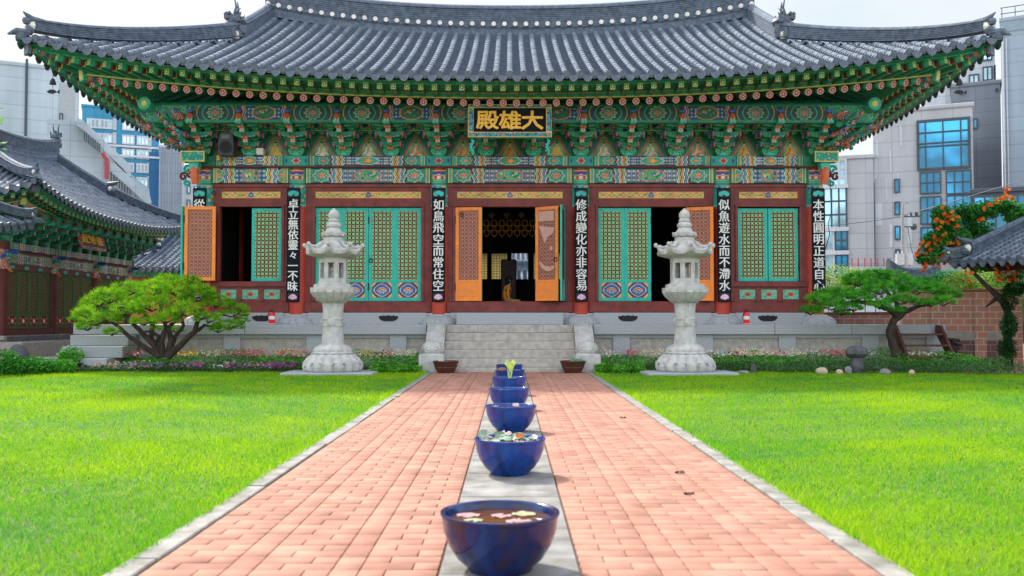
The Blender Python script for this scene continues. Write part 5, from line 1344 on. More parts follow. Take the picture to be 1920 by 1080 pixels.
for sg in(-1,1):
    g=np.random.default_rng(20+sg); VV=[];FF=[];CC=[];nb=0
    for (ya,yb,dens,hh,ww,s2) in((3.6,6.0,13000,.036,.0036,True),(6.0,9.0,7500,.036,.005,True),(9.0,13.0,4000,.038,.0075,False),(13.0,21.2,2300,.04,.011,False)):
        xm=min(13.3,.60*yb+2.2); n=int((xm-1.79)*(yb-ya)*dens*.62)
        x=g.uniform(1.765,xm,n); y=g.uniform(ya,yb,n); k=(x<.60*y+2.0); x,y=x[k]*sg,y[k]
        lf=np.array([lawn_front(v) for v in x]); k=y<lf+.6; x,y=x[k],y[k]
        if sg<0: k=~((abs(x+3.76)<.96)&(y>19.36)&(y<20.9)); x,y=x[k],y[k]; k=(x>-12.5); x,y=x[k],y[k]
        else: k=~((abs(x-3.73)<.98)&(y>19.34)&(y<20.9)); x,y=x[k],y[k]
        n=len(x); p=patch(x,y,1.1,3+sg); p2=patch(x,y,4.0,8+sg)
        edge=np.exp(-(abs(x)-1.80)/.10)
        h=hh*g.uniform(.5,1.5,n)*(1+.22*p+.18*p2)*(1+.6*edge)
        t=np.clip(.5+.38*p+.22*p2+g.normal(0,.24,n),0,1)[:,None]
        c0=np.array([.06,.36,.022]);c1=np.array([.42,.62,.012]); col=c0*(1-t)+c1*t
        dry=g.random(n)<.022; col[dry]=(.55,.50,.16)
        yb_=g.random(n)<.05; col[yb_]=(.04,.20,.012)
        V,F,C=blades(x,y,np.full(n,.0),h,np.full(n,ww)*g.uniform(.7,1.3,n),g.uniform(.2,1.1,n),col,int(ya*10)+sg,s2)
        VV.append(V);FF.append(F+nb);CC.append(C);nb+=len(V)
    o=link('lawn',npmesh('lawn',np.concatenate(VV),np.concatenate(FF),M_grass,np.concatenate(CC)))
    tag(o,kind='stuff',label='bright green mown lawn %s of the brick path'%('left' if sg<0 else 'right'),cat='lawn')

# ================================================================== PLANTS
M_leaf=cmat('leaf',.55,.35,spec=.35); M_needle=cmat('pine_needle',.7,.4,spec=.15); M_flo=cmat('petal',.7,.3,spec=.2)
M_bark=mat('pine_bark',(.055,.035,.03),.9,.45,14,.6,bscale=30,stretch=(1,1,.4))
def tufts(cs,nn,L,wd,cols,seed,up=.35,jit=.35):
    g=np.random.default_rng(seed); N=len(cs); cs=np.asarray(cs); c=np.repeat(cs,nn,0); n=len(c)
    tint=np.repeat(g.random(N),nn)
    ph=g.uniform(0,2*PI,n); cz=g.uniform(-.25,1,n); s=np.sqrt(1-cz**2); d=np.stack([np.cos(ph)*s,np.sin(ph)*s,cz+up],1); d/=np.linalg.norm(d,axis=1)[:,None]
    l=L*g.uniform(.6,1.2,n); tip=c+d*l[:,None]; sd_=np.cross(d,g.normal(size=(n,3))); sd_/=np.linalg.norm(sd_,axis=1)[:,None]; sd_*=wd/2
    b=c+d*(l*.12)[:,None]; V=np.stack([b-sd_,b+sd_,tip],1).reshape(-1,3); i=np.arange(n)*3; F=np.stack([i,i+1,i+2],1)
    t=np.clip(tint+g.normal(0,.15,n),0,1)[:,None]; cols=np.array(cols); col=cols[0]*(1-t)+cols[1]*t
    br=(g.random(n)<.035); col[br]=(.38,.22,.05); C=np.repeat(col,3,0); return V,F,C
def pads_to_tufts(pads,dens,seed):
    g=np.random.default_rng(seed); out=[]
    for (x,y,z,rx,ry,rz) in pads:
        n=int(dens*(rx*ry+rx*rz+ry*rz)*4)
        ph=g.uniform(0,2*PI,n); cz=g.uniform(-.45,1,n); s=np.sqrt(1-cz**2); r=g.uniform(.72,1.06,n)
        out.append(np.stack([x+rx*s*np.cos(ph)*r,y+ry*s*np.sin(ph)*r,z+rz*cz*r],1))
    return np.concatenate(out)
def pine(name,loc,branches,pads,dens,label,L=.11,cols=((.035,.15,.02),(.20,.42,.03)),seed=1,ww=.008,nn=26):
    e=empty(name,loc,0,label,'pine tree')
    m=MB()
    for pts,r0,r1 in branches:
        n=len(pts); P=[Vector(p) for p in pts]; Q=[]
        for i in range(n-1):
            for j in range(3):
                t=j/3; q=P[i].lerp(P[i+1],t); Q.append(q+Vector([random.uniform(-.012,.012) for _ in range(3)]))
        Q.append(P[-1]); k=len(Q); m.tube(Q,[r0+(r1-r0)*(i/(k-1))**.8 for i in range(k)],9)
    cs=pads_to_tufts(pads,dens,seed); V,F,C=tufts(cs,nn,L,ww,cols,seed)
    link('needle_crown',npmesh('needle_crown',V,F,M_needle,C),e)
    g=random.Random(seed)
    for (x,y,z,rx,ry,rz) in pads:     # twigs inside each pad
        for k in range(4):
            a=g.uniform(0,6.28); m.tube([(x,y,z-rz*.5),(x+rx*.6*math.cos(a),y+ry*.6*math.sin(a),z+rz*.1)],[.018,.006],5)
    tag(m.build('trunk',M_bark,e,True))
    return e
# left umbrella pine
g=random.Random(4); pads=[]
def LPX(px,py,dy=0,d=21.2): p=at(px,py,d+dy); return (p.x+7.85,dy,p.z)
for (px,py,rx,rz,dy) in((165,590,.30,.17,-.2),(205,560,.36,.20,-.3),(245,545,.38,.18,.1),(290,545,.36,.20,-.5),(330,545,.42,.22,.2),(285,575,.40,.2,-.75),(370,552,.36,.19,-.4),(405,570,.34,.18,.0),(440,585,.28,.17,-.2),(430,612,.30,.13,-.45),(455,600,.18,.14,.1),(350,585,.36,.18,-.8),(240,585,.36,.18,-.7),(200,600,.32,.15,-.6),(165,615,.24,.11,-.3),(150,600,.2,.13,.2),(210,625,.18,.09,-.5),(310,600,.3,.14,-.9),(390,600,.30,.13,-.7),(410,620,.2,.08,-.5),(270,605,.26,.11,-.8),(350,530,.3,.12,.3),(310,528,.3,.12,.4),(180,570,.3,.16,.3),(330,620,.16,.07,.2),(290,617,.14,.06,.2),(255,568,.3,.2,.6),(380,560,.3,.2,.6),(320,560,.4,.2,.8)):
    x,y,z=LPX(px,py,dy); pads.append((x,y,z,rx,rx*.9,rz))
def B(pts,r0,r1): return ([LPX(*p) for p in pts],r0,r1)
brs=[B([(300,668,0),(275,652,-.1),(245,632,-.2),(220,610,-.3),(205,600,-.4)],.075,.03),
B([(302,668,0),(288,645,-.05),(262,618,-.1),(240,595,-.1),(225,575,-.1)],.085,.03),
B([(303,668,0),(283,632,.1),(288,610,.15),(270,585,.1),(250,560,.1)],.08,.03),
B([(306,668,0),(303,640,-.1),(312,615,-.15),(304,590,-.2),(300,560,-.3)],.08,.03),
B([(312,668,0),(322,640,.0),(316,615,.1),(335,595,.1),(345,570,.1)],.08,.03),
B([(316,668,0),(338,648,-.1),(366,622,-.2),(372,600,-.3),(366,580,-.3)],.095,.035),
B([(366,622,-.2),(385,610,-.2),(397,612,-.25),(415,602,-.4)],.045,.02),
B([(318,660,0),(330,630,.1),(345,610,.1),(340,595,.1),(355,570,.2)],.06,.025),
B([(290,650,0),(298,630,-.2),(283,622,-.3),(262,622,-.4),(250,605,-.5)],.04,.02),
B([(205,600,-.4),(180,608,-.4),(160,612,-.3)],.03,.012),B([(240,595,-.1),(200,580,.1),(170,585,.1)],.035,.015),B([(372,600,-.3),(410,590,-.1),(445,595,-.1)],.035,.012),B([(355,570,.2),(380,560,.2),(400,560,.2)],.03,.012)]
pine('umbrella_pine',(-7.85,21.2,0),brs,[(a,b,c,d*1.05,e*1.05,f*1.02) for a,b,c,d,e,f in pads],66,'wide low umbrella-shaped pine with many dark stems on the left',seed=3,cols=((.03,.24,.01),(.36,.66,.02)),L=.14,ww=.011,nn=22)
# right leaning pine
pads=[]
def RPX(px,py,dy=0,d=21.3): p=at(px,py,d+dy); return (p.x-8.75,dy,p.z)
for (px,py,rx,rz,dy) in((1535,565,.26,.15,-.4),(1560,575,.30,.14,-.5),(1520,585,.2,.12,-.3),(1575,555,.32,.17,-.2),(1610,530,.34,.17,.0),(1605,560,.32,.15,-.6),(1640,520,.32,.15,.2),(1650,545,.34,.17,-.4),(1685,535,.32,.16,-.1),(1690,565,.3,.13,-.6),(1720,545,.32,.17,-.3),(1750,545,.3,.15,.0),(1780,555,.26,.14,.1),(1770,568,.22,.12,-.4),(1735,570,.2,.09,-.5),(1650,575,.24,.1,-.7),(1680,585,.16,.08,-.6),(1745,572,.14,.07,-.3),(1600,580,.2,.09,-.6),(1670,520,.3,.12,.3),(1720,530,.28,.12,.3),(1550,555,.24,.14,.1),(1578,588,.18,.07,-.5)):
    x,y,z=RPX(px,py,dy); pads.append((x,y,z,rx,rx*.9,rz*.9))
def B(pts,r0,r1): return ([RPX(*p) for p in pts],r0,r1)
brs=[B([(1683,668,0),(1674,645,0),(1668,620,.0),(1678,600,0),(1692,588,0),(1700,578,0)],.105,.07),
B([(1684,594,0),(1668,580,-.1),(1640,570,-.2),(1610,566,-.3),(1575,568,-.3),(1550,570,-.3)],.075,.03),
B([(1700,584,0),(1720,575,-.1),(1745,570,-.1),(1770,562,-.1)],.06,.02),B([(1690,590,0),(1680,565,.1),(1660,545,.1),(1645,530,.1)],.06,.02),B([(1640,570,-.2),(1625,555,-.1),(1605,545,0)],.04,.015)]
pine('leaning_pine',(8.75,21.3,0),brs,[(a,b,c,d*1.12,e*1.12,f*1.15) for a,b,c,d,e,f in pads],80,'flat-topped pine with one thick bent trunk on the right',seed=9,cols=((.012,.20,.02),(.16,.60,.04)),L=.14,ww=.011,nn=22)

def leafcloud(cs,sz,cols,seed,flat_=.5,asp=.6):
    """random leaf quads at the given centres"""
    g=np.random.default_rng(seed); n=len(cs); a=g.uniform(0,2*PI,n); d=np.stack([np.cos(a),np.sin(a),g.normal(0,flat_,n)],1); d/=np.linalg.norm(d,axis=1)[:,None]
    s=np.cross(d,g.normal(size=(n,3))*(1,1,.4)+np.array([0,0,1.])); s/=np.linalg.norm(s,axis=1)[:,None]; l=(sz*g.uniform(.6,1.3,n))[:,None]
    c=np.asarray(cs); V=np.stack([c-d*l*.5,c+s*l*asp*.5,c+d*l*.5,c-s*l*asp*.5],1).reshape(-1,3); i=np.arange(n)*4; F=np.stack([i,i+1,i+2,i+3],1)
    cols=np.array(cols); t=g.random(n); k=g.integers(0,len(cols),n); col=cols[k]*(g.uniform(.75,1.2,n)[:,None]); return V,F,np.repeat(col,4,0)
def ell_pts(e,n,seed,shell=.6,zmin=-1):
    g=np.random.default_rng(seed); w_=np.array([(a[3]*a[4]*a[5])**.67 for a in e]); w_/=w_.sum(); k=g.choice(len(e),n,p=w_); E_=np.array(e)[k]
    d=g.normal(size=(n,3)); d/=np.linalg.norm(d,axis=1)[:,None]; r=g.uniform(shell,1.05,n)[:,None]; d[:,2]=np.maximum(d[:,2],zmin)
    p=E_[:,:3]+d*r*E_[:,3:]; p[:,2]=np.maximum(p[:,2],.01); return p
def shrub(name,loc,ells,n,sz,cols,label,cat='shrub',seed=1,flowers=None,stem=True,group=None,zmin=-1):
    e=empty(name,loc,0,label,cat,group); V,F,C=leafcloud(ell_pts(ells,n,seed,zmin=zmin),sz,cols,seed); link('foliage',npmesh('foliage',V,F,M_leaf,C),e)
    if flowers:
        for (fn,fs,fc,tag_) in flowers:
            V,F,C=leafcloud(ell_pts([(a[0],a[1],a[2],a[3]*1.03,a[4]*1.03,a[5]*1.05) for a in ells],fn,seed+5,.97,-.2),fs,fc,seed+6,asp=.9); link(tag_,npmesh(tag_,V,F,M_flo,C),e)
    if stem:
        m=MB(); g=random.Random(seed)
        for k in range(7):
            a=ells[g.randrange(len(ells))]; m.tube([(a[0]*.4,a[1]*.4,0),(a[0]*.8,a[1]*.8,a[2]*.6),(a[0]+g.uniform(-.3,.3)*a[3],a[1],a[2]+.4*a[5])],[.02,.014,.005],5)
        m.build('stems',M_bark,e)
    return e
# flower beds: low hedge band + bedding flowers, uncountable ground cover
def bed(name,pts,label,seed,hcol,fl,h=.30,dens=900,lsz=.05,zf=None):
    """pts: (x, y0, y1, height)"""
    g=np.random.default_rng(seed); xs=np.array([p[0] for p in pts]); y0=np.array([p[1] for p in pts]); y1=np.array([p[2] for p in pts]); hh=np.array([p[3] for p in pts])
    L=xs[-1]-xs[0]; n=int(L*dens*1.2); x=g.uniform(xs[0],xs[-1],n); a=np.interp(x,xs,y0); b=np.interp(x,xs,y1); u=g.random(n)**1.5; y=a+(b-a)*u
    H=np.interp(x,xs,hh)*(1+.25*np.sin(x*3.1+seed)*np.sin(x*1.3))*np.clip(.55+u*1.2,0,1.1); z=H*np.sqrt(g.random(n)); 
    V,F,C=leafcloud(np.stack([x,y,z+.01],1),lsz,hcol,seed); o=tag(link(name,npmesh(name,V,F,M_leaf,C)),label,'flower bed',None,'stuff')
    return o
def blossoms(name,x0,x1,y0,y1,z0,z1,n,sz,cols,label,seed,clump=.25):
    g=np.random.default_rng(seed); nc=max(3,int((x1-x0)/clump)); cx=g.uniform(x0,x1,nc); ck=g.integers(0,len(cols),nc); k=g.integers(0,nc,n); x=cx[k]+g.normal(0,clump*.5,n); x=np.clip(x,x0,x1); y=g.uniform(y0,y1,n); z=z0+(z1-z0)*((y-y0)/(y1-y0))+g.normal(0,.02,n)
    V,F,C=leafcloud(np.stack([x,y,z],1),sz,[(1,1,1)],seed,asp=.95,flat_=.3); cc=np.repeat(np.array(cols)[ck[k]]*g.uniform(.8,1.1,n)[:,None],4,0)
    return tag(link(name,npmesh(name,V,F,M_flo,cc)),label,'flowers',None,'stuff')
HC=[(.07,.36,.02),(.11,.46,.03),(.17,.54,.05),(.05,.26,.02)]
HD=[(.05,.16,.04),(.08,.22,.05),(.04,.12,.03),(.12,.18,.08)]
bed('flower_hedge',[(-8.9,21.3,21.9,.32),(-7,21.2,22.0,.36),(-4.5,21.2,22,.36),(-2.1,21.0,22,.34)],'leafy green bedding plants along the left half of the podium',31,HC,None,dens=1500)
blossoms('bedding_flowers',-8.8,-2.15,21.25,21.85,.36,.46,2600,.045,[(.80,.72,.50),(.85,.80,.70),(.80,.35,.30),(.85,.60,.15),(.75,.70,.4),(.6,.1,.15)],'cream, yellow and pink flowers above the left hedge',32)
bed('low_border',[(-9.4,20.65,21.2,.16),(-7,20.5,21.25,.20),(-4.7,20.5,21.25,.18),(-3.0,20.6,21.2,.14),(-2.0,20.55,21.2,.20)],'dark low border planting in front of the left flowers',33,HD+[(.04,.16,.03)],None,dens=1300,lsz=.045)
blossoms('border_flowers',-9.0,-4.7,20.45,20.8,.14,.22,900,.05,[(.42,.16,.38),(.55,.65,.50),(.30,.25,.40),(.50,.12,.35),(.55,.35,.25),(.3,.15,.3)],'purple and white small flowers in the left border',34,.18)
bed('flower_hedge',[(1.95,21.0,22,.30),(4.5,21.1,22,.34),(7,21.1,22,.36),(9.5,20.8,21.9,.40),(10.6,20.0,21.2,.36)],'leafy green bedding plants along the right half of the podium',35,HC,None,dens=1500)
blossoms('bedding_flowers',2.1,10.0,21.2,21.85,.37,.46,3400,.045,[(.85,.82,.72),(.85,.80,.62),(.80,.74,.55),(.75,.25,.25),(.55,.06,.12),(.85,.75,.5)],'white, cream and red flowers above the right hedge',36)
bed('low_border',[(1.9,20.6,21.1,.16),(4.8,20.4,21.2,.20),(7,20.2,21.1,.22),(9.5,19.7,20.9,.26),(10.7,19.6,20.6,.30)],'dark green low border planting in front of the right flowers',37,HD+[(.05,.20,.03),(.04,.15,.02)],None,dens=1300,lsz=.045)
bed('tall_grass_edge',[(-3.0,20.2,20.9,.17),(-1.9,20.15,20.8,.15)],'tufty grass corner at the left foot of the stairs',38,[(.07,.30,.02),(.14,.42,.03)],None,dens=2500,lsz=.06)
bed('tall_grass_edge',[(1.85,20.15,20.8,.15),(2.9,20.2,20.9,.17)],'tufty grass corner at the right foot of the stairs',39,[(.07,.30,.02),(.14,.42,.03)],None,dens=2500,lsz=.06)
# stones in the beds
M_st=[mat('tan_boulder',(.48,.38,.26),.85,.15,7,.2),mat('grey_boulder',(.22,.21,.20),.9,.25,7,.3),mat('dark_boulder',(.09,.09,.10),.9,.35,8,.4)]
def stone(px,py,w,h,mi,label,name='boulder',d=20.2,up=1,grp='stones in the flower beds'):
    p=at(px,py,d); s=d/FPX; rx=w*s/2; rz=h*s/2
    m=MB(); m.sphere((0,0,rz*.75),1,14,0,sc=(rx,rx*.8,rz),jit=.10); o=m.build(name,M_st[mi],None,True,loc=(p.x,d,0)); tag(o,label,'stone',grp); return o
stone(1541,690,24,16,0,'largest smooth tan stone in front of the right flower hedge',d=19.9)
stone(1574,692,14,12,0,'small tan stone just right of the large tan stone',d=19.85)
stone(1591,690,14,18,1,'rounded grey-brown stone between the small tan stone and the dark standing stone',d=19.95)
stone(1413,688,12,22,2,'dark upright stone right of the right lantern plinth',d=20.1)
stone(1394,693,24,9,1,'flat grey stone just right of the right lantern',d=20.0)
stone(1660,692,22,14,1,'flat brown stone at the right border below the pine',d=19.75)
stone(1710,694,12,12,0,'small pale stone at the right border, rightmost one',d=19.7)
e=empty('standing_stone',(AX(1606,20.3),20.3,0),0,'dark standing stone with a wide rounded cap in the right flower bed','stone')
m=MB(); m.lathe([(.16,0),(.17,.12),(.13,.26),(.12,.34)],10,mod=lambda t,z,r:r*(1+.08*math.sin(3*t+z*9))); m.build('pedestal',M_st[2],e,True); m=MB(); m.sphere((0,0,.46),1,14,0,sc=(.24,.2,.15),jit=.1); m.build('cap_stone',M_st[2],e,True)
# left corner: shrubs, rocks, potted plant
def sh(px,py,d,w,h,label,cols,n,sz,seed,fl=None,name='shrub'):
    x=AX(px,d); s=d/FPX; W=w*s/2; H=h*s
    return shrub(name,(x,d,0),[(0,0,H*.5,W,W*.7,H*.5),(W*.4,.1,H*.4,W*.6,W*.5,H*.42),(-W*.45,-.1,H*.4,W*.55,W*.5,H*.4)],n,sz,cols,label,seed=seed,flowers=fl)
BR=[(.05,.30,.02),(.10,.42,.03),(.03,.2,.02)]
sh(8,712,19.3,70,50,'bright green ferny shrub at the left frame edge',BR,3200,.06,51)
sh(62,708,19.8,70,36,'low bright green shrub in front of the grey boulder on the left',BR,2600,.05,52)
sh(108,705,20.2,70,30,'dark green low shrub between the bright shrub and the potted plant',HC,2600,.05,53)
stone(34,700,44,62,2,'dark pointed rock standing at the left edge behind the shrubs',d=20.6,name='rock',grp=None)
stone(100,700,72,34,1,'wide low grey boulder behind the left shrubs',d=20.9,name='boulder',grp=None)
e=sh(128,668,22.4,34,44,'small white-flowered plant beside the left end of the podium steps',HC,700,.05,54,[(120,.05,[(.8,.8,.75)],'white_flowers')])
e=empty('potted_plant',(AX(136,20.9),20.9,0),0,'leafy plant in a dark brown pot at the left end of the border','potted plant')
m=MB(); m.lathe([(.16,0),(.20,.10),(.26,.2),(.28,.21),(.25,.2)],20); m.build('pot',M_clay,e,True)
V,F,C=leafcloud(ell_pts([(0,0,.36,.27,.24,.20),(-.1,0,.30,.2,.2,.15)],1300,55),.055,HC,55); link('foliage',npmesh('foliage',V,F,M_leaf,C),e)
# hanging leaves of a tree at the far left
e=empty('slender_tree',(-5.6,9.6,0),0,'slender tree at the left frame edge with a few light green leaves hanging in','tree')
m=MB(); m.tube([(-.5,0,0),(-.48,0,1.6),(-.35,0,3.2)],[.06,.05,.02],8); 
cl=[]
for (px,py) in((3,205),(2,222),(6,268),(10,285),(6,298),(3,232)):
    p=at(px,py,9.6); cl.append((p.x+5.6,0,p.z,.045,.05,.04)); m.tube([(-.42,0,p.z-.2),(p.x+5.6-.1,0,p.z+.02),(p.x+5.6,0,p.z)],[.012,.006,.003],5)
m.build('trunk',M_bark,e,True); V,F,C=leafcloud(ell_pts(cl+[(-.4,0,3.0,.25,.25,.3)],230,56,.1),.045,[(.22,.50,.06),(.12,.38,.05)],56); link('foliage',npmesh('foliage',V,F,M_leaf,C),e)

g=random.Random(12)
for k,(px,py,lb) in enumerate(((1275,886,'small dark fallen leaf on the right half of the brick path, the farther of two'),(1292,926,'small dark fallen leaf on the right half of the brick path, the nearer of two'),(745,744,'tiny dark leaf scrap on the left half of the brick path'),(1168,783,'reddish fallen leaf near the right kerb of the path'))):
    v=at(px,py,1.0); t=(EYE-.02)/(EYE-v.z); V=[];r_=.03
    x,y=v.x*t,t; m=MB(); pts=[(r_*math.cos(a)*(1.3 if abs(math.cos(a))>.7 else .8),r_*.7*math.sin(a),.004+.012*math.sin(a*2+k)) for a in [j*PI/4 for j in range(8)]]
    m.add(pts+[(0,0,.012)],[(j,(j+1)%8,8) for j in range(8)]); tag(m.build('fallen_leaf',mat('dead_leaf',(.12,.06,.04),.8,.3,40),None,loc=(x,y,.018)),lb,'leaf')
# ================================================================== LEFT HALL (faces +x)
lh=empty('side_hall',(-16.4,30.05,0),PI/2,'smaller green and maroon temple hall at the left, seen at a slant','temple hall')
r2f=Roof(5.72,4.1,.22,3.75,4.22,.50,2.4,2.4,.3,.29,k=.78)
build_roof(lh,r2f,'f','lrb',.34,dragons=False,white_row=False)
eaves(lh,r2f,38,28,'fl',2.5,4.2)
# dragon at the ridge end + hip end beasts
dragon(lh,(3.9,0,r2f.zr(3.75)+.45),PI,1.0,'dragon_ornament')
dragon(lh,(-3.9,0,r2f.zr(3.75)+.45),0,1.0,'dragon_ornament')
CX=[-4.2,-1.4,1.4,4.2]; yf=-2.5
mb=MB(); mb.box(-4.2,4.2,yf+.05,2.5,.7,4.3); mb.build('wall',M_redd,lh)
def beam2(w,h): return beam_cv(w,h,2,.02)
B2=paint('painted_beam',beam_cv(2.5,.30,2,.016),None,PAINT,flat()); B3=paint('painted_plate',beam_cv(2.8,.20,1,.016),None,PAINT,flat())
for i,x in enumerate(CX):
    m=MB(); m.cyl((0,0,.72),(0,0,3.1),.16,14); m.bbox(-.25,.25,-.22,.22,.60,.72,.02,1); o=m.build('column',[M_redd,M_gran2],lh,True,loc=(x,yf,0))
    m=MB(); m.cyl((0,0,2.55),(0,0,3.12),.172,14,0); m.tube([(0,-.12,2.62),(0,-.20,2.54),(0,-.28,2.46)],[.06,.055,.02],8,1); m.sphere((0,-.18,2.9),.12,8,2); m.tube([(0,-.16,3.0),(0,-.45,3.02)],[.07,.05],6,3)
    m.build('column_head_carving',[D_str,M_str2,D_brk2,M_blu],o,True)
for i in range(3):
    xm=(CX[i]+CX[i+1])/2; link('painted_beam',B2,lh,(xm,yf-.10,2.72)); link('painted_plate',B3,lh,(xm,yf-.19,3.10))
    # four green latticed door leaves per bay
    for k in range(4):
        w=.60; x0=xm-1.2+k*w
        m=MB(); 
        for a,b,c_,d in((0,.07,0,1.62),(w-.07,w,0,1.62),(.07,w-.07,0,.07),(.07,w-.07,1.55,1.62),(.07,w-.07,.34,.40)): m.bbox(a,b,-.02,.02,c_,d,.005)
        o=m.build('door_leaf',mat('dull_green_paint',(.04,.13,.03),.6,.2,8),lh,loc=(x0,yf-.02,.92))
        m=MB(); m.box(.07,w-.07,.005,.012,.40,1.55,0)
        for j in range(20):
            for i2 in range(7): 
                if (i2+j)%2: m.box(.08+i2*.064,.08+i2*.064+.055,-.005,.005,.42+.056*j,.42+.056*j+.045,1)
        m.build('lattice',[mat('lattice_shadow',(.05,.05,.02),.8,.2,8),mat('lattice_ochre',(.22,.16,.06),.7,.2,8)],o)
        m=MB(); m.box(.08,w-.08,-.012,.0,.08,.33,0); 
        for (cx,cz,rr,mi) in((w/2,.2,.085,1),(w/2,.2,.05,2),(.14,.13,.04,1),(w-.14,.13,.04,1),(.14,.28,.04,1),(w-.14,.28,.04,1)): m.cyl((cx,-.014-mi*.003,cz),(cx,.0,cz),rr,10,mi)
        m.build('lower_panel',[M_redd,M_str2,M_wht],o)
m=MB(); m.box(-4.2,4.2,yf-.12,yf+.04,.72,.92); m.box(-4.2,4.2,yf-.10,yf+.04,2.54,2.72); m.box(-4.35,4.35,yf-.17,yf+.1,3.09,3.11); m.box(-4.3,4.3,yf-.09,yf+.04,2.72,3.09); m.box(-4.4,4.4,yf-.18,yf+.1,3.11,3.30)
m.build('wall_frame',M_redd,lh)
for k in range(11): m=MB(); m.bbox(-3.9+.78*k-.12,-3.9+.78*k+.12,yf-.13,yf-.10,2.57,2.67,.02); m.build('beam_ornament',M_turq,lh)
BM2=bracket().copy(); BM2.materials[3]=M_green; BM2.materials[4]=M_redd; BM2.materials[8]=M_redd
for k in range(13): 
    o=link('bracket_set',BM2,lh,(-4.2+.7*k,yf-.0,3.30)); o.scale=(.62,.85,.85)
for k in range(6):
    o=link('bracket_set',BM2,lh,(-4.25,-2.2+.9*k,3.30),(0,0,-PI/2)); o.scale=(.62,.85,.85)
m=MB(); m.box(-4.4,4.4,yf-.0,yf+.1,3.3,4.35); m.box(-4.4,4.4,yf-.96,yf-.80,3.86,4.10); m.build('frieze_beam',D_brk,lh)
m=MB(); m.bbox(-5.0,5.2,yf-1.0,3.2,0,.56,.02); m.box(-4.3,4.3,yf-.2,yf+.1,.56,.72); m.build('stone_base',M_gran2,lh)
m=MB(); m.box(-4.3,4.3,yf-.22,yf-.2,.565,.70)
for k in range(10): m.lathe([(.07,0),(.09,.01),(.03,.02)],8,T=Matrix.Translation((-4+.85*k,yf-.22,.64))@Matrix.Rotation(PI/2,4,'X'))
m.build('patterned_plinth',mat('blue_grey_tile',(.14,.15,.17),.7,.35,14),lh)
nb2=empty('hall_name_board',(-13.1,29.6,3.42),PI/2,'brown tilted name board with gold characters over the left hall','name board')
T=Matrix.Rotation(R(-16),4,'X'); m=MB(); m.bbox(-.78,.78,-.04,.03,0,.62,.01,0,T=T); m.bbox(-.85,.85,-.07,.02,-.08,0,.01,1,T=T); m.bbox(-.85,.85,-.07,.02,.62,.70,.01,1,T=T); m.bbox(-.85,-.78,-.07,.02,0,.62,.01,1,T=T); m.bbox(.78,.85,-.07,.02,0,.62,.01,1,T=T); m.build('board',[mat('brown_board',(.09,.035,.02),.5,.2,6),D_str],nb2)
for k,ch in enumerate('殿樂極'):
    me=text_mesh(ch,.46,'character',M_gold,.014,.01); me.transform(T); link('character',me,nb2,(-.50+.5*k,-.05+.08,.31))

# ---- small halls behind
def small_hall(name,loc,rz,hw,hd,ze,rise,label,wall=M_redd,overh=1.0,fine='f',zb=0,k=.7,hgf=.62,lift=.3):
    e=empty(name,loc,rz,label,'temple hall'); r_=Roof(hw,hd,.12,hw*hgf,ze,lift,2.4,rise,.15,.30,k=k)
    build_roof(e,r_,fine,''.join(c for c in 'flrb' if c not in fine),.22,dragons=False,white_row=False)
    m=MB(); W,D=hw-overh,hd-overh; m.box(-W,W,-D,D,zb,ze+.25,0); m.build('wall',wall,e)
    m=MB()
    for x in np.linspace(-W,W,max(2,int(2*W/2.4)+1)): m.cyl((x,-D,zb),(x,-D,ze+.1),.13,10)
    m.build('posts',M_col,e); m=MB(); m.box(-W-.1,W+.1,-D-.08,-D-.01,ze-.25,ze+.05); m.build('painted_beam',D_brk,e)
    m=MB(); m.box(-W+.1,W-.1,-D-.03,-D-.005,zb+.6,zb+2.0,0); m.build('door_leaves',M_lato,e)
    return e
small_hall('rear_hall',(1.2,47.5,0),0,7.5,4.2,2.45,1.2,'grey-tiled low hall behind, glimpsed through the open back window')
small_hall('annex_hall',(-12.2,40.0,0),R(-14),3.6,2.6,3.15,1.55,'small red-walled hall with few tile rows between the left hall and the main hall',wall=mat('orange_red_wall',(.30,.06,.025),.7,.2,5),overh=.5)
# ---- near-left roof corner
e=empty('gate_pavilion',(-14.45,21.1,0),0,'roof corner of a brown-posted pavilion entering at the left frame edge','pavilion')
rp_=Roof(2.55,2.1,.15,1.5,3.30,.25,2.3,1.2,.1,.29,k=.7)
build_roof(e,rp_,'f','lrb',.25,dragons=False,white_row=False); eaves(e,rp_,16,13,'fr',1.3,1.7)
m=MB()
for x in(-1.6,1.0):
    for y in(-1.2,1.2): m.cyl((x,y,0),(x,y,3.6),.13,12)
m.build('post',M_redd,e,True); m=MB(); m.box(-1.75,1.15,-1.3,-1.1,3.0,3.2); m.box(-1.75,1.15,1.1,1.3,3.0,3.2); m.build('beam',D_brk,e)

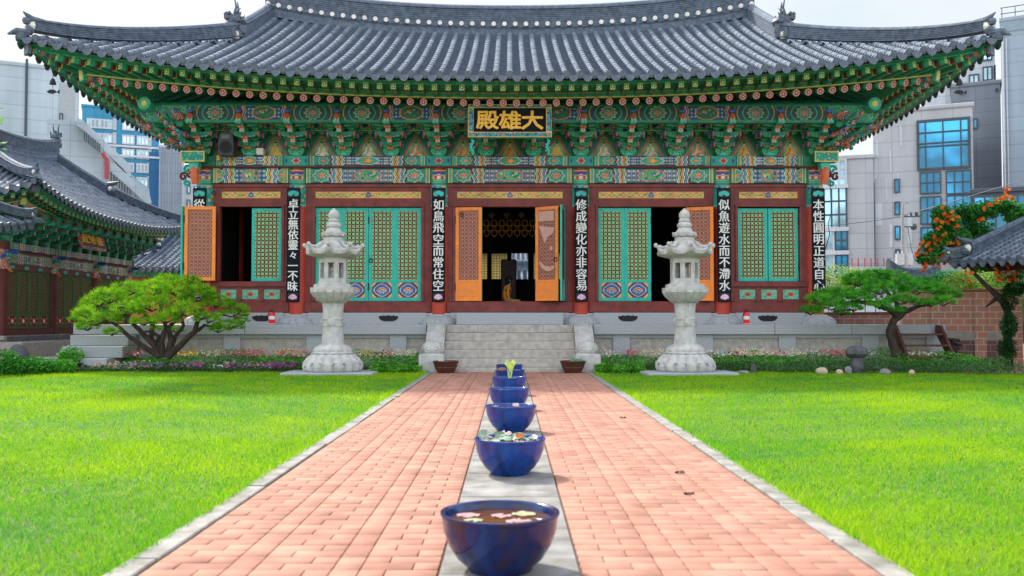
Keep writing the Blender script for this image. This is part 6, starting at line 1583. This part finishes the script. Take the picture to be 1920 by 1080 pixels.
# ================================================================== CITY BEHIND
def conc(name,c,v=.08,sc=.35,lo=None,bw=1.8,bh=.9):
    m_=mat(name,c,.85,v,sc,.05,world=True,detail=8,var2=lo,bscale=12); t=m_.node_tree; b=t.nodes['Principled BSDF']; src=b.inputs['Base Color'].links[0].from_socket
    g=t.nodes.new('ShaderNodeTexCoord'); mp=t.nodes.new('ShaderNodeMapping'); mp.inputs['Rotation'].default_value=(PI/2,0,0); br=t.nodes.new('ShaderNodeTexBrick'); t.links.new(g.outputs['Object'],mp.inputs[0]); t.links.new(mp.outputs[0],br.inputs[0])
    br.offset=0; br.inputs['Scale'].default_value=1; br.inputs['Brick Width'].default_value=bw; br.inputs['Row Height'].default_value=bh; br.inputs['Mortar Size'].default_value=.025; br.inputs['Color1'].default_value=(1,1,1,1); br.inputs['Color2'].default_value=(.94,.94,.95,1); br.inputs['Mortar'].default_value=(.72,.72,.74,1)
    n=t.nodes.new('ShaderNodeTexNoise'); n.inputs['Scale'].default_value=.8; n.inputs['Detail'].default_value=6; mp2=t.nodes.new('ShaderNodeMapping'); mp2.inputs['Scale'].default_value=(1,1,.12); t.links.new(g.outputs['Object'],mp2.inputs[0]); t.links.new(mp2.outputs[0],n.inputs[0])
    h=t.nodes.new('ShaderNodeMapRange'); h.inputs[1].default_value=.35; h.inputs[2].default_value=.7; h.inputs[3].default_value=1.05; h.inputs[4].default_value=.84; t.links.new(n.outputs['Fac'],h.inputs[0])
    mm=t.nodes.new('ShaderNodeMix'); mm.data_type='RGBA'; mm.blend_type='MULTIPLY'; mm.inputs[0].default_value=1; t.links.new(src,mm.inputs[6]); t.links.new(br.outputs['Color'],mm.inputs[7])
    sc_=t.nodes.new('ShaderNodeVectorMath'); sc_.operation='SCALE'; t.links.new(mm.outputs[2],sc_.inputs[0]); t.links.new(h.outputs[0],sc_.inputs['Scale']); t.links.new(sc_.outputs[0],b.inputs['Base Color']); return m_
M_conc=conc('pale_concrete',(.42,.50,.54),.1,.25,(.34,.42,.46)); M_bwhite=conc('white_cladding',(.52,.56,.60),.05)
M_bblue=conc('blue_render',(.045,.26,.42),.12); M_bblue2=conc('deep_blue_render',(.02,.12,.27),.1); M_grey=conc('light_grey_panel',(.42,.44,.46),.05,.6); M_dgrey=conc('dark_grey_panel',(.17,.19,.225),.07,.5); M_lgrey=conc('pale_blue_grey_panel',(.30,.37,.44),.05,.4)
def glassm(name,c,rough=.05):
    m_,t,b=nmat(name); b.inputs['Base Color'].default_value=(*c,1); b.inputs['Roughness'].default_value=rough; b.inputs['Metallic'].default_value=.35; b.inputs['Specular IOR Level'].default_value=.9
    g=t.nodes.new('ShaderNodeNewGeometry'); n=t.nodes.new('ShaderNodeTexNoise'); n.inputs['Scale'].default_value=.35; n.inputs['Detail'].default_value=2; r=t.nodes.new('ShaderNodeValToRGB'); e=r.color_ramp.elements; e[0].position=.42; e[1].position=.58
    e[0].color=(*[x*.45 for x in c],1); e[1].color=(*[min(1,x*1.5) for x in c],1); t.links.new(g.outputs['Position'],n.inputs[0]); t.links.new(n.outputs['Fac'],r.inputs[0]); t.links.new(r.outputs[0],b.inputs['Base Color']); return m_
M_glb=glassm('blue_window_glass',(.03,.34,.58)); M_glp=glassm('pale_window_glass',(.38,.55,.62)); M_frm=mat('dark_window_frame',(.04,.06,.08),.5,.1,9); M_curt=mat('pale_curtain',(.6,.62,.5),.8,.1,9)
def bld(name,px0,px1,ptop,d,dep,m_,label,zb=0):
    a=AX(px0,d); b=AX(px1,d); z=AZ(ptop,d); e=empty(name,((a+b)/2,d,0),-math.atan2((a+b)/2,d),label,'building'); w=(b-a)/2; e.scale=(math.cos(math.atan2((a+b)/2,d)),1,1)
    m=MB(); m.box(-w,w,0,dep,zb,z); m.build('wall',m_,e); m=MB(); m.bbox(-w-.1,w+.1,-.1,dep+.1,z,z+.25,.03); m.build('parapet',m_,e); return e,w,z
def win(e,ex,d,px0,px1,py0,py1,nx,nz,glass=M_glb,fr=M_frm,t=.05,y=-.06,curt=False,name='window'):
    x0=AX(px0,d)-ex; x1=AX(px1,d)-ex; z1=AZ(py0,d); z0=AZ(py1,d); m=MB(); m.box(x0,x1,y,-.01,z0,z1); o=m.build(name,glass,e)
    m=MB()
    for i in range(nx+1): x=x0+(x1-x0)*i/nx; m.box(x-t,x+t,y-.05,y-.003,z0-t,z1+t)
    for j in range(nz+1): z=z0+(z1-z0)*j/nz; m.box(x0-t,x1+t,y-.045,y-.002,z-t,z+t)
    m.build('frame',fr,o)
    return o
# left group
d=62; e,w_,z_=bld('concrete_building',-60,145,126,d,18,M_conc,'stained pale concrete building with a drainpipe at the far left'); ex=e.location.x
m=MB(); m.cyl((AX(43,d)-ex,-.12,3),(AX(43,d)-ex,-.12,AZ(112,d)),.09,8); m.build('drainpipe',M_frm,e,True)
m=MB(); m.box(AX(105,d)-ex,AX(137,d)-ex,-.03,0,AZ(225,d),AZ(150,d)); m.build('panelling',mat('ribbed_grey',(.35,.38,.40),.7,.1,9),e)
win(e,ex,d,108,113,208,228,1,1,M_glp,t=.04)
d=56; e=empty('stair_annex',(AX(190,d),d,0),R(23),'pale annex with sloping enclosed stairs running down behind the left hall','building'); ex=e.location.x
def q(px,py): p=at(px,py,d); return (p.x-ex,p.z)
m=MB(); m.prism([q(100,600),q(100,231),q(148,231),q(160,240),q(200,290),q(275,350),q(290,600)],0,4); m.build('wall',M_conc,e)
m=MB(); m.prism([q(150,230),q(160,233),q(240,310),q(243,330),q(238,332),q(228,318),q(160,250),q(150,244)],-.8,-.1); m.build('stair_wall',M_conc,e); m=MB(); m.prism([q(206,306),q(216,312),q(274,362),q(278,380),q(268,380),q(206,324)],-.9,-.2); m.build('stair_wall',M_conc,e)
for k in range(16):
    m=MB(); a=q(163+3.6*k,258+2.9*k) if k<8 else q(208+4.6*(k-8),330+4.2*(k-8)); m.box(a[0]-.04,a[0]+.04,-1.0,-.9,a[1]-.42,a[1]+.10); m.build('baluster',M_frm,e)
m=MB(); a=q(193,293); b=q(200,305); c_=q(200,340); m.tube([(a[0],-1.1,a[1]),(b[0],-1.1,b[1]),(c_[0],-1.1,c_[1])],.12,8); m.build('red_pipe',mat('red_pipe_paint',(.35,.03,.05),.5,.1,9),e,True)
d=95; e,w_,z_=bld('blue_office_block',150,296,206,d,14,M_bblue,'blue office block with rows of pale windows in the left background'); ex=e.location.x
m=MB(); m.box(AX(277,d)-ex,w_+.03,-.15,.0,0,AZ(282,d)); m.build('blue_pier',M_bblue2,e)
for r_ in range(8):
    y0=228+26*r_
    for px in(160,184,226,254):
        if px<200 and r_>2: continue
        win(e,ex,d,px,px+21,y0,y0+15,3,1,M_glp,M_bwhite,t=.08)
    for px in(208,275): win(e,ex,d,px,px+5,y0-3,y0+16,1,1,M_bwhite,M_bwhite,t=.05)
m=MB(); 
for y in(275,293): m.box(AX(200,d)-ex,w_+.2,-.3,-.02,AZ(y,d)-.08,AZ(y,d)+.12)
m.build('cornice',M_bwhite,e)
d=85; e,w_,z_=bld('ribbed_tower',296,342,278,d,10,M_bwhite,'white vertically ribbed tower right of the blue block'); ex=e.location.x
m=MB()
for k in range(9): x=AX(298+5*k,d)-ex; m.box(x-.05,x+.05,-.15,-.01,0,z_)
m.build('ribs',M_lgrey,e)
d=100; e,w_,z_=bld('white_apartment_block',334,400,318,d,10,M_bwhite,'distant white apartment block beside the left corner column'); ex=e.location.x
for k in range(3):
    for px in(349,362): win(e,ex,d,px,px+5,350+26*k,363+26*k,1,1,M_glp,M_frm,t=.05)
# right group
d=55; e,w_,z_=bld('grey_glass_building',1640,1829,207,d,12,M_grey,'grey building with a large blue glazed bay and white slot panels on the right'); ex=e.location.x
win(e,ex,d,1727,1822,228,318,1,1,M_glb,t=.08)
m=MB()
for px in(1741,1774,1807): x=AX(px,d)-ex; m.box(x-.045,x+.045,-.14,-.06,AZ(318,d),AZ(228,d))
for py in(250,270,276): z=AZ(py,d); m.box(AX(1727,d)-ex,AX(1822,d)-ex,-.142,-.062,z-.04,z+.04)
m.build('mullions',M_frm,e)
for (a,b,c_,d_) in((1730,1768,324,363),(1779,1824,324,366),(1730,1768,370,420),(1779,1824,370,430),(1730,1768,427,480),(1779,1824,436,490)): win(e,ex,d,a,b,c_,d_,3,2,M_glb,t=.04)
m=MB()
for (a,b,c_,d_) in((1646,1650,258,290),(1653,1657,250,0),(1692,1697,232,272),(1672,1676,277,321),(1641,1648,288,330),(1664,1667,330,371),(1686,1690,322,365),(1643,1656,376,420),(1670,1676,418,462),(1705,1713,400,456)):
    if d_: m.box(AX(a,d)-ex,AX(b,d)-ex,-.03,-.002,AZ(d_,d),AZ(c_,d))
m.build('white_slots',M_bwhite,e)
for (y0,y1) in((334,358),(377,400),(423,447),(467,480)): win(e,ex,d,1681,1690,y0,y1,1,1,M_glb,t=.04)
win(e,ex,d,1633,1640.5,338,500,1,6,M_glb,t=.04)
d=56.5; e,w_,z_=bld('curved_glass_tower',1500,1641,300,d,12,M_grey,'rounded grey tower with pale glazing just right of the hall corner column'); ex=e.location.x
win(e,ex,d,1548,1590,300,350,3,3,M_glp,M_bwhite,t=.07); win(e,ex,d,1548,1590,352,428,3,3,M_glp,M_frm,t=.05)
for (y0,y1) in((432,470),(478,520)): win(e,ex,d,1548,1565,y0,y1,1,1,M_glp,M_bwhite,t=.06); win(e,ex,d,1569,1591,y0,y1,2,2,M_glb,M_frm,t=.05)
for py in(350,430,474): m=MB(); m.box(AX(1546,d)-ex,AX(1594,d)-ex,-.25,-.01,AZ(py,d)-.12,AZ(py,d)+.12); m.build('floor_band',M_bwhite,e)
d=64; e,w_,z_=bld('dark_grey_block',1790,1884,160,d,8,M_dgrey,'plain dark grey block between the glazed building and the tall pale tower'); ex=e.location.x
win(e,ex,d,1827,1839,223,240,2,1,M_glb,t=.05)
for px in(1809,1875): win(e,ex,d,px,px+4,170,175,1,1,M_frm,t=.02)
d=70; e,w_,z_=bld('white_apartment_tower',1740,1874,58,d,8,M_bwhite,'white apartment tower with small windows under the right eave tip'); ex=e.location.x
for (a,b,c_,d_) in((1826,1843,143,158),(1852,1868,131,155),(1874,1880,130,155),(1852,1868,95,118)): win(e,ex,d,a,min(b,1873),c_,d_,2,1,M_glp,t=.05)
m=MB(); m.box(AX(1780,d)-ex,AX(1800,d)-ex,-.02,0,AZ(230,d),AZ(160,d)); m.build('side_panel',M_grey,e)
d=60; e,w_,z_=bld('tall_pale_tower',1884,2100,26,d,12,M_lgrey,'tall pale blue-grey tower with rooftop railing at the right frame edge'); ex=e.location.x
m=MB(); m.box(-w_-.05,w_,-.05,-.01,AZ(46,d),z_+.05); m.build('top_band',mat('blue_grey_band',(.22,.30,.36),.7,.1,3),e)
m=MB(); m.cyl((AX(1888,d)-ex,-.15,0),(AX(1888,d)-ex,-.15,AZ(38,d)),.08,8); m.cyl((AX(1895,d)-ex,-.15,0),(AX(1895,d)-ex,-.15,AZ(60,d)),.05,8); m.build('drainpipe',M_bwhite,e,True)
m=MB()
for k in range(12): x=-w_+.1+k*.9; m.cyl((x,.1,z_+.2),(x,.1,z_+.95),.03,5)
for zz in(.55,.95): m.cyl((-w_,.1,z_+zz),(w_,.1,z_+zz),.03,5)
m.build('railing',M_frm,e)
d=48; e,w_,z_=bld('low_glass_pavilion',1825,1960,360,d,4,M_frm,'low dark-framed glass structure behind the trumpet vine'); ex=e.location.x
win(e,ex,d,1830,1955,366,430,6,1,M_glb,t=.05)
# red-posted fence in front of the grey building, utility pole with transformers
d=44; e=empty('rooftop_fence',(AX(1650,d),d,0),0,'thin fence of reddish posts in front of the grey building','fence'); ex=e.location.x
m=MB(); m.box(AX(1598,d)-ex,AX(1712,d)-ex,0,.15,0,AZ(500,d)); m.build('base_wall',M_conc,e); m=MB()
for k in range(10): x=AX(1600+12*k,d)-ex; m.cyl((x,.05,AZ(502,d)),(x,.05,AZ(484,d)),.035,5)
m.build('posts',mat('rusty_red_paint',(.35,.05,.05),.6,.2,9),e)
m=MB()
for py in(497,503): m.cyl((AX(1600,d)-ex,.05,AZ(py,d)),(AX(1710,d)-ex,.05,AZ(py,d)),.012,4)
m.build('wires',M_frm,e)
d=42; x0=AX(1693,d); e=empty('utility_pole',(x0,d,0),0,'concrete utility pole with two grey transformers and a lamp arm','utility pole')
def q(px,py): p=at(px,py,d); return (p.x-x0,0,p.z)
m=MB(); m.tube([(0,0,0),q(1693,390)],[.085,.065],12); m.tube([q(1693,392),q(1694,383),q(1699,380),q(1703,380)],.035,6); m.build('pole',mat('pole_concrete',(.28,.28,.28),.8,.1,9),e,True)
m=MB(); m.box(q(1690,0)[0],q(1724,0)[0],-.05,.05,AZ(407,d),AZ(405,d)); m.box(q(1690,0)[0],q(1712,0)[0],-.05,.05,AZ(426,d),AZ(424,d))
for px in(1703,1714,1722,1712): m.cyl((q(px,0)[0],0,AZ(405,d)),(q(px,0)[0],0,AZ(398,d)),.05,6)
m.sphere(q(1714,425),.16,8); m.build('crossarms',M_frm,e)
m=MB()
for px in(1687,1702): a=q(px,497); m.cyl((a[0],-.1,a[2]),(a[0],-.1,a[2]+.50),.20,14); m.cyl((a[0]-.1,-.1,a[2]+.5),(a[0]-.1,-.1,a[2]+.62),.03,6); m.cyl((a[0]+.1,-.1,a[2]+.5),(a[0]+.1,-.1,a[2]+.62),.03,6)
m.build('transformer',mat('transformer_grey',(.45,.46,.47),.6,.1,9),e,True)
m=MB()
def wire(a,b,sag=.3):
    a=Vector(a);b=Vector(b); m.tube([a.lerp(b,t/10)-Vector((0,0,sag*4*(t/10)*(1-t/10))) for t in range(11)],.014,4)
wire(q(1722,404),(10,-18+30,9.0),.2); wire(q(1703,404),(-8,3,q(1500,410)[2]),.3); wire(q(1703,425),(q(1722,480)[0],0,q(1722,490)[2]),.5); wire(q(1694,404),(10,-16,9.5),.2)
m.build('cables',M_frm,e)
# hanging cable at the right corner column
m=MB(); P=[at(px,py,22.6) for px,py in((1557,335),(1558,370),(1560,395),(1553,420),(1556,440),(1547,470),(1548,500),(1540,560))]; m.tube(P,.010,5)
tag(m.build('loose_cable',M_iron,None,True),'thin black cable hanging beside the right corner column','cable')

# ================================================================== BRICK WALL on the right
def wallmat(name,c1,c2,mort,sc,off=.5):
    m_,t,b=nmat(name); b.inputs['Roughness'].default_value=.85; g=t.nodes.new('ShaderNodeTexCoord'); br=t.nodes.new('ShaderNodeTexBrick'); mp=t.nodes.new('ShaderNodeMapping'); mp.inputs['Rotation'].default_value=(PI/2,0,0)
    t.links.new(g.outputs['Object'],mp.inputs[0]); t.links.new(mp.outputs[0],br.inputs[0]); br.inputs['Scale'].default_value=1; br.inputs['Brick Width'].default_value=.30; br.inputs['Row Height'].default_value=.17; br.inputs['Mortar Size'].default_value=.012
    br.inputs['Color1'].default_value=(*c1,1); br.inputs['Color2'].default_value=(*c2,1); br.inputs['Mortar'].default_value=(*mort,1); br.offset=off
    n=t.nodes.new('ShaderNodeTexNoise'); n.inputs['Scale'].default_value=3; n.inputs['Detail'].default_value=8; t.links.new(g.outputs['Object'],n.inputs[0]); mm=t.nodes.new('ShaderNodeMix'); mm.data_type='RGBA'; mm.blend_type='MULTIPLY'; mm.inputs[0].default_value=.3
    t.links.new(br.outputs['Color'],mm.inputs[6]); t.links.new(n.outputs['Color'],mm.inputs[7]); 
    hs=t.nodes.new('ShaderNodeBrightContrast'); hs.inputs[1].default_value=.08; t.links.new(mm.outputs[2],hs.inputs[0]); t.links.new(hs.outputs[0],b.inputs['Base Color'])
    bp=t.nodes.new('ShaderNodeBump'); bp.inputs['Strength'].default_value=.5; bp.inputs['Distance'].default_value=.01; bp.invert=True; t.links.new(br.outputs['Fac'],bp.inputs['Height']); t.links.new(bp.outputs[0],b.inputs['Normal']); return m_
M_bw1=wallmat('orange_brick_wall',(.60,.25,.155),(.50,.20,.12),(.70,.55,.45),1); M_bw2=wallmat('dark_red_brick',(.18,.035,.03),(.14,.03,.025),(.3,.2,.18),1)
def wallseg(name,px0,d0,px1,d1,zt,label,piers=(),base=True):
    a=Vector((AX(px0,d0),d0,0)); b=Vector((AX(px1,d1),d1,0)); v=b-a; L=v.length; rz=math.atan2(v.y,v.x); e=empty(name,a,rz,label,'brick wall')
    m=MB(); m.box(0,L,0,.22,.85 if base else 0,zt); m.build('brickwork',M_bw1,e)
    if base: m=MB(); m.box(0,L,-.01,.23,.62,.848); m.build('stone_course',M_gran2,e); m=MB(); m.box(0,L,0,.22,0,.618); m.build('dark_brick_base',M_bw2,e)
    m=MB(); m.bbox(-.03,L+.03,-.04,.26,zt,zt+.07,.01); m.build('coping',M_gran2 if not base else mat('red_coping',(.28,.10,.07),.8,.2,9),e)
    for p in piers: m=MB(); m.box(p*L-.14,p*L+.14,-.05,.27,0,zt-.01); m.build('pier',M_bw1,e)
    return e
wallseg('brick_wall',1905,24.3,1690,25.4,1.88,'orange-red brick garden wall with a dark base on the right',(.0,.30,.68))
wallseg('brick_wall',1688,25.6,1535,27.5,1.30,'lower reddish brick wall stretch between the hall corner and the leaning pine',(.28,.62))
m=MB(); g=random.Random(3)
for k in range(46): 
    x=10.35+g.uniform(-.12,.5); z=.05+.1*(k%7); y=22.6+g.uniform(-.1,.5); m.tube([(x,y,z),(x+g.uniform(-.1,.1),y+.5,z+.02)],.045,6)
tag(m.build('firewood_pile',M_bark,None,True),'dark stack of firewood between the wooden steps and the brick wall','woodpile')
# ================================================================== RIGHT GATE with tiled roof, trumpet vine
e=empty('tiled_gate',(14.0,20.55,0),R(-70),'grey-tiled gate roof entering at the right frame edge, above the ivy','gate')
rg=Roof(3.0,2.6,.04,2.72,2.47,.05,2.2,1.12,.02,.27,k=.72,a=.95)
build_roof(e,rg,'f','lrb',.2,dragons=False,white_row=False)
for x in(-2.2,2.2): m=MB(); m.bbox(x-.12,x+.12,-.72,-.48,0,2.9,.015); m.build('post',M_bw,e)
m=MB(); m.box(-2.08,2.08,-.64,-.56,0,2.6); m.build('gate_panel',M_bw,e); m=MB(); m.box(-2.7,2.7,-1.9,-1.75,2.30,2.44); m.box(-2.7,2.7,-.68,-.5,2.62,2.8); m.build('beam',M_bw,e)
e=empty('trumpet_vine',(11.35,22.3,0),0,'trumpet vine with orange blossoms spilling over the gate roof and wall','vine'); ex,ey=11.35,22.3
def cl(px,py,d,rx,rz,ry=.35): p=at(px,py,d); return (p.x-ex,d-ey,p.z,rx,ry,rz)
E1=[cl(1775,420,23.0,.34,.32),(cl(1810,400,23.2,.40,.28)),cl(1845,395,23.3,.4,.25),cl(1755,455,22.8,.34,.30),cl(1790,450,23,.4,.34),cl(1740,485,22.7,.25,.16),cl(1830,430,23.2,.45,.3),cl(1880,385,23.3,.35,.2),cl(1905,400,23.2,.3,.25),cl(1780,480,22.7,.3,.16),cl(1765,400,23,.2,.2)]
E2=[cl(1885,520,21.9,.28,.16,.2),cl(1915,515,21.8,.2,.2,.2),cl(1840,505,22.2,.2,.08,.2)]
E3=[cl(1893,560,21.9,.20,.30,.2),cl(1893,610,21.9,.20,.30,.2),cl(1890,655,21.9,.22,.30,.22),cl(1905,540,22,.25,.2,.2)]
V,F,C=leafcloud(ell_pts(E1,21000,61,.25),.075,[(.03,.22,.03),(.05,.32,.04),(.02,.14,.03),(.10,.40,.05)],61); link('foliage',npmesh('foliage',V,F,M_leaf,C),e)
V,F,C=leafcloud(ell_pts(E3,4200,62,.5),.055,[(.02,.10,.02),(.03,.16,.03),(.01,.07,.02)],62); link('ivy_column',npmesh('ivy_column',V,F,M_leaf,C),e)
V,F,C=leafcloud(ell_pts(E2,800,63,.3),.055,[(.05,.25,.03),(.10,.35,.05)],63); link('hanging_foliage',npmesh('hanging_foliage',V,F,M_leaf,C),e)
m=MB(); m.tube([at(px,py,22.1)-Vector((ex,ey,0)) for px,py in((1893,700),(1890,640),(1893,590),(1880,562),(1855,540),(1830,515),(1815,495))],[.11,.10,.09,.09,.06,.045,.03],8); m.tube([at(px,py,22.2)-Vector((ex,ey,0)) for px,py in((1885,565),(1868,560),(1850,575))],[.08,.06,.02],7); m.tube([at(px,py,22.6)-Vector((ex,ey,0)) for px,py in((1815,495),(1790,460),(1800,420))],[.03,.03,.015],6)
m.build('stem',M_bark,e,True)
# trumpets
g=random.Random(6); V=[];F=[];C=[]
spots=[(1765,388),(1770,400),(1757,412),(1768,415),(1782,408),(1790,412),(1793,422),(1762,428),(1777,418),(1798,410),(1788,400),(1752,445),(1758,452),(1765,450),(1757,460),(1772,440),(1780,458),(1790,460),(1797,455),(1800,465),(1740,462),(1745,470),(1736,478),(1728,455),(1722,478),(1750,480),(1760,485),(1768,480),(1740,492),(1735,500),(1748,498),(1760,497),(1772,492),(1778,485),(1845,392),(1838,415),(1857,382),(1872,378),(1885,368),(1893,370),(1897,372),(1890,357),(1878,372),(1733,505),(1727,468),(1744,458),(1842,412)]
spots2=[(1815,512),(1818,525),(1822,515),(1870,505),(1878,512),(1885,518),(1892,508),(1900,515),(1888,500),(1912,508),(1875,522),(1895,525),(1868,514),(1905,522)]
for lst,dd in((spots,22.55),(spots2,21.7)):
    for (px,py) in lst:
        for q_ in range(3):
            p=at(px+g.uniform(-4,4),py+g.uniform(-4,4),dd+g.uniform(-.1,.1))-Vector((ex,ey,0)); ax=Vector((g.uniform(-1,.6),g.uniform(-1,-.2),g.uniform(-.5,.6))).normalized(); s1=ax.cross(Vector((0,0,1))).normalized(); s2=ax.cross(s1); b=len(V); c=g.choice([(.85,.18,.02),(.80,.25,.03),(.75,.10,.02),(.85,.38,.05)]); V.append(tuple(p-ax*.05)); C.append(tuple(v*.8 for v in c))
            for k in range(10):
                t=k*PI/5; r_=.05 if k%2 else .036; V.append(tuple(p+s1*r_*math.cos(t)+s2*r_*math.sin(t)+ax*.01)); C.append(c)
            for k in range(10): F.append((b,b+1+k,b+1+(k+1)%10))
link('blossoms',npmesh('blossoms',V,F,M_flo,np.array(C)),e)
# bushes beyond the wall
def bush(px,py,d,rx,rz,n,cols,label,seed,cat='shrub',name='shrub',sz=.09):
    p=at(px,py,d); return shrub(name,(p.x,d,0),[(0,0,p.z,rx,rx*.7,rz),(rx*.6,.2,p.z-.1,rx*.6,rx*.5,rz*.8),(-rx*.6,-.1,p.z-.15,rx*.6,rx*.5,rz*.8)],n,sz,cols,label,cat,seed)
YG=[(.25,.42,.05),(.35,.5,.08),(.15,.32,.04)]
bush(1622,520,33,.9,.35,2200,YG,'yellow-green bush behind the wall left of the utility pole',71)
bush(1572,520,34,.8,.5,1500,YG,'yellow-green bush right beside the hall corner column',72)
bush(1830,525,27,.9,.32,2600,YG,'yellow-green bush above the brick wall below the vine',73)
bush(1785,520,28.5,.6,.26,1500,[(.04,.25,.05),(.06,.32,.08)],'deep green bush behind the brick wall right of the pine',74)
bush(1920,560,26.5,.7,.7,1800,[(.05,.25,.03),(.12,.38,.05)],'green shrub at the right frame edge behind the gate',75)
small_hall('tile_roofed_house',(AX(1752,31),32.5,0),R(20),1.6,1.2,2.0,.5,'low grey-tiled house roof behind the leaning pine and vine',wall=M_conc,k=.55)
small_hall('far_tiled_hall',(-3.5,60,0),0,12,5,3.6,2.0,'far grey-tiled roof behind the low rear hall',wall=M_conc,k=.7)
m=MB(); m.box(9.9,14,18.9,23.9,-.015,.006); tag(m.build('side_path',mat('side_path_brick',(.40,.22,.16),.9,.2,8,.1,world=True)),kind='structure')
